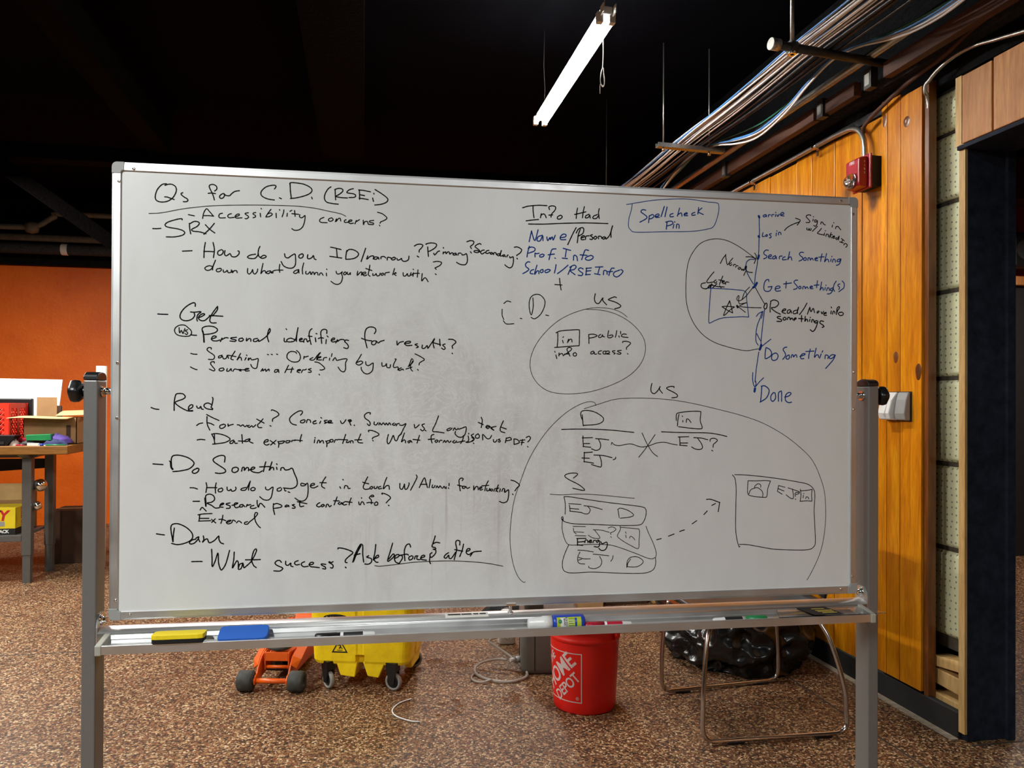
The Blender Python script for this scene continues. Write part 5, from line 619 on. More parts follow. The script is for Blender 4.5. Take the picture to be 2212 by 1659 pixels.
build('backing_board', MB().box(2.349, 2.37, 2.862, 8.79, 0.0, 2.66), 'matte_black', wr)
struct('baseboard_right', MB().box(2.318, 2.348, 2.665, 8.79, 0.0, 0.105), 'matte_black', bevel=0.004)
# near side of the doorway, outside the picture
for k in range(8):
    build('wood_plank', MB().box(XW, XW + 0.018, -0.25 + 0.2 * k, -0.055 + 0.2 * k, 0.1, 2.65), 'pine', wr, bevel=0.002)
# glazed blocks in the open strip between boards and jamb
zb = [2.655, 2.47, 2.18, 1.803, 1.436, 1.076, 0.717, 0.345]
for i in range(len(zb) - 1):
    z1, z0 = zb[i], zb[i + 1]
    x0 = 2.405 + random.uniform(0, 0.012)
    mb = MB().prism([(x0 + 0.014, z0 + 0.008), (x0, z0 + 0.022), (x0, z1 - 0.022), (x0 + 0.014, z1 - 0.008), (2.47, z1 - 0.008), (2.47, z0 + 0.008)], 2.672, 2.95, 'y')
    build('block', mb, 'block', wr, bevel=0.006)
build('mortar', MB().box(2.425, 2.47, 2.672, 2.95, 0.30, 2.66), 'mortar', wr)
for i, (z, x, h, rz) in enumerate(((0.235, 2.385, 0.045, -0.12), (0.150, 2.39, 0.065, 0.05), (0.045, 2.38, 0.075, 0.02))):
    X = Matrix.Translation((x, 2.77, z)) @ Matrix.Rotation(rz, 4, 'X')
    build('wood_block', MB().box(-0.02, 0.06, -0.085, 0.09, 0, h, X), 'pine_raw', wr, label='short raw timber offcut in the wall', bevel=0.004)
build('stud', MB().box(2.335, 2.40, 2.668, 2.70, 2.36, 2.64), 'pine_raw', wr, label='rough timber stud end')
build('junction_box', MB().box(2.40, 2.45, 2.72, 2.79, 2.52, 2.60), 'block', wr)

# ---- doorway into the next room
dr = struct('door_1', MB().box(2.334, 2.528, 2.634, 2.664, 0, 2.335), 'jamb', label='black painted door jamb board', bevel=0.003)
build('casing_edge', MB().box(2.322, 2.3335, 2.634, 2.665, 0.03, 2.36), 'pine_raw', dr, label='unpainted pale pine edge of the jamb')
build('lintel', MB().box(2.31, 2.54, 1.45, 2.664, 2.335, 2.352), 'jamb', dr, label='black painted lintel', bevel=0.002)
build('door_stop', MB().box(2.505, 2.540, 2.618, 2.634, 0, 2.335), 'jamb', dr)
build('jamb_near', MB().box(2.334, 2.54, 1.42, 1.45, 0, 2.335), 'jamb', dr)
tr = struct('trim_1', MB().box(2.332, 2.36, 1.45, 2.64, 2.352, 2.60), 'matte_black')
hy = [2.637, 2.483, 2.335, 2.18, 2.02, 1.86, 1.70, 1.46]
for i in range(len(hy) - 1):
    build('wood_plank', MB().box(2.306, 2.332, hy[i + 1] + 0.004, hy[i] - 0.004, 2.353, 2.622 + random.uniform(-0.01, 0.006)), 'pine_header', tr, bevel=0.003)
# next room
wf = struct('wall_far', MB().box(2.56, 7.5, 5.72, 5.85, 0, 2.36), 'matte_black')
build('upper_wall', MB().box(2.56, 7.5, 5.74, 5.85, 2.40, CEIL), 'redwall', wf, label='dark red painted wall')
build('ledge_trim', MB().box(2.56, 7.5, 5.67, 5.80, 2.34, 2.42), 'pine_header', wf, label='pale moulded wooden ledge', bevel=0.01)
build('timber_header', MB().box(2.62, 7.4, 5.45, 5.70, 3.02, 3.36), 'timber', wf, label='brown timber header')
struct('wall_outer', MB().box(7.5, 7.6, -3.2, 8.95, 0, CEIL), 'redwall')
struct('wall_partition', MB().box(2.522, 2.537, 2.664, 5.72, 0, CEIL).box(2.522, 2.537, -3.2, 1.42, 0, CEIL), 'redwall')
sp = thing('wall_speaker', 'black speaker on the dark red wall seen through the doorway', 'speaker', (5.47, 5.70, 2.50))
build('body', MB().box(-0.11, 0.11, -0.16, 0.04, -0.03, 0.27), 'black_plastic', sp, bevel=0.02)
build('grille', MB().cyl((0, -0.165, 0.12), (0, -0.158, 0.12), 0.085, 24), 'matte_black', sp)

# ---- ceiling beams
def beam(lbl, mb):
    o = build('ceiling_beam', mb, 'beam', bevel=0.004)
    tag(o, lbl, 'beam')
    return o
beam('broad dark brown boxed beam running overhead left of the lit lamp', MB().box(-0.31, -0.008, -3.1, 5.95, 3.10, CEIL - 0.001))
beam('narrow dark beam running overhead near the upper left corner', MB().box(-1.53, -1.38, -3.1, 5.95, 3.10, CEIL - 0.001))
beam('dark brown cross beam above the top left corner of the whiteboard', MB().box(-6.48, -1.46, 5.97, 6.12, 3.03, 3.14))
beam('long black cross beam behind the top of the whiteboard', MB().box(-1.455, 2.35, 5.97, 6.12, 3.03, 3.12))
X = Matrix.Translation((-2.53, 6.045, 2.98)) @ Matrix.Rotation(R(35.5), 4, 'Y')
beam('dark diagonal brace sloping down left of the whiteboard', MB().box(-1.2, 0.95, -0.05, 0.05, -0.05, 0.05, X))

# ---- pipes along the back wall
def simple_pipe(lbl, path, r, mat='pipe', cat='pipe', name='pipe', seg=12, group=None):
    o = build(name, MB().tube(path, r, seg), mat)
    tag(o, lbl, cat, group); return o
simple_pipe('pale grey horizontal pipe above the orange wall', [(-6.4, 8.45, 2.93), (2.2, 8.45, 2.93)], 0.035)
simple_pipe('thick dark pipe directly under the pale grey pipe', [(-6.4, 8.50, 2.83), (2.2, 8.50, 2.83)], 0.055, 'lath')
p = thing('branch_pipe', 'thin upper grey pipe with a round fitting above the pale pipe', 'pipe', (-3.2, 8.4, 3.0))
build('run', MB().tube(smooth_path([(-1.0, 0, 0.02), (-0.20, 0, 0.02), (0.0, 0, 0.04), (0.16, 0, 0.14), (0.35, 0, 0.17), (2.4, 0, 0.15)], 4), 0.028, 10), 'pipe', p)
build('elbow', MB().lathe([(0, -0.07), (0.05, -0.05), (0.062, 0), (0.05, 0.05), (0, 0.07)], (-0.05, 0, 0.02), 14, 'x'), 'pipe', p)
build('label_band', MB().lathe([(0.058, -0.03), (0.058, 0.03)], (0.22, 0.1, -0.17), 14, 'x'), 'white_paper', p, label='torn pale paper band')

# ---- right side: conduit, timber, hangers and cables under the ceiling
simple_pipe('long grey steel conduit beside the cable bundle', [(2.12, 1.0, 2.815), (2.12, 8.7, 2.815)], 0.019, 'steel', 'conduit', 'conduit')
tm = thing('timber_rail', 'brown timber rail with metal plates below the long conduit', 'beam', (2.19, 1.0, 2.75))
for a, b in ((0.05, 1.92), (2.12, 2.36), (2.44, 7.6)):
    build('rail', MB().box(-0.02, 0.02, a, b, -0.03, 0.035), 'timber', tm, bevel=0.003)
for y in (1.98, 2.34, 3.35):
    build('bracket', MB().box(-0.035, 0.0, y, y + 0.05, -0.045, 0.045), 'dark_steel', tm, bevel=0.002)
    build('plate', MB().box(-0.037, -0.035, y + 0.01, y + 0.04, -0.03, 0.02), 'steel', tm)

def hanger(lbl, y0, rods, xa, xb, yb, mat, r):
    t = thing('trapeze_hanger', lbl, 'hanger', (xa, y0, 2.79))
    d = Vector((xb - xa, yb - y0, 0))
    ang = math.atan2(d.y, d.x)
    X = Matrix.Rotation(ang, 4, 'Z')
    if mat == 'steel':
        build('strut_channel', MB().prism([(-0.02, -0.012), (0.02, -0.012), (0.02, 0.012), (0.012, 0.012), (0.012, -0.006), (-0.012, -0.006), (-0.012, 0.012), (-0.02, 0.012)], -0.02, d.length + 0.02, 'x', X), mat, t)
    else:
        build('cross_tube', MB().tube([X @ Vector((-0.03, 0, 0)), X @ Vector((d.length, 0, 0))], 0.018, 14), 'dark_steel', t)
        build('end_cap', MB().tube([X @ Vector((-0.055, 0, 0)), X @ Vector((-0.015, 0, 0))], 0.024, 16), 'steel', t, label='worn pale end cap')
        build('clamp', MB().tube([X @ Vector((0.035, 0, 0)), X @ Vector((0.065, 0, 0))], 0.026, 16), 'dark_steel', t)
    for q in rods:
        pt = X @ Vector((q, 0, 0))
        build('threaded_rod', MB().tube([(pt.x, pt.y, -0.03), (pt.x, pt.y, CEIL - 2.79 - 0.002)], r, 8), 'steel', t)
        build('nut', MB().tube([(pt.x, pt.y, -0.030), (pt.x, pt.y, -0.016)], r * 2.2, 6), 'chrome', t)
    return t
hanger('near black pipe hanger with round end cap holding the cables', 2.872, (0.05,), 1.67, 2.25, 2.945, 'dark', 0.0085)
hanger('far flat steel channel hanger with two rods above the whiteboard', 4.138, (0.02, 0.31), 1.65, 2.03, 4.165, 'steel', 0.0045)

simple_pipe('thin dark rod hanging from the ceiling behind the top of the whiteboard', [(1.608, 5.0, 2.70), (1.608, 5.0, CEIL - 0.002)], 0.004, 'dark_steel', 'rod', 'hanging_rod', 8)
# the straight bundle: each cable its own thing
bundle = [  # x, z, colour, radius
    (1.775, 2.818, 'blue', 0.0042), (1.783, 2.826, 'white', 0.0045), (1.792, 2.816, 'white', 0.005), (1.800, 2.827, 'white', 0.0045),
    (1.808, 2.817, 'white', 0.0048), (1.816, 2.826, 'white', 0.005), (1.826, 2.816, 'white', 0.005), (1.834, 2.822, 'blue', 0.0035),
    (1.842, 2.816, 'white', 0.0042), (1.852, 2.826, 'white', 0.0045), (1.866, 2.816, 'pink', 0.0045), (1.885, 2.812, 'black', 0.006),
    (1.905, 2.812, 'black', 0.006), (1.93, 2.812, 'black', 0.005)]
cname = {'blue': 'blue', 'white': 'white', 'pink': 'beige', 'black': 'black', 'green': 'green'}
for i, (x, z, c, r) in enumerate(bundle):
    ph = i * 1.7
    pts = []
    for k in range(22):
        y = 0.9 + k * 0.345
        sag = 0.012 * abs(sin((y - 2.89) / 1.25 * pi))
        j = 0.007 * sin(ph + k * 0.9)
        pts.append((x + j, y, z - sag + 0.003 * sin(ph * 2 + k) + (1.90 - x) * 0.22))
    o = build('network_cable', MB().tube(smooth_path(pts, 3), r, 6), 'cable_' + c)
    tag(o, '%s cable in the straight bundle lying on the two hangers' % cname[c], 'cable', '%s cables of the straight overhead bundle' % cname[c])
droop = [  # the slack cables that dip between and beyond the hangers
    ('white', 0.000, 0.000, 0.0048, 'white cable drooping lowest between the two hangers', 1.0),
    ('white', 0.012, 0.020, 0.0042, 'second white cable drooping just above the lowest one', 0.8),
    ('blue', 0.020, 0.030, 0.0042, 'light blue cable drooping beside the slack white cables', 0.7),
    ('blue', -0.012, 0.012, 0.0036, 'thin blue cable crossing the slack white cables', 0.85),
    ('green', 0.030, 0.045, 0.0045, 'green cable drooping above the slack blue cables', 0.45)]
base = [(2.05, 2.0, 2.80), (2.05, 2.326, 2.738), (2.05, 2.542, 2.745), (2.05, 2.724, 2.785), (2.03, 2.90, 2.83), (1.995, 3.022, 2.825),
        (1.98, 3.182, 2.775), (1.98, 3.358, 2.715), (1.98, 3.621, 2.688), (1.98, 3.871, 2.735), (1.97, 4.15, 2.812), (1.96, 4.409, 2.835), (1.97, 4.70, 2.80), (1.98, 5.2, 2.72), (1.98, 5.9, 2.80), (1.98, 6.6, 2.82)]
for c, dx, dz, r, lb, s in droop:
    pts = []
    for (x, y, z) in base:
        zz = 2.825 + (z - 2.825) * s + dz * 0.3
        pts.append((x + dx + 0.008 * sin(y * 5 + dx * 90), y, zz))
    o = build('network_cable', MB().tube(smooth_path(pts, 5), r, 7), 'cable_' + c)
    tag(o, lb, 'cable')
o = build('flexible_conduit', MB().tube([p + Vector((0, 0, 0)) for p in smooth_path([(2.345, 2.846, 1.6), (2.335, 2.845, 2.50), (2.30, 2.829, 2.641), (2.298, 2.80, 2.672), (2.297, 2.74, 2.697), (2.296, 2.66, 2.710), (2.295, 2.552, 2.704), (2.29, 2.43, 2.675), (2.28, 2.2, 2.63), (2.28, 1.9, 2.64)], 26)],
      [0.0085 if k % 2 else 0.0068 for k in range(9 * 26 + 1)], 8), 'steel')
tag(o, 'ribbed flexible metal conduit curving over the doorway boards', 'conduit')
o = build('old_pipe', MB().tube(smooth_path([(2.30, 3.235, 2.60), (2.285, 3.20, 2.625), (2.28, 3.091, 2.659), (2.28, 2.91, 2.701), (2.28, 2.696, 2.727), (2.27, 2.53, 2.76), (2.26, 2.2, 2.80), (2.26, 1.6, 2.82)], 5), 0.0095, 8), 'timber')
tag(o, 'rusty brown cable bending down behind the alarm conduit', 'cable')
cn = thing('alarm_conduit', 'bent galvanised conduit running along the boards down into the red alarm', 'conduit', (2.30, 3.2, 2.6))
build('tube', MB().tube(smooth_path([(2.305, 6.8, 2.675), (2.305, 4.531, 2.668), (2.302, 3.899, 2.662), (2.30, 3.529, 2.660), (2.30, 3.40, 2.656), (2.298, 3.321, 2.648), (2.296, 3.262, 2.62), (2.294, 3.222, 2.563), (2.292, 3.210, 2.49), (2.292, 3.208, 2.43)], 6), 0.0125, 14), 'steel', cn, world=True)
for y in (3.62, 4.28):
    build('clamp', MB().tube([(2.30, y - 0.018, 2.6605), (2.30, y + 0.018, 2.6605)], 0.0155, 14).box(2.31, 2.328, y - 0.012, y + 0.012, 2.61, 2.66), 'chrome', cn, world=True)

# ---- fire alarm
al = thing('fire_alarm', 'red fire alarm horn with clear strobe dome on the pine boards', 'alarm', (XW, 3.2, 2.40))
build('back_box', MB().box(-0.055, -0.001, -0.062, 0.062, -0.075, 0.065), 'matte_black', al, bevel=0.004)
build('mounting_plate', MB().box(-0.066, -0.054, -0.066, 0.066, -0.085, 0.075), 'red_alarm', al, bevel=0.005)
# horn body: seen from the side it narrows downwards
prof = [(-0.066, 0.064), (-0.108, 0.056), (-0.112, 0.048), (-0.112, -0.060), (-0.106, -0.072), (-0.066, -0.080)]
hb = build('horn_body', MB().prism(prof, -0.05, 0.05, 'y'), 'red_alarm', al, bevel=0.006)
for k in range(9):
    z = 0.026 - k * 0.0068
    build('slot', MB().box(-0.1138, -0.1118, -0.036, 0.020 + 0.0, z, z + 0.0026), 'matte_black' if k < 0 else 'print_red', hb)
fn = lambda x, y: (-0.1128, -x - 0.0, 0.040 + y)
build('lettering', text_mb('FIRE', 0.020, fn, 0.0006), 'print_white', hb, label='white word FIRE')
fn = lambda x, y: (-0.085 - 0.0 * x, -0.0508, -0.0 + y + 0.0)
for k, chh in enumerate('FIRE'):
    build('lettering', text_mb(chh, 0.014, lambda x, y, k=k: (-0.083 + x, -0.0508, 0.036 - 0.017 * k + y), 0.0003), 'print_white', hb, label='white upright FIRE letter on the side')
lens = MB().grid(lambda u, v: (-0.110 - 0.038 * sin(v * pi / 2) , 0.043 * cos(v * pi / 2) * cos(2 * pi * u), -0.044 + 0.036 * cos(v * pi / 2) * sin(2 * pi * u)), 24, 9, True, None, True)
build('strobe_dome', lens, 'clear', al, label='clear strobe dome')
build('reflector', MB().lathe([(0.030, -0.115), (0.022, -0.122), (0.010, -0.116), (0, -0.114)], (0, 0, -0.044), 16, 'x'), 'chrome', al)
build('flash_tube', MB().tube([(-0.128, -0.016, -0.044), (-0.128, 0.016, -0.044)], 0.004, 8), 'white_plastic', al)

# ---- outlet cover
oc = thing('outlet_cover', 'white flip-cover outlet beside a grey one on the pine boards', 'outlet', (2.312, 3.0, 1.315))
build('box', MB().box(-0.006, 0.0, -0.082, 0.07, -0.065, 0.065), 'matte_black', oc)
for nm, ya, yb_, mt, dpt in (('left_cover', -0.006, 0.068, 'white_plastic', 0.052), ('right_cover', -0.080, -0.016, 'cap_plastic', 0.032)):
    X = Matrix.Translation((-0.006, 0, 0))
    c = build('cover', MB().prism([(0, 0.062), (-0.012, 0.062), (-dpt * 0.7, 0.03), (-dpt, -0.03), (-dpt * 0.8, -0.058), (0, -0.062)], ya, yb_, 'y', X), mt, oc, bevel=0.005)
    if nm == 'left_cover':
        build('rib', MB().prism([(-0.014, 0.05), (-dpt * 0.74, 0.025), (-dpt - 0.005, -0.03), (-dpt * 0.86, -0.05), (-0.014, -0.04)], ya + 0.022, ya + 0.034, 'y', X), 'white_plastic', c, bevel=0.002)

# ---- lamp in view
lp = thing('fluorescent_lamp', 'lit twin-tube fluorescent ceiling lamp with a pull cord', 'lamp', (0.968, 3.628, 2.90))
build('housing', MB().prism([(-0.022, 0.05), (0.022, 0.05), (0.022, 0.018), (-0.022, 0.018)], -0.62, 0.62, 'y'), 'white_enamel', lp, bevel=0.003)
for s_ in (-1, 1):
    build('tube', MB().tube([(0.026 * s_, -0.585, 0.0), (0.026 * s_, 0.585, 0.0)], 0.0127, 16), 'tubes', lp, label='glowing tube')
    for e_ in (-1, 1):
        build('lampholder', MB().box(0.026 * s_ - 0.013, 0.026 * s_ + 0.013, e_ * 0.60 - 0.014, e_ * 0.60 + 0.014, -0.014, 0.03), 'white_enamel', lp, bevel=0.002)
        build('reflector_fin' if e_ > 0 else 'end_fin', MB().box(0.026 * s_ - 0.002, 0.026 * s_ + 0.002, e_ * 0.615, e_ * 0.655, 0.01, 0.045), 'white_enamel', lp)
for y in (-0.58, 0.5):
    build('hanging_chain', MB().tube([(0.0, y, 0.05), (0.004, y, 0.15), (-0.003, y, 0.28), (0.0, y, CEIL - 2.90 - 0.002)], 0.002, 5), 'steel', lp)
cordp = [(0.012, -0.53, 0.02), (0.012, -0.53, -0.10), (0.010, -0.53, -0.165)]
loop = [(0.010 + 0.008 * cos(t * 2 * pi / 10 + pi / 2) + 0.0, -0.53, -0.205 + 0.04 * sin(t * 2 * pi / 10 + pi / 2)) for t in range(26)]
loop = [(x + 0.0025 * sin(i * 1.3), y + 0.002 * cos(i * 2.1), z) for i, (x, y, z) in enumerate(loop)]
build('pull_cord', MB().tube(smooth_path(cordp + loop + [(0.000, -0.53, -0.235), (-0.001, -0.53, -0.275)], 3), 0.0016, 6), 'white_paper', lp, label='looped white pull cord')

# ================================================================== THE WHITEBOARD ON ITS STAND
wbd = thing('mobile_whiteboard', 'large whiteboard full of black and blue handwriting on a grey metal stand', 'whiteboard', (0.346249, 1.80211, 0), -0.0376154518)
WH, HH, ZC = 0.898, 0.508, 1.354        # half width, half height, height of the centre
FR = 0.0195
surf = build('writing_surface', MB().box(-WH + 0.015, WH - 0.015, 0.004, 0.017, ZC - HH + 0.015, ZC + HH - 0.015), 'board', wbd, label='white enamel writing surface')
surf.location = (0, 0, 0)
def shift_mesh(o, d):
    for v in o.data.vertices: v.co -= Vector(d)
    o.location = d
shift_mesh(surf, (0, 0, ZC))
# rails: profile runs from the outer edge (0) to the inner edge (FR)
def rail(length, X, mt):
    pr = [(0.0, 0.004), (0.0012, 0.0012), (0.0045, 0.0006), (0.005, 0.0), (FR - 0.0012, 0.0), (FR, 0.0012), (FR, 0.019), (0.0, 0.019)]
    return build('frame_rail', MB().prism([(a, b) for a, b in pr], -length / 2, length / 2, 'z', X), mt, wbd)
def fX(ex, ey, ez, pos):
    m = Matrix((ex, ey, ez)).transposed().to_4x4(); return Matrix.Translation(pos) @ m
CAP = 0.026
rail(2 * WH - 2 * CAP, fX(Vector((0, 0, -1)), Vector((0, 1, 0)), Vector((1, 0, 0)), (0, 0, ZC + HH)), 'alu')
rail(2 * WH - 2 * CAP, fX(Vector((0, 0, 1)), Vector((0, 1, 0)), Vector((-1, 0, 0)), (0, 0, ZC - HH)), 'alu')
rail(2 * HH - 2 * CAP, fX(Vector((1, 0, 0)), Vector((0, 1, 0)), Vector((0, 0, -1)), (-WH, 0, ZC)), 'alu_v')
rail(2 * HH - 2 * CAP, fX(Vector((-1, 0, 0)), Vector((0, 1, 0)), Vector((0, 0, 1)), (WH, 0, ZC)), 'alu_v')
for sx in (-1, 1):
    for sz in (-1, 1):
        def cappts(o_, r_):
            pts = []
            for k in range(7):
                a = pi / 2 * k / 6
                pts.append((o_ + r_ - r_ * cos(a), o_ + r_ - r_ * sin(a)))
            return pts
        L = CAP + 0.0006
        pts = [(0, L)] + cappts(0, 0.011) + [(L, 0), (L, FR), (FR + 0.003, FR), (FR, FR + 0.003), (FR, L)]
        pts = [(sx * (WH - a), ZC + sz * (HH - b)) for a, b in pts]
        build('corner_cap', MB().prism(pts, -0.0008, 0.0196, 'y'), 'cap_plastic', wbd, bevel=0.0015)
for (x, z) in ((-0.852, 1.8475), (-0.8827, 1.8185), (-0.8825, 1.4153), (-0.8825, 1.2934), (-0.8824, 0.8906), (-0.8524, 0.8589),
               (0.8504, 1.8495), (0.8843, 1.8175), (0.8865, 1.4127), (0.8865, 1.3178), (0.8843, 0.8906), (0.8524, 0.8589)):
    build('screw', MB().lathe([(0.0036, 0.0), (0.0034, -0.0012), (0.0022, -0.002), (0.0010, -0.0022), (0.0009, -0.0014), (0, -0.0014)], (x, -0.0001, z), 14, 'y'), 'chrome', wbd)

# ---- the handwriting: thin ribbons of dried ink on the surface
def ribbon(mb, pts, wmm):
    P = [Vector((a / 1000.0, b / 1000.0)) for a, b in pts]
    if len(P) == 2 and (P[1] - P[0]).length < 0.004:
        P = [P[0] - (P[1] - P[0]).normalized() * 0.0006, P[1]]
    Q = [Vector((p.x, p.y, 0)) for p in P]
    S = smooth_path(Q, 5) if len(Q) > 2 else Q
    S = [Vector((p.x, p.y)) for p in S]
    hw = wmm / 2000.0
    n = len(S); vs = []; 
    d0 = (S[1] - S[0]).normalized(); d1 = (S[-1] - S[-2]).normalized()
    S = [S[0] - d0 * hw * 0.8, S[0] - d0 * hw * 0.3] + S + [S[-1] + d1 * hw * 0.3, S[-1] + d1 * hw * 0.8]
    W = [hw * 0.45, hw * 0.85] + [hw] * n + [hw * 0.85, hw * 0.45]
    prev = None
    for i in range(len(S)):
        t = S[min(i + 1, len(S) - 1)] - S[max(i - 1, 0)]
        if t.length < 1e-7: t = prev if prev else Vector((1, 0))
        t = t.normalized(); prev = t
        nn = Vector((-t.y, t.x))
        wv = W[i] * (1.0 + 0.07 * sin(i * 1.9 + S[0].x * 900))
        a = S[i] + nn * wv; b = S[i] - nn * wv
        vs += [(a.x, -0.0003, a.y), (b.x, -0.0003, b.y)]
    # the surface's own origin is the board centre
    fs = [(2 * i, 2 * i + 1, 2 * i + 3, 2 * i + 2) for i in range(len(S) - 1)]
    mb.add([(x, 0.004 + y, z) for x, y, z in vs], fs)
for ink, wmm, txt, data in INK:
    mb = MB()
    for st in data.split('|'):
        ribbon(mb, [tuple(map(float, q.split(','))) for q in st.split(' ')], wmm)
    col = {'k': 'black', 'g': 'thin grey', 'b': 'blue'}[ink]
    build('handwriting', mb, 'ink_' + ink, surf, label='%s marker: %s' % (col, txt.replace('LinkedIn', 'link')))

# ---- posts
for sx in (-1, 1):
    x0, x1 = (-0.9465, -0.9175) if sx < 0 else (0.9165, 0.9450)
    build('post', MB().box(x0, x1, -0.0175, 0.0375, 0.10, 1.3765), 'post', wbd, bevel=0.003)
    xc = (x0 + x1) / 2; hwid = (x1 - x0) / 2
    def capfn(u, v):
        a = v * pi / 2
        y = 0.01 - 0.0275 * cos(u * pi)
        h = 0.0215 * (max(0.0, 1 - abs(cos(u * pi)) ** 3.0)) ** 0.5
        return (xc + (v * 2 - 1) * hwid, y, 1.3768 + h * (1 - 0.0 * abs(v * 2 - 1)))
    pts = []
    for k in range(15):
        a = pi * k / 14
        pts.append((0.01 - 0.0278 * cos(a) * 1.0, 1.3768 + 0.0185 * sin(a) ** 0.6))
    build('post_cap', MB().prism(pts, x0 - 0.0004, x1 + 0.0004, 'x', None), 'black_plastic', wbd, bevel=0.002)
    # feet and castors below the picture
    build('foot_bar', MB().box(x0 - 0.005, x1 + 0.005, -0.30, 0.32, 0.075, 0.105), 'post', wbd, bevel=0.004)
    for yy in (-0.27, 0.29):
        c_ = build('castor', MB().cyl((xc - 0.012, yy, 0.03), (xc + 0.012, yy, 0.03), 0.03, 20), 'rubber', wbd)
        build('fork', MB().box(xc - 0.018, xc - 0.013, yy - 0.012, yy + 0.012, 0.02, 0.075).box(xc + 0.013, xc + 0.018, yy - 0.012, yy + 0.012, 0.02, 0.075), 'chrome', c_)
    # clamping knob outside the post
    ko = x0 if sx < 0 else x1
    kz = 1.3525
    build('knob_shaft', MB().cyl((ko, 0.01, kz), (ko + sx * 0.014, 0.01, kz), 0.0095, 18), 'black_plastic', wbd)
    def kn(u, v):
        prof = [(0.012, 0.010), (0.020, 0.012), (0.0245, 0.017), (0.0255, 0.026), (0.0240, 0.033), (0.017, 0.037), (0.0, 0.038)]
        t = v * (len(prof) - 1); i = min(int(t), len(prof) - 2); f_ = t - i
        r = prof[i][0] * (1 - f_) + prof[i + 1][0] * f_; h = prof[i][1] * (1 - f_) + prof[i + 1][1] * f_
        a = 2 * pi * u
        rr = r * (1 - 0.10 * (0.5 + 0.5 * cos(a * 5)) * min(1, r / 0.02))
        return (ko + sx * h, 0.01 + rr * cos(a), kz + rr * sin(a))
    build('knob', MB().grid(kn, 50, 13, True, None, True), 'black_plastic', wbd, label='black lobed clamping knob')
    # pivot between post and frame
    pi_ = x1 if sx < 0 else x0
    build('pivot_bolt', MB().cyl((pi_, 0.01, kz), (sx * (WH - 0.001), 0.01, kz), 0.0075, 16).cyl((pi_, 0.01, kz), (pi_ - sx * 0.004, 0.01, kz), 0.0125, 18), 'chrome', wbd)
    # bracket and bolt holding the lower rail
    bx = pi_ - sx * 0.0025
    pr = [(-0.016, 0.795), (0.034, 0.795), (0.034, 0.848), (0.024, 0.862), (0.0, 0.862), (-0.012, 0.852), (-0.016, 0.835)]
    build('rail_bracket', MB().prism(pr, min(pi_, bx), max(pi_, bx), 'x'), 'alu_tray', wbd)
    build('bracket_bolt', MB().lathe([(0.0125, 0.0), (0.0125, -sx * 0.0015), (0.0095, -sx * 0.0035), (0.0075, -sx * 0.004), (0.0075, -sx * 0.009), (0.005, -sx * 0.0105), (0.0, -sx * 0.0105)], (bx, 0.010, 0.847), 18, 'x'), 'chrome', wbd)

# ---- lower rail (rounded top) with sticker and T bolt
rp = [(-0.0175, 0.797), (-0.0175, 0.8225), (-0.0165, 0.8238), (-0.0150, 0.8240)]
for k in range(1, 9):
    a = pi * k / 8
    rp.append((0.0085 - 0.0235 * cos(a), 0.8240 + 0.0075 * sin(a)))
rp += [(0.034, 0.8235), (0.035, 0.797)]
build('lower_rail', MB().prism(rp, -0.9148, 0.9138, 'x', None, True), 'alu_tray', wbd)
st = build('sticker', MB().prism([(-0.0146, 0.8245), (-0.010, 0.8299), (0.0, 0.8323), (0.006, 0.8327), (0.006, 0.8320), (-0.0146, 0.8240)], -0.156, -0.054, 'x'), 'white_paper', wbd, label='white paper sticker on the rail')
for xx, ww in ((-0.150, 0.03), (-0.118, 0.024), (-0.09, 0.012), (-0.075, 0.015)):
    build('print', MB().add([(xx, -0.006, 0.8321), (xx + ww, -0.006, 0.8321), (xx + ww, -0.001, 0.8332), (xx, -0.001, 0.8332)], [(0, 1, 2, 3)]), 'print_black', st)
build('support_bolt', MB().tube([(0.0, 0.004, 0.829 + 0.0008 * k) for k in range(24)], [0.0036 if k % 2 else 0.0046 for k in range(24)], 12)
      .box(-0.0105, 0.0125, -0.004, 0.012, 0.8475, 0.853).cyl((0.0, 0.004, 0.8285), (0.0, 0.004, 0.8315), 0.0075, 6), 'chrome', wbd)

# ---- pen tray
tp = [(-0.0755, 0.7950), (-0.0755, 0.8128), (-0.0745, 0.8138), (-0.0705, 0.8138), (-0.0695, 0.8120), (-0.0685, 0.8020), (-0.0650, 0.7995), (-0.0480, 0.7995), (-0.0400, 0.8010), (-0.0320, 0.8055), (-0.0265, 0.8110), (-0.0262, 0.8132), (-0.0205, 0.8200), (-0.0180, 0.8200), (-0.0180, 0.8165), (-0.0300, 0.8030), (-0.0400, 0.7980), (-0.0650, 0.7965), (-0.0690, 0.7950)]
tray = build('pen_tray', MB().prism(tp, -0.887, 0.887, 'x'), 'alu_tray', wbd, label='long aluminium pen tray')
for sx in (-1, 1):
    a, b = sorted((sx * 0.8985, sx * 0.8855))
    build('tray_end', MB().prism([(-0.0775, 0.793), (-0.0775, 0.8145), (-0.070, 0.816), (-0.020, 0.824), (-0.0178, 0.824), (-0.0178, 0.7955), (-0.04, 0.793)], a, b, 'x'), 'end_plastic', wbd, label='putty grey plastic tray end', bevel=0.002)

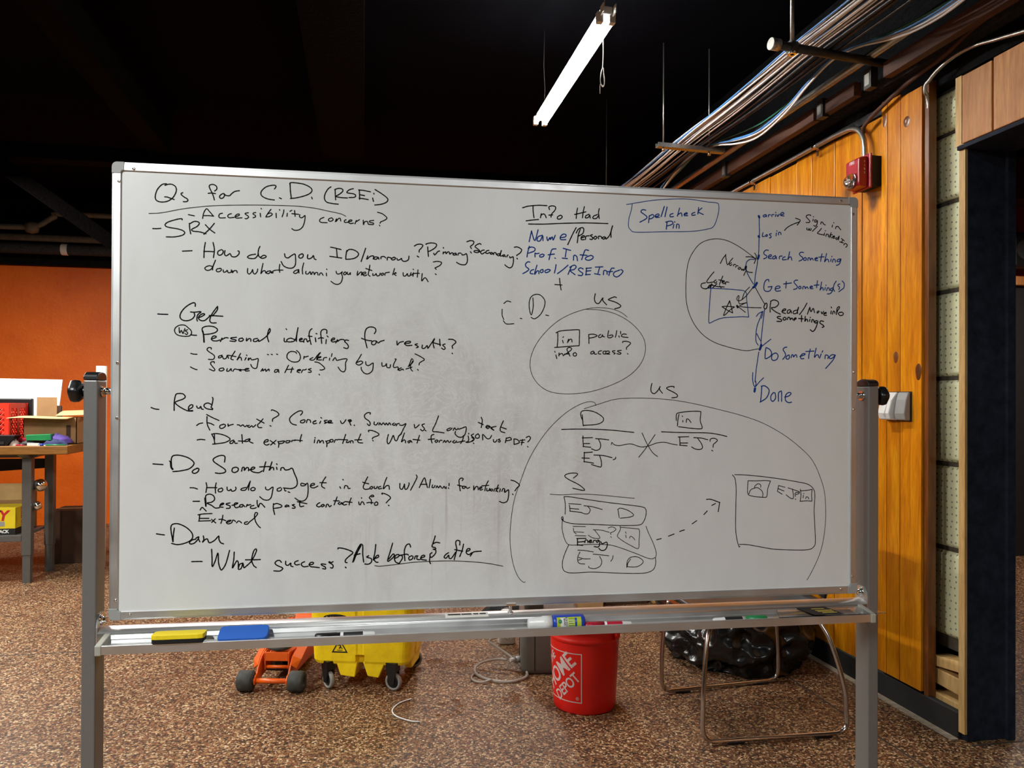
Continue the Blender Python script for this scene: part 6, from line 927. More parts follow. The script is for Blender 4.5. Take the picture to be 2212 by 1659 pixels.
# ================================================================== THINGS IN THE TRAY
WX = parent_matrix(wbd)
def wthing(name, label, cat, loc, rz=0.0, group=None):
    p_ = WX @ Vector(loc)
    return thing(name, label, cat, p_, -0.0376154518 + rz, group)
def eraser(name, label, loc, rz, tilt, foam, L_, D_, H_, felt, wav=9):
    t = wthing(name, label, 'eraser', loc, rz)
    t.rotation_euler = (tilt, 0, t.rotation_euler.z)
    def outline(k):
        pts = []
        n = 60
        for i in range(n):
            a = 2 * pi * i / n
            c_, s_ = cos(a), sin(a)
            x = L_ / 2 * (abs(c_) ** 0.28) * (1 if c_ >= 0 else -1)
            y = D_ / 2 * (abs(s_) ** 0.28) * (1 if s_ >= 0 else -1)
            y *= 1 - 0.035 * (0.5 + 0.5 * cos(x / L_ * 2 * pi * wav)) * (abs(s_) > 0.5) * k
            pts.append((x, y))
        return pts
    build('foam_grip', MB().prism(outline(1), felt, H_, 'z'), foam, t, bevel=0.0012)
    build('felt_pad', MB().prism([(x * 0.985, y * 0.97) for x, y in outline(0)], 0.0, felt + 0.0002, 'z'), 'black_felt', t, label='black felt pad')
    return t
eraser('board_eraser', 'yellow foam board eraser with black felt lying on the tray lip', (-0.7330, -0.0600, 0.8142), 0.0, R(-3.5), 'yellow_foam', 0.108, 0.043, 0.0175, 0.0075)
eraser('board_eraser', 'blue foam board eraser leaning in the pen tray', (-0.6015, -0.0455, 0.8095), 0.01, R(17), 'blue_foam', 0.104, 0.052, 0.0165, 0.003, 8)

def marker(label, x, z, y, d, L_, body, capc, bodytxt, barrel_c, cap_left=False, r=0.0084):
    t = wthing('dry_erase_marker', label, 'marker', (x, y, z), R(d))
    # local x runs from the cap (0) to the tail (L_)
    build('barrel', MB().lathe([(0, L_ * 0.42), (r, L_ * 0.42), (r, L_ * 0.80), (r * 0.92, L_ * 0.81), (r * 0.86, L_ * 0.97), (r * 0.5, L_), (0, L_)], (0, 0, 0), 18, 'x'), body, t)
    build('cap', MB().lathe([(0, 0), (r * 0.75, 0.001), (r * 1.06, 0.005), (r * 1.10, L_ * 0.36), (r * 1.02, L_ * 0.36), (r * 1.02, L_ * 0.42), (0, L_ * 0.42)], (0, 0, 0), 18, 'x'), capc, t)
    sl = build('printed_sleeve', MB().lathe([(r * 1.015, L_ * 0.47), (r * 1.015, L_ * 0.79)], (0, 0, 0), 18, 'x'), barrel_c, t)
    if bodytxt:
        def fn(u, v):
            a = v / r
            return (L_ * 0.60 + u, -r * 1.05 * cos(a - 0.5), -r * 1.05 * sin(-a + 0.5) * 1.0)
        build('lettering', text_mb(bodytxt, 0.0085, fn, 0.0003), 'white_plastic', sl)
    return t
marker('black-capped dry erase marker lying in the left half of the tray', -0.449, 0.8090, -0.0585, 0.6, 0.134, 'white_plastic', 'black_plastic', 'EXPO', 'print_black')
marker('red dry erase marker lying against the blue bottle', 0.165, 0.8092, -0.0560, -1.5, 0.116, 'white_plastic', 'crimson', 'EXPO', 'crimson', r=0.0084)
g = marker('green-capped white marker lying in the right half of the tray', 0.621, 0.8090, -0.0585, 180.6, 0.139, 'white_plastic', 'green', 'EXPO', 'print_black')
# spray bottle on its side
bt = wthing('spray_bottle', 'small blue cleaner bottle with white cap lying in the tray', 'bottle', (0.0327, -0.0500, 0.8178), 0.0)
build('body', MB().lathe([(0, 0.135), (0.012, 0.135), (0.0165, 0.132), (0.0178, 0.127), (0.0178, 0.064), (0.0165, 0.0585), (0.012, 0.056), (0, 0.056)], (0, 0, 0), 28, 'x'), 'bottle_blue', bt)
build('cap', MB().lathe([(0, 0.0), (0.010, 0.0005), (0.0125, 0.003), (0.0132, 0.018), (0.0142, 0.019), (0.0146, 0.033), (0.0162, 0.035), (0.0165, 0.056), (0, 0.056)], (0, 0, 0), 28, 'x'), 'white_plastic', bt)
lbm = MB().grid(lambda u, v: (0.066 + 0.058 * u, -0.01808 * cos(-0.95 + 1.9 * v), 0.01808 * sin(-0.95 + 1.9 * v)), 2, 16)
lb = build('label_wrap', lbm, 'lime', bt, label='lime green printed label')
def lf(x0, z0, rot=False, rr=0.0183):
    def fn(u, v):
        if rot: u, v = -v, u
        a = (z0 + v) / rr
        return (x0 + u, -rr * cos(a), rr * sin(a))
    return fn
bl = build('label_patch', MB().grid(lambda u, v: (0.0745 + 0.018 * u, -0.0182 * cos(-0.45 + 1.3 * v), 0.0182 * sin(-0.45 + 1.3 * v)), 2, 8), 'white_plastic', lb)
build('lettering', text_mb('SAFER', 0.0062, lf(0.0845, 0.006, True), 0.0002), 'print_black', lb)
build('lettering', text_mb('CHOICE', 0.0058, lf(0.0895, 0.006, True), 0.0002), 'print_black', lb)
build('seal', MB().grid(lambda u, v: (0.0735 + 0.0048 * v * cos(2 * pi * u), -0.0184 * cos((0.007 + 0.0048 * v * sin(2 * pi * u)) / 0.0184), 0.0184 * sin((0.007 + 0.0048 * v * sin(2 * pi * u)) / 0.0184)), 20, 3, True, None, True), 'green', lb, label='round green seal')
for k in range(7):
    z = 0.0115 - k * 0.0026
    build('print_line', MB().grid(lambda u, v: (0.0945 + (0.0125 - (k % 3) * 0.002) * u, -0.0183 * cos((z + 0.0011 * v) / 0.0183), 0.0183 * sin((z + 0.0011 * v) / 0.0183)), 2, 3), 'white_plastic' if k % 2 else 'green', lb)
build('print_panel', MB().grid(lambda u, v: (0.1085 + 0.005 * u, -0.0183 * cos(-0.35 + 1.15 * v), 0.0183 * sin(-0.35 + 1.15 * v)), 2, 8), 'bottle_blue', lb)
# card and clear ruler at the right end
cdx = wthing('business_card', 'dark card with orange lettering lying in the right end of the tray', 'card', (0.770, -0.046, 0.8190), R(0))
X = Matrix.Rotation(R(4), 4, 'X')
build('card', MB().prism([(-0.052, 0.026), (0.026, 0.026), (0.046, -0.027), (-0.032, -0.027)], 0.0, 0.0006, 'z', X), 'print_black', cdx)
for k_, (a_, b_, z_) in enumerate(((-0.018, 0.016, 0.014), (-0.014, 0.030, 0.002), (-0.012, 0.030, -0.006), (-0.004, 0.034, -0.014))):
    build('print', MB().box(a_, b_, z_ - 0.0022, z_ + 0.0016, 0.0007, 0.0009, X), 'print_yellow', cdx)
clr = wthing('clear_ruler', 'clear plastic strip sticking out past the right end of the tray', 'ruler', (0.765, -0.049, 0.8150), 0.0)
X = Matrix.Rotation(R(5), 4, 'X')
build('strip', MB().prism([(-0.12, -0.024), (0.142, -0.024), (0.165, -0.020), (0.135, 0.026), (-0.10, 0.026)], 0.0008, 0.0026, 'z', X), 'clear', clr, bevel=0.0005)
build('wood_sliver', MB().prism([(-0.13, -0.012), (-0.06, -0.002), (-0.01, 0.004), (-0.012, 0.010), (-0.07, 0.004)], -0.0016, -0.0006, 'z', X), 'pine_raw', clr)

# ================================================================== THINGS ON THE FLOOR BEHIND THE BOARD
# ---- red bucket
RB = thing('plastic_bucket', 'red plastic bucket with white slanted lettering beside the grey canister', 'bucket', (0.962, 3.275, 0), 0.0)
bprof = [(0.0, 0.004), (0.128, 0.004), (0.133, 0.0), (0.136, 0.006), (0.1375, 0.03), (0.1515, 0.300), (0.1515, 0.302), (0.156, 0.304), (0.156, 0.316), (0.152, 0.320), (0.153, 0.348), (0.158, 0.350), (0.158, 0.362), (0.154, 0.366), (0.150, 0.364), (0.1485, 0.345), (0.134, 0.012), (0.0, 0.012)]
build('body', MB().lathe(bprof, (0, 0, 0), 64), 'bucket_red', RB)
def brad(z): return 0.1375 + (z - 0.03) * (0.014 / 0.27)
PHI0 = math.atan2(-3.275, -0.962)       # bearing of the camera seen from the bucket
LOGW, LZ0 = 0.212, 0.052
PHIC = PHI0 + R(-46)                     # centre of the logo, turned to the left
def logo(u, v, d=0.0006):
    """u, v in metres over the square of the logo -> on the wall of the bucket"""
    z = LZ0 + v
    r = brad(z) + d
    a = PHIC + (u - LOGW / 2) / 0.145
    return (r * cos(a), r * sin(a), z)
lg = MB()
for (a, b, c, d) in ((0, LOGW, 0, 0.004), (0, LOGW, LOGW - 0.004, LOGW), (0, 0.004, 0, LOGW), (LOGW - 0.004, LOGW, 0, LOGW)):
    nu = 24 if b - a > 0.1 else 2; nv = 24 if d - c > 0.1 else 2
    lg.grid(lambda u, v: logo(a + (b - a) * u, c + (d - c) * v), nu, nv)
build('logo_frame', lg, 'print_white', RB, label='white square outline')
c45 = cos(R(45))
def line45(cu, cv, sx=1.0, sy=1.0):
    # stencil letters: upright stems on a baseline that climbs at 45 degrees
    def fn(x, y):
        u = cu + (x * sx) * c45 - (y * sy) * c45
        v = cv + (x * sx) * c45 + (y * sy) * c45
        return logo(u, v, 0.0008)
    return fn
build('lettering', text_mb('THE', 0.042, line45(0.047, 0.165, 0.9, 1.15), 0.0008, spacing=0.95), 'print_white', RB, label='white slanted lettering, top line')
build('lettering', text_mb('HOME', 0.076, line45(0.096, 0.116, 1.0, 1.22), 0.0013, spacing=0.96), 'print_white', RB, label='large white slanted lettering, middle line')
build('lettering', text_mb('DEPOT', 0.051, line45(0.140, 0.062, 0.98, 1.2), 0.0010, spacing=0.96), 'print_white', RB, label='white slanted lettering, bottom line')
build('registered_mark', text_mb('®', 0.02, lambda x, y: logo(0.192 + x, 0.018 + y, 0.0008)), 'print_white', RB)
hp = []
for k in range(25):
    a = pi * k / 24
    hp.append((0.163 * cos(a) , 0.03 + 0.145 * sin(a) * 0.35, 0.325 - 0.145 * sin(a)))
build('handle', MB().tube([Matrix.Rotation(R(-62), 4, 'Z') @ Vector(p_) for p_ in hp], 0.0022, 8), 'steel', RB, label='wire handle')
for sx in (-1, 1):
    q = Matrix.Rotation(R(-62), 4, 'Z') @ Vector((sx * 0.157, 0.03, 0.325))
    build('handle_ear', MB().lathe([(0.012, -0.006), (0.012, 0.006), (0, 0.008)], q, 12, 'x'), 'bucket_red', RB)

# ---- yellow mop bucket on castors
MBK = thing('mop_bucket', 'yellow wheeled mop bucket with black warning triangle', 'bucket', (-0.0075, 3.617, 0), R(-15.4))
def outline(hw, y0, y1, notch, r=0.045, dx=0.0):
    pts = []
    # front side from left to right, with a groove in the middle, then clockwise round
    def arc(cx, cy, a0, a1, rr, n=6):
        return [(cx + rr * cos(R(a0 + (a1 - a0) * k / n)), cy + rr * sin(R(a0 + (a1 - a0) * k / n))) for k in range(n + 1)]
    pts += arc(-hw + r, y0 + r, 180, 270, r)
    pts += [(-0.022 - dx, y0), (-0.012 - dx, y0 + notch), (0.012 - dx, y0 + notch), (0.020 - dx, y0)]
    pts += [(hw - r - 0.05, y0 - 0.0)]
    pts += arc(hw - r, y0 + r, 270, 360, r)
    pts += [(hw, y0 + 0.12), (hw - notch * 0.5, y0 + 0.135), (hw - notch * 0.5, y0 + 0.15), (hw, y0 + 0.165)]
    pts += arc(hw - r, y1 - r, 0, 90, r)
    pts += arc(-hw + r, y1 - r, 90, 180, r)
    return pts
levels = [(0.115, 0.205, 0.0, 0.335, 0.022), (0.13, 0.213, -0.010, 0.345, 0.024), (0.30, 0.222, -0.018, 0.352, 0.020), (0.315, 0.236, -0.030, 0.366, 0.004), (0.44, 0.242, -0.036, 0.372, 0.002), (0.445, 0.249, -0.043, 0.379, 0.001), (0.46, 0.249, -0.043, 0.379, 0.001)]
levels = [(0.115, 0.222, -0.005, 0.335, 0.030), (0.13, 0.228, -0.010, 0.340, 0.032), (0.29, 0.236, -0.018, 0.350, 0.026), (0.44, 0.244, -0.026, 0.360, 0.006), (0.445, 0.250, -0.032, 0.366, 0.004), (0.465, 0.250, -0.032, 0.366, 0.004)]
vs = []; rings = []
for z, hw, y0, y1, nt_ in levels:
    rings.append([(x, y, z) for x, y in outline(hw, y0, y1, nt_)])
n_ = len(rings[0])
mb = MB()
mb.add([p_ for rg in rings for p_ in rg], [(i * n_ + k, i * n_ + (k + 1) % n_, (i + 1) * n_ + (k + 1) % n_, (i + 1) * n_ + k) for i in range(len(rings) - 1) for k in range(n_)])
mb.add(rings[0], [tuple(range(n_))[::-1]])
inner = [(x * 0.96, 0.17 + (y - 0.17) * 0.96, 0.465) for x, y, z in rings[-1]]
inner2 = [(x * 0.9, 0.17 + (y - 0.17) * 0.9, 0.16) for x, y, z in rings[-1]]
mb.add(rings[-1] + inner + inner2, [(k, (k + 1) % n_, n_ + (k + 1) % n_, n_ + k) for k in range(n_)] + [(n_ + k, n_ + (k + 1) % n_, 2 * n_ + (k + 1) % n_, 2 * n_ + k) for k in range(n_)] + [tuple(range(2 * n_, 3 * n_))])
build('body', mb, 'bucket_yellow', MBK)
# stepped underside: two skirts that come down between the castors
for x0, x1, yb0 in ((-0.115, -0.014, 0.0), (0.012, 0.115, 0.0)):
    o = MB().prism([(x0, 0.125), (x0 + 0.022, 0.062), (x1 - 0.012 if x1 < 0 else x1 - 0.03, 0.055), (x1, 0.125)], -0.006, 0.33, 'y')
    build('skirt', o, 'bucket_yellow', MBK, bevel=0.004)
build('skirt', MB().prism([(0.06, 0.125), (0.085, 0.075), (0.25, 0.065), (0.30, 0.125)], -0.17 + 0.36, 0.222, 'x').add([], []), 'bucket_yellow', MBK, bevel=0.004)
for (x, y, yaw) in ((-0.150, 0.0, 48), (0.155, 0.0, 72), (0.185, 0.315, 100), (-0.18, 0.315, 60)):
    Xc = Matrix.Translation((x, y, 0)) @ Matrix.Rotation(R(yaw), 4, 'Z')
    cs = build('castor', MB().lathe([(0.038, -0.010), (0.041, -0.006), (0.041, 0.006), (0.038, 0.010), (0.029, 0.0105), (0.029, -0.0105), (0.038, -0.010)], (0.0, 0, 0.041), 26, 'x', Xc), 'grey_rubber', MBK, label='grey rubber castor wheel')
    build('hub', MB().lathe([(0, -0.011), (0.010, -0.012), (0.029, -0.008), (0.029, 0.008), (0.010, 0.012), (0, 0.011)], (0.0, 0, 0.041), 22, 'x', Xc), 'black_plastic', cs)
    build('fork', MB().prism([(-0.012, 0.030), (0.012, 0.030), (0.026, 0.085), (0.030, 0.128), (-0.022, 0.128), (-0.020, 0.085)], -0.021, -0.0135, 'x', Xc).prism([(-0.012, 0.030), (0.012, 0.030), (0.026, 0.085), (0.030, 0.128), (-0.022, 0.128), (-0.020, 0.085)], 0.0135, 0.021, 'x', Xc).box(-0.021, 0.021, -0.022, 0.030, 0.088, 0.128, Xc), 'black_plastic', cs, bevel=0.002)
# badge and warning triangle
def yf(z):
    for i in range(len(levels) - 1):
        if levels[i][0] <= z <= levels[i + 1][0]:
            f_ = (z - levels[i][0]) / (levels[i + 1][0] - levels[i][0]); return levels[i][2] * (1 - f_) + levels[i + 1][2] * f_
    return levels[-1][2]
def onf(x, z, d=0.0008): return (x, yf(z) - d, z)
bd = build('badge', MB().grid(lambda u, v: onf(-0.112 + 0.058 * cos(2 * pi * u) * (0.001 + v) * (1.0), 0.331 + 0.016 * v * sin(2 * pi * u) * (1 if True else 0)), 28, 3, False, None, True), 'print_black', MBK, label='black badge')
build('lettering', text_mb('Rubbermaid', 0.019, lambda x, y: onf(-0.112 + x, 0.330 + y, 0.0016), 0.0002), 'print_yellow', bd)
def tri(c, h, wd):
    cx, cz = c; pts = [(cx - h * 0.58, cz - h * 0.42), (cx + h * 0.58, cz - h * 0.42), (cx, cz + h * 0.58)]
    m_ = MB()
    cen = Vector((cx, cz - 0.04 * h))
    out = [Vector(p_) for p_ in pts]; inn = [cen + (p_ - cen) * (1 - wd / (h * 0.33)) for p_ in out]
    for i in range(3):
        j = (i + 1) % 3
        m_.add([onf(*out[i]), onf(*out[j]), onf(*inn[j]), onf(*inn[i])], [(0, 1, 2, 3)])
    return m_
TC = (-0.095, 0.196)
build('warning_triangle', tri(TC, 0.066, 0.0055), 'print_black', MBK, label='black outlined warning triangle')
fig = MB()
def stroke(m_, pts, w_):
    for a, b in zip(pts[:-1], pts[1:]):
        a = Vector(a); b = Vector(b); t = (b - a).normalized(); nn = Vector((-t.y, t.x)) * w_
        q = [a + nn, b + nn, b - nn, a - nn]
        m_.add([onf(TC[0] + p_.x, TC[1] + p_.y, 0.0010) for p_ in q], [(0, 1, 2, 3)])
stroke(fig, [(-0.003, 0.018), (-0.001, 0.012)], 0.003)
stroke(fig, [(0.0, 0.010), (0.005, 0.0), (-0.003, -0.008)], 0.0028)
stroke(fig, [(0.005, 0.0), (0.010, -0.008), (0.014, -0.006)], 0.0018)
stroke(fig, [(-0.009, 0.004), (0.0, 0.009), (0.010, 0.010)], 0.0016)
stroke(fig, [(-0.012, -0.016), (0.014, -0.016)], 0.0014)
build('slipping_figure', fig, 'print_black', MBK)

# ---- orange floor jack
FJ = thing('floor_jack', 'orange hydraulic floor jack with black wheels left of the yellow bucket', 'jack', (-0.407, 3.662, 0), R(-12.3))
for sx in (-1, 1):
    wh = build('wheel', MB().lathe([(0, sx * 0.083), (0.040, sx * 0.083), (0.046, sx * 0.089), (0.0465, sx * 0.116), (0.046, sx * 0.144), (0.040, sx * 0.150), (0.012, sx * 0.150), (0.012, sx * 0.144), (0, sx * 0.144)], (0, 0, 0.0465), 30, 'x'), 'rubber', FJ, label='worn black front wheel')
    a, b = sorted((sx * 0.070, sx * 0.078))
    pl = [(-0.020, 0.035), (-0.022, 0.055), (-0.005, 0.070), (0.015, 0.075), (0.040, 0.105), (0.075, 0.135), (0.16, 0.160), (0.34, 0.182), (0.47, 0.190), (0.56, 0.180), (0.60, 0.130), (0.60, 0.060), (0.52, 0.040), (0.14, 0.045), (0.06, 0.040), (0.0, 0.026)]
    build('side_plate', MB().prism(pl, a, b, 'x'), 'jack_orange', FJ, bevel=0.003)
    # flared flange on top of each plate
    a2, b2 = sorted((sx * 0.076, sx * 0.100))
    build('flange', MB().add([(sx * 0.076, y, z) for y, z in pl[4:10]] + [(sx * (0.098 + 0.012 * (k > 0)), y + 0.01, z - 0.018) for k, (y, z) in enumerate(pl[4:10])], [(i, i + 1, 6 + i + 1, 6 + i) for i in range(5)]), 'jack_orange', FJ, solid=0.005)
    build('rear_wheel', MB().lathe([(0, sx * 0.085), (0.028, sx * 0.085), (0.030, sx * 0.09), (0.030, sx * 0.11), (0.028, sx * 0.115), (0, sx * 0.115)], (0, 0.55, 0.03), 20, 'x'), 'dark_steel', FJ)
build('front_axle', MB().cyl((-0.083, 0, 0.0465), (0.083, 0, 0.0465), 0.0115, 16), 'jack_orange', FJ)
build('bottom_plate', MB().box(-0.070, 0.070, 0.14, 0.52, 0.044, 0.050), 'dark_steel', FJ)
build('lift_arm', MB().prism([(0.10, 0.112), (0.13, 0.140), (0.22, 0.135), (0.45, 0.120), (0.46, 0.085), (0.24, 0.085), (0.12, 0.088)], -0.052, -0.044, 'x').prism([(0.10, 0.112), (0.13, 0.140), (0.22, 0.135), (0.45, 0.120), (0.46, 0.085), (0.24, 0.085), (0.12, 0.088)], 0.044, 0.052, 'x').box(-0.044, 0.044, 0.13, 0.40, 0.128, 0.136), 'jack_orange', FJ, bevel=0.002)
br_ = build('saddle_bracket', MB().prism([(0.078, 0.068), (0.072, 0.072), (0.070, 0.150), (0.078, 0.156), (0.11, 0.156), (0.12, 0.07)], -0.058, -0.052, 'x').prism([(0.078, 0.068), (0.072, 0.072), (0.070, 0.150), (0.078, 0.156), (0.11, 0.156), (0.12, 0.07)], 0.052, 0.058, 'x').box(-0.052, 0.052, 0.070, 0.078, 0.113, 0.154), 'jack_orange', FJ, bevel=0.002)
build('bracket_rod', MB().cyl((-0.052, 0.082, 0.083), (0.052, 0.082, 0.083), 0.008, 14), 'jack_orange', FJ)
build('saddle', MB().lathe([(0, 0.156), (0.045, 0.156), (0.056, 0.162), (0.058, 0.174), (0.050, 0.178), (0.046, 0.172), (0.0, 0.170)], (0, 0.125, 0), 28), 'rubber', FJ, label='round black lifting saddle')
build('radius_rod', MB().tube([(0.062, 0.06, 0.062), (0.064, 0.42, 0.165)], 0.0075, 10), 'dark_steel', FJ)
build('rod_end', MB().cyl((0.056, 0.075, 0.070), (0.070, 0.075, 0.070), 0.016, 16), 'dark_steel', FJ)
build('ram', MB().tube([(-0.012, 0.14, 0.075), (-0.012, 0.42, 0.10)], 0.018, 14), 'dark_steel', FJ)
build('power_unit', MB().box(-0.055, 0.055, 0.42, 0.56, 0.055, 0.165), 'jack_orange', FJ, bevel=0.01)
build('handle_socket', MB().prism([(0.47, 0.15), (0.52, 0.21), (0.58, 0.215), (0.60, 0.13)], -0.050, 0.050, 'x'), 'jack_orange', FJ, bevel=0.006)

# ---- grey canister with hose
CN = thing('grey_canister', 'grey square plastic canister behind the red bucket', 'canister', (0.785, 3.655, 0), R(-9))
def rrect(x0, x1, y0, y1, r, n=6):
    pts = []
    for cx, cy, a0 in ((x1 - r, y0 + r, 270), (x1 - r, y1 - r, 0), (x0 + r, y1 - r, 90), (x0 + r, y0 + r, 180)):
        pts += [(cx + r * cos(R(a0 + 90 * k / n)), cy + r * sin(R(a0 + 90 * k / n))) for k in range(n + 1)]
    return pts
def loft(rings, smooth=False):
    n = len(rings[0]); m_ = MB()
    m_.add([p_ for rg in rings for p_ in rg], [(i * n + k, i * n + (k + 1) % n, (i + 1) * n + (k + 1) % n, (i + 1) * n + k) for i in range(len(rings) - 1) for k in range(n)], smooth)
    m_.add(rings[0], [tuple(range(n))[::-1]]); m_.add(rings[-1], [tuple(range(n))]); return m_
rg = []
for z, g_, r in ((0.0, -0.012, 0.03), (0.012, -0.003, 0.035), (0.03, 0.0, 0.035), (0.27, 0.0, 0.035), (0.29, -0.008, 0.04), (0.30, -0.03, 0.045)):
    rg.append([(x, y, z) for x, y in rrect(-0.03 - g_, 0.27 + g_, 0.0 - g_, 0.27 + g_, r)])
build('body', loft(rg, True), 'canister', CN)
build('seam', MB().box(-0.0335, -0.0285, 0.125, 0.130, 0.02, 0.28).box(0.035, 0.038, -0.0015, 0.002, 0.02, 0.28), 'matte_black', CN)
build('neck', loft([[(x, y, z) for x, y in rrect(-0.01, 0.085, 0.06, 0.16, 0.03)] for z in (0.298, 0.40)], True), 'canister', CN)
dv = build('drain_valve', MB().cyl((-0.028, 0.09, 0.052), (-0.060, 0.075, 0.052), 0.014, 14).cyl((-0.060, 0.075, 0.052), (-0.080, 0.066, 0.052), 0.010, 12), 'white_plastic', CN, label='white drain valve')
build('valve_ring', MB().cyl((-0.058, 0.076, 0.052), (-0.064, 0.073, 0.052), 0.018, 14), 'steel', dv)
HS = thing('clear_hose', 'coiled clear plastic hose on the floor left of the grey canister', 'hose', (0.70, 3.66, 0))
hp = [(0.70, 3.735, 0.052), (0.66, 3.76, 0.05), (0.59, 3.79, 0.03), (0.545, 3.76, 0.014), (0.545, 3.68, 0.009), (0.60, 3.60, 0.008), (0.68, 3.565, 0.008), (0.76, 3.60, 0.009), (0.785, 3.66, 0.014), (0.765, 3.72, 0.03), (0.72, 3.80, 0.055), (0.66, 3.87, 0.085), (0.64, 3.90, 0.10), (0.70, 3.88, 0.13), (0.765, 3.84, 0.17), (0.80, 3.82, 0.23)]
build('tube', MB().tube(smooth_path(hp, 8), 0.0065, 10), 'hose', HS, world=True)
build('tube_loop', MB().tube(smooth_path([(0.56, 3.72, 0.009), (0.52, 3.68, 0.007), (0.515, 3.62, 0.007), (0.55, 3.585, 0.007), (0.60, 3.59, 0.014)], 8), 0.0050, 8), 'hose', HS, world=True)
JG = thing('white_jug', 'small white plastic jug with wire handle left of the grey canister', 'jug', (0.777, 4.16, 0), R(-10))
build('body', loft([[(x, y, z) for x, y in rrect(-0.048 + g_, 0.048 - g_, -0.035 + g_, 0.035 - g_, 0.022)] for z, g_ in ((0, 0.006), (0.008, 0.0), (0.13, 0.0), (0.17, 0.010), (0.19, 0.022))], True), 'white_plastic', JG)
build('handle', MB().tube(smooth_path([(-0.02, -0.037, 0.11), (-0.018, -0.05, 0.06), (0.002, -0.055, 0.035), (0.022, -0.05, 0.06), (0.024, -0.037, 0.11)], 6), 0.003, 8), 'steel', JG)

# ---- black rubbish bag
def bagf(u, v):
    a = 2 * pi * u; ph = v * pi
    x, y, z = sin(ph) * cos(a), sin(ph) * sin(a), -cos(ph)
    n1 = noise.noise(Vector((x * 1.7 + 3, y * 1.7, z * 1.7)))
    rid = 0.0
    for f_, am in ((2.0, 0.14), (4.2, 0.07), (9, 0.022)):
        rid += am * (1 - 2.2 * abs(noise.noise(Vector((x * f_, y * f_ + 7, z * f_ * 0.8)))))
    r = 1 + 0.10 * n1 + rid - 0.08
    px, py, pz = x * r * 0.38, y * r * 0.37, z * r * 0.29 + 0.155
    if pz < 0.0: pz = 0.0 + max(pz, -0.01) * 0.0
    pz = max(pz, 0.001)
    return (px, py, pz)
bg = build('rubbish_bag', MB().grid(bagf, 150, 90, False, None, True), 'bag')
bg.location = (1.93, 3.77, 0.0)
tag(bg, 'full crumpled glossy black rubbish bag against the wooden wall', 'bag')
bg.data.polygons.foreach_set('use_smooth', [True] * len(bg.data.polygons))

# ---- chrome sled chair
CH = thing('sled_chair', 'chrome sled-base chair with dark grey seat behind the board', 'chair', (1.60, 3.05, 0))
def rounded(pts, rads, n=6):
    out = [Vector(pts[0])]
    for i in range(1, len(pts) - 1):
        p0, p1, p2 = Vector(pts[i - 1]), Vector(pts[i]), Vector(pts[i + 1])
        a = (p0 - p1).normalized() * rads; b = (p2 - p1).normalized() * rads
        for k in range(n + 1):
            t = k / n
            out.append(p1 + a * (1 - t) ** 2 + b * t * t)
    out.append(Vector(pts[-1])); return out
fl_ = smooth_path([(1.372, 2.875, 0.440), (1.338, 2.845, 0.38), (1.305, 2.805, 0.20), (1.298, 2.795, 0.075)], 6)
fr_ = smooth_path([(1.905, 2.775, 0.075), (1.898, 2.785, 0.20), (1.868, 2.83, 0.36), (1.838, 2.872, 0.440)], 6)
lp1 = rounded([fl_[-1], Vector((1.296, 2.790, 0.014)), Vector((1.908, 2.770, 0.014)), fr_[0]], 0.055)
build('runner', MB().tube(list(fl_[:-1]) + lp1 + list(fr_[1:]), 0.0095, 12), 'chrome_warm', CH, world=True, label='near chrome runner and legs')
bl_ = smooth_path([(1.352, 3.265, 0.440), (1.340, 3.285, 0.33), (1.333, 3.30, 0.18), (1.335, 3.305, 0.075)], 6)
br2 = smooth_path([(1.938, 3.352, 0.075), (1.930, 3.345, 0.20), (1.905, 3.32, 0.34), (1.88, 3.29, 0.440)], 6)
lp2 = rounded([bl_[-1], Vector((1.336, 3.307, 0.014)), Vector((1.940, 3.356, 0.014)), br2[0]], 0.055)
build('runner', MB().tube(list(bl_[:-1]) + lp2 + list(br2[1:]), 0.0095, 12), 'chrome_warm', CH, world=True, label='far chrome runner and legs')
for (x, y) in ((1.43, 2.786), (1.80, 2.774), (1.44, 3.315), (1.84, 3.348)):
    build('glide', MB().box(x - 0.035, x + 0.035, y - 0.011, y + 0.011, 0.0005, 0.012), 'black_plastic', CH, world=True, bevel=0.003)
build('cross_bar', MB().tube([(1.372, 2.875, 0.440), (1.352, 3.265, 0.440)], 0.009, 10).tube([(1.838, 2.872, 0.440), (1.88, 3.29, 0.440)], 0.009, 10), 'chrome_warm', CH, world=True)
def seatf(u, v):
    x = 1.33 + 0.54 * u; y = 2.83 + 0.48 * v
    z = 0.470 + 0.035 * (2 * u - 1) ** 4 * (1 if u > 0.5 else 0.3) - 0.014 * (1 - (2 * v - 1) ** 2) * (1 - (2 * u - 1) ** 2) + 0.008 * (2 * v - 1) ** 2
    return (x, y, z)
build('seat', MB().grid(seatf, 22, 18), 'seat', CH, world=True, solid=0.016)
def backf(u, v):
    y = 2.85 + 0.44 * u; z = 0.53 + 0.30 * v
    return (1.885 + 0.05 * v + 0.03 * (2 * u - 1) ** 2 * -1, y, z)
build('backrest', MB().grid(backf, 16, 12), 'seat', CH, world=True, solid=0.012)
build('back_post', MB().tube([(1.845, 2.88, 0.44), (1.885, 2.88, 0.56), (1.925, 2.88, 0.80)], 0.009, 10).tube([(1.88, 3.28, 0.44), (1.90, 3.27, 0.56), (1.935, 3.27, 0.80)], 0.009, 10), 'chrome_warm', CH, world=True)

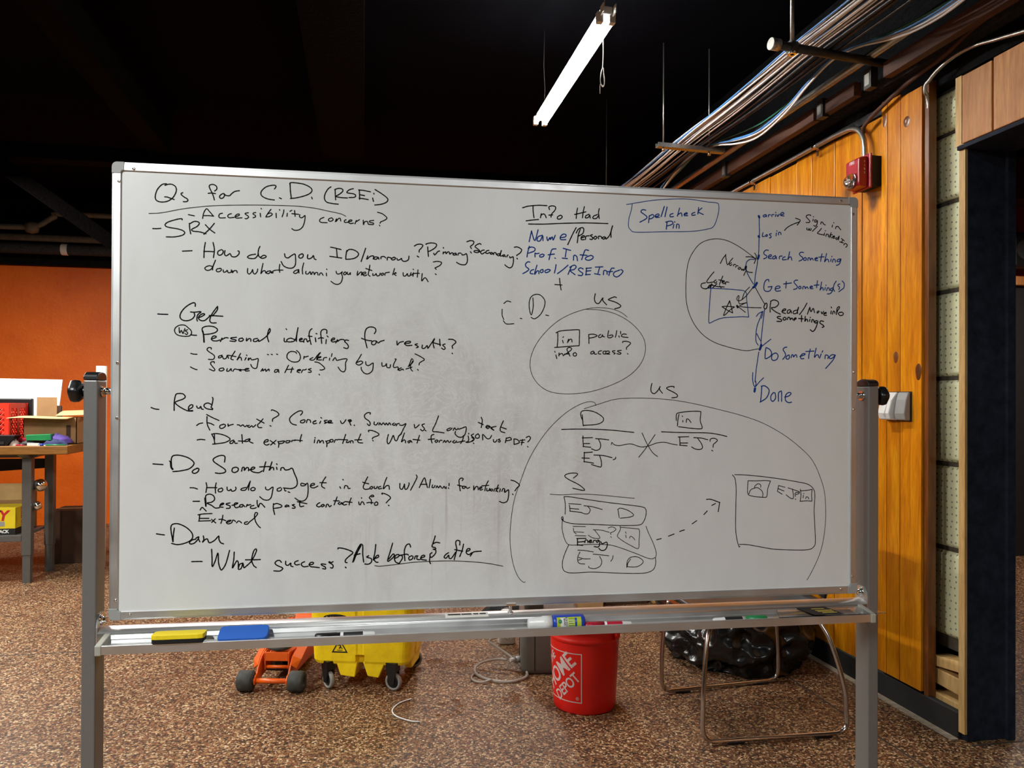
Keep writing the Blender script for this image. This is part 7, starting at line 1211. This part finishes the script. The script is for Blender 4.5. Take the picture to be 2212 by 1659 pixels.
# ---- boxes low on the floor seen through the slot under the board
def carton(lbl, x0, x1, y0, y1, h, mat, name='cardboard_box', open_=False):
    t = thing(name, lbl, 'box', ((x0 + x1) / 2, (y0 + y1) / 2, 0))
    hw, hd = (x1 - x0) / 2, (y1 - y0) / 2
    build('body', MB().box(-hw, hw, -hd, hd, 0, h), mat, t, bevel=0.004)
    build('flap', MB().box(-hw, hw, -hd, -0.002, h, h + 0.004).box(-hw, hw, 0.002, hd, h, h + 0.004), mat, t)
    build('tape', MB().box(-hw - 0.0006, hw + 0.0006, -0.025, 0.025, h + 0.004, h + 0.0046), 'cardboard_light', t)
    return t
carton('pale flat cardboard box on the floor behind the grey canister', 1.20, 1.52, 4.75, 5.10, 0.20, 'cardboard_light')
carton('dark brown cardboard box on the floor right of the pale box', 1.55, 1.84, 4.80, 5.15, 0.18, 'cardboard_dark_shaded')
carton('yellow-brown box on the floor between the dark box and the wall', 1.87, 1.97, 4.78, 5.1, 0.20, 'pine_raw', 'wooden_box')
carton('second yellow-brown box standing close to the wooden wall', 2.00, 2.20, 4.78, 5.1, 0.20, 'pine_raw', 'wooden_box')
cl = build('black_cloth', MB().grid(lambda u, v: (0.17 * sin(v * pi / 2 + 0.001) * cos(2 * pi * u) * (1 + 0.2 * noise.noise(Vector((cos(2 * pi * u) * 2, sin(2 * pi * u) * 2, 0)))), 0.13 * sin(v * pi / 2) * sin(2 * pi * u), 0.001 + 0.10 * cos(v * pi / 2) * (1 + 0.3 * noise.noise(Vector((u * 9, v * 4, 1))))), 36, 10, True, None, True), 'black_felt')
cl.location = (0.86, 4.62, 0)
tag(cl, 'small dark heap on the floor behind the grey canister hose', 'cloth')

# ---- odds and ends on the floor
def ring_path(c, rx, ry, a0, a1, n=30, z=0.003):
    return [(c[0] + rx * cos(R(a0 + (a1 - a0) * k / n)), c[1] + ry * sin(R(a0 + (a1 - a0) * k / n)), z) for k in range(n + 1)]
o = build('cable_tie', MB().tube(smooth_path([(0.215, 3.45, 0.004), (0.160, 3.41, 0.004), (0.128, 3.34, 0.004), (0.14, 3.275, 0.004), (0.195, 3.215, 0.004), (0.235, 3.198, 0.004)], 6), 0.0030, 6), 'white_plastic')
o.data.polygons.foreach_set('use_smooth', [True] * len(o.data.polygons))
tag(o, 'thin white curved cable tie lying on the floor in front of the bucket castor', 'cable tie')
def crumbs(lbl, spots, n, seed):
    rnd = random.Random(seed); m_ = MB()
    for i in range(n):
        cx, cy, rx, ry = rnd.choice(spots)
        a = rnd.uniform(0, 2 * pi); q = rnd.uniform(0, 1) ** 0.6
        x, y = cx + rx * q * cos(a), cy + ry * q * sin(a)
        s_ = rnd.uniform(0.0025, 0.006)
        k = [(x + s_ * rnd.uniform(0.6, 1.2) * cos(b), y + s_ * rnd.uniform(0.6, 1.2) * sin(b), 0.0004) for b in (0.3, 1.6, 2.8, 4.0, 5.2)]
        m_.add(k + [(x, y, s_ * rnd.uniform(0.3, 0.7))], [(0, 1, 5), (1, 2, 5), (2, 3, 5), (3, 4, 5), (4, 0, 5)])
    o = build('dirt_crumbs', m_, 'dirt', kind='stuff')
    o['label'] = lbl; o['category'] = 'dirt'
    return o
crumbs('patch of reddish brown crumbs on the floor left of the coiled hose', [(0.42, 3.87, 0.10, 0.07), (0.52, 3.86, 0.06, 0.05), (0.37, 3.93, 0.05, 0.04)], 420, 1)
crumbs('patch of brown crumbs on the floor in front of the red bucket', [(0.65, 3.36, 0.05, 0.05), (0.68, 3.42, 0.03, 0.05)], 190, 2)
crumbs('thin arc of brown crumbs on the floor right of the white cable tie', [(0.36, 3.25, 0.03, 0.012), (0.40, 3.28, 0.02, 0.02), (0.42, 3.33, 0.015, 0.03), (0.41, 3.40, 0.02, 0.02), (0.35, 3.38, 0.025, 0.015), (0.32, 3.26, 0.015, 0.01)], 150, 3)

# ================================================================== WORKBENCH AT THE BACK LEFT
WT = thing('workbench', 'workbench with thick wooden top and grey steel legs at the orange wall', 'table', (-2.07, 5.98, 0))
TZ = 0.99
build('top', MB().box(-3.6, 0, 0, 0.66, TZ - 0.062, TZ), 'oak', WT, bevel=0.006, label='thick brown wooden top')
for x in (-0.335, -2.9):
    lg_ = build('leg', MB().box(x, x + 0.062, 0.10, 0.16, 0.20, TZ - 0.09), 'bench_grey', WT, bevel=0.003)
    build('leg_foot', MB().box(x + 0.005, x + 0.057, 0.105, 0.155, 0.0, 0.22), 'bench_grey', lg_, bevel=0.002)
    lg_ = build('leg', MB().box(x, x + 0.062, 0.50, 0.56, 0.20, TZ - 0.09), 'bench_grey', WT, bevel=0.003)
    build('leg_foot', MB().box(x + 0.005, x + 0.057, 0.505, 0.555, 0.0, 0.22), 'bench_grey', lg_, bevel=0.002)
    build('side_beam', MB().prism([(0.02, TZ - 0.062), (0.64, TZ - 0.062), (0.58, TZ - 0.09), (0.08, TZ - 0.09)], x - 0.002, x + 0.064, 'x'), 'bench_grey', WT)
build('front_beam', MB().prism([(-3.2, TZ - 0.0625), (-0.225, TZ - 0.0625), (-0.245, TZ - 0.088), (-3.2, TZ - 0.088)], 0.10, 0.14, 'y'), 'bench_grey', WT)
build('shelf_beam', MB().box(-2.9, -0.336, 0.10, 0.14, 0.30, 0.345), 'bench_grey', WT, bevel=0.003)
build('shelf', MB().box(-2.9, -0.336, 0.14, 0.56, 0.325, 0.343), 'bench_grey', WT)
build('back_panel', MB().prism([(-3.2, 0.60), (-0.30, 0.79), (-0.30, 0.86), (-3.2, 0.86)], 0.565, 0.58, 'y'), 'matte_black', WT)
wp = lambda x, y, z: (x, y, z)
# things on and under the bench
fb = thing('foam_board', 'large white foam board leaning on the workbench against the wall', 'board', (-2.9, 6.57, TZ))
build('sheet', MB().prism([(-0.6, 0.0), (0.535, 0.0), (0.572, 0.485), (-0.6, 0.50)], 0.0, 0.012, 'y', Matrix.Rotation(R(-4), 4, 'X')), 'foam_white', fb)
build('edge_strip', MB().box(0.525, 0.585, -0.02, -0.005, 0.0, 0.28), 'cardboard_dark_shaded', fb)
CR = thing('milk_crate', 'red plastic milk crate standing on the workbench', 'crate', (-2.66, 6.28, TZ))
hw = 0.155
for i, (a, b) in enumerate(((-1, 0), (1, 0), (0, -1), (0, 1))):
    Xs = Matrix.Rotation({0: pi / 2 * 3, 1: pi / 2, 2: 0, 3: pi}[i], 4, 'Z')
    m_ = MB()
    y = -0.15
    for z0, z1 in ((0.0, 0.035), (0.265, 0.30)): m_.box(-0.155, 0.155, y, y + 0.008, z0, z1, Xs)
    for x0, x1 in ((-0.155, -0.118), (0.118, 0.155), (-0.02, 0.02)): m_.box(x0, x1, y, y + 0.008, 0.035, 0.265, Xs)
    for sgn in (-1, 1):
        for cx in (-0.069, 0.069):
            for k in range(-4, 5):
                c0 = k * 0.036
                # diagonal lattice bars clipped to the cell
                p0 = Vector((cx - 0.049, 0.15 + c0 - sgn * 0.049)); p1 = Vector((cx + 0.049, 0.15 + c0 + sgn * 0.049))
                lo, hi = 0.035, 0.265
                def clip(p, q):
                    if p.y < lo: t = (lo - p.y) / (q.y - p.y); p = p + (q - p) * t
                    if p.y > hi: t = (hi - p.y) / (q.y - p.y); p = p + (q - p) * t
                    return p
                if (p0.y < lo and p1.y < lo) or (p0.y > hi and p1.y > hi): continue
                a_, b_ = clip(p0, p1), clip(p1, p0)
                if (a_ - b_).length < 0.01: continue
                m_.tube([Xs @ Vector((a_.x, y + 0.004, a_.y)), Xs @ Vector((b_.x, y + 0.004, b_.y))], 0.0045, 4)
    build('side', m_, 'crate', CR)
build('base', MB().box(-0.15, 0.15, -0.15, 0.15, 0.0, 0.008), 'crate', CR)
bk = thing('black_case', 'black flat case standing behind the red crate', 'case', (-2.62, 6.455, TZ))
build('body', MB().box(-0.14, 0.14, -0.012, 0.025, 0, 0.335), 'black_plastic', bk, bevel=0.008)
BX = thing('open_box', 'open brown cardboard box with raised flaps on the workbench', 'box', (-2.27, 6.36, TZ))
build('body', MB().box(-0.18, 0.18, -0.15, -0.145, 0, 0.195).box(-0.18, 0.18, 0.145, 0.15, 0, 0.195).box(-0.18, -0.175, -0.15, 0.15, 0, 0.195).box(0.175, 0.18, -0.15, 0.15, 0, 0.195).box(-0.18, 0.18, -0.15, 0.15, 0, 0.004), 'cardboard', BX)
build('flap', MB().grid(lambda u, v: (-0.24 + 0.40 * u, -0.15 - 0.13 * v, 0.197 + 0.012 * sin(u * pi) - 0.010 * v + 0.006 * cos(u * 5)), 12, 5), 'cardboard_light', BX, solid=0.004, label='flap bent forward')
build('flap', MB().box(-0.185, -0.045, 0.10, 0.104, 0.19, 0.345), 'cardboard', BX, label='upright flap')
build('flap', MB().grid(lambda u, v: (-0.02 + 0.30 * u, 0.15 - 0.25 * v * (0.6 + 0.4 * u), 0.205 + 0.035 * (1 - v) + 0.012 * u), 8, 6), 'cardboard_light', BX, solid=0.004, label='lit flap folded over to the right')  # paler card than the body: light on this flap is put into its colour
build('tape', MB().box(0.11, 0.14, -0.1515, -0.15, 0.03, 0.14), 'cardboard_dark_shaded', BX)
tb = build('paper_tube', MB().lathe([(0.0, 0.0), (0.039, 0.0), (0.039, 1.583), (0.033, 1.583), (0.033, 1.40), (0, 1.40)], (0, 0, 0), 28), 'white_paper')
tb.location = (-2.030, 6.56, 0); tag(tb, 'tall white paper tube standing behind the left post of the stand', 'tube')
# small things in a heap on the bench top
def small(name, label, cat, mb_, mat, loc, rz=0.0, bev=0.0, grp=None):
    o = build(name, mb_, mat, None, bevel=bev); o.location = loc; o.rotation_euler = (0, 0, rz)
    return tag(o, label, cat, grp)
t = thing('black_tray', 'black plastic tray with dark grille on the left of the bench top', 'tray', (-2.62, 6.07, TZ))
build('dish', MB().prism([(-0.12, 0.0), (0.14, 0.0), (0.20, 0.075), (-0.13, 0.075)], -0.06, 0.06, 'y'), 'black_plastic', t, bevel=0.004)
build('grille', MB().box(-0.16, 0.13, -0.07, -0.062, 0.012, 0.03), 'dark_steel', t)
small('green_folder', 'green plastic folder on top of the heap on the bench', 'folder', MB().prism([(-0.07, 0), (0.09, 0.0), (0.085, 0.045), (-0.075, 0.04)], -0.05, 0.05, 'y'), 'green', (-2.30, 6.10, TZ + 0.035), 0.1, 0.003)
small('red_folder', 'flat red folder left of the green folder on the bench', 'folder', MB().box(-0.07, 0.07, -0.05, 0.05, 0, 0.02), 'crimson', (-2.40, 6.16, TZ + 0.03), 0.1, 0.003)
def lump(lbl, name, cat, mat, loc, rx, ry, rz_, sd):
    def f_(u, v):
        a = 2 * pi * u; r = 1 + 0.35 * noise.noise(Vector((cos(a) * 1.5 + sd, sin(a) * 1.5, v * 2)))
        return (rx * sin(v * pi / 2) * cos(a) * r, ry * sin(v * pi / 2) * sin(a) * r, 0.001 + rz_ * cos(v * pi / 2) * (1 + 0.4 * noise.noise(Vector((u * 6 + sd, v * 5, 0)))))
    o = build(name, MB().grid(f_, 28, 9, True, None, True), mat); o.location = loc
    return tag(o, lbl, cat)
lump('crumpled purple cloth at the right of the bench heap', 'purple_cloth', 'cloth', 'purple', (-2.185, 6.12, TZ + 0.012), 0.085, 0.05, 0.062, 3)
lump('crumpled navy cloth in front of the purple cloth on the bench', 'navy_cloth', 'cloth', 'navy', (-2.175, 6.06, TZ), 0.09, 0.04, 0.038, 8)
lump('clear crumpled wrapper beside the black tray on the bench', 'plastic_wrapper', 'wrapper', 'cable_pink', (-2.44, 6.05, TZ), 0.035, 0.03, 0.04, 5)
lump('dark tangle of leads in the middle of the bench heap', 'black_leads', 'leads', 'matte_black', (-2.36, 6.07, TZ), 0.07, 0.035, 0.030, 12)
small('small_carton', 'small white carton at the front edge of the bench', 'box', MB().box(-0.036, 0.036, -0.012, 0.012, 0, 0.018), 'white_paper', (-2.305, 6.01, TZ), 0, 0.001)
small('paper_sheet', 'white sheet of paper lying under the navy cloth', 'paper', MB().box(-0.06, 0.06, -0.02, 0.03, 0, 0.003), 'white_paper', (-2.22, 6.02, TZ), 0.05)
small('green_pen', 'green pen lying at the right end of the bench edge', 'pen', MB().cyl((-0.06, 0, 0.005), (0.07, 0, 0.005), 0.005, 8), 'green', (-2.16, 6.0, TZ), 0.05)
small('blue_cap', 'tiny blue cap beside the green pen', 'cap', MB().cyl((0, 0, 0), (0, 0, 0.016), 0.012, 12), 'bottle_blue', (-2.245, 5.995, TZ))
small('red_pen', 'short red and white pen left of the small white carton', 'pen', MB().cyl((-0.03, 0, 0.005), (0.03, 0, 0.005), 0.005, 8), 'crimson', (-2.385, 6.0, TZ), -0.3)
# boxes on the lower shelf
YB = thing('yellow_box', 'bright yellow printed box on the lower shelf of the bench', 'box', (-2.615, 6.235, 0.345))
build('carton', MB().box(-0.155, 0.155, -0.115, 0.115, 0, 0.195), 'box_yellow', YB, bevel=0.003)
build('black_band', MB().box(-0.1555, 0.1555, -0.116, 0.116, 0.0015, 0.045), 'print_black', YB)
fy = lambda x0, z0: (lambda x, y: (x0 + x, -0.1172, z0 + y))
build('lettering', text_mb('HUSKY', 0.10, fy(-0.035, 0.135), 0.003, shear=0.2, spacing=0.8), 'print_red', YB, label='large red lettering')
build('lettering', text_mb('VALUE PACK', 0.032, fy(0.028, 0.023), 0.0012, spacing=0.9), 'white_plastic', YB, label='white lettering on the black band')
build('grey_patch', MB().box(-0.02, 0.085, -0.1168, -0.116, 0.062, 0.095, Matrix.Rotation(R(-0), 4, 'Z')), 'cap_plastic', YB)
sd_ = lambda x, y: (0.1568, -0.06 + 0.0 - y + 0.06, 0.12 + x)
build('lettering', text_mb('HUSKY', 0.045, lambda x, y: (0.1568, -y - 0.01, 0.12 + x), 0.001), 'print_red', YB)
sbx = thing('shelf_carton', 'open plain brown carton behind the yellow box on the lower shelf', 'box', (-2.66, 6.44, 0.345))
build('body', MB().box(-0.19, 0.19, -0.08, 0.08, 0, 0.32), 'cardboard', sbx, bevel=0.003)
build('flap', MB().box(-0.19, 0.19, -0.083, -0.08, 0.22, 0.345), 'cardboard_light', sbx)
carton('brown cardboard box on the floor under the right end of the bench', -2.46, -2.16, 6.75, 7.05, 0.42, 'cardboard_dark_shaded')
lump('dark bundle on the floor behind the right end of the bench', 'dark_bundle', 'bundle', 'matte_black', (-1.80, 7.25, 0), 0.22, 0.2, 0.5, 20)
for (lbl, x, y, z, r) in (('larger round chrome cap hanging on the bench leg', -2.305, 6.15, 0.695, 0.046), ('smaller round chrome cap hanging on the bench leg', -2.322, 6.13, 0.548, 0.033)):
    t = thing('chrome_cap', lbl, 'cap', (x, y, z), R(55))
    build('dome', MB().lathe([(0.0, -0.034), (r * 0.35, -0.032), (r * 0.75, -0.022), (r * 0.98, -0.004), (r, 0.006), (r * 0.92, 0.012)], (0, 0, 0), 26, 'y'), 'chrome', t)
    build('back_plate', MB().lathe([(0, 0.012), (r * 0.92, 0.012), (r * 0.9, 0.03), (0, 0.032)], (0, 0, 0), 20, 'y'), 'dark_steel', t)
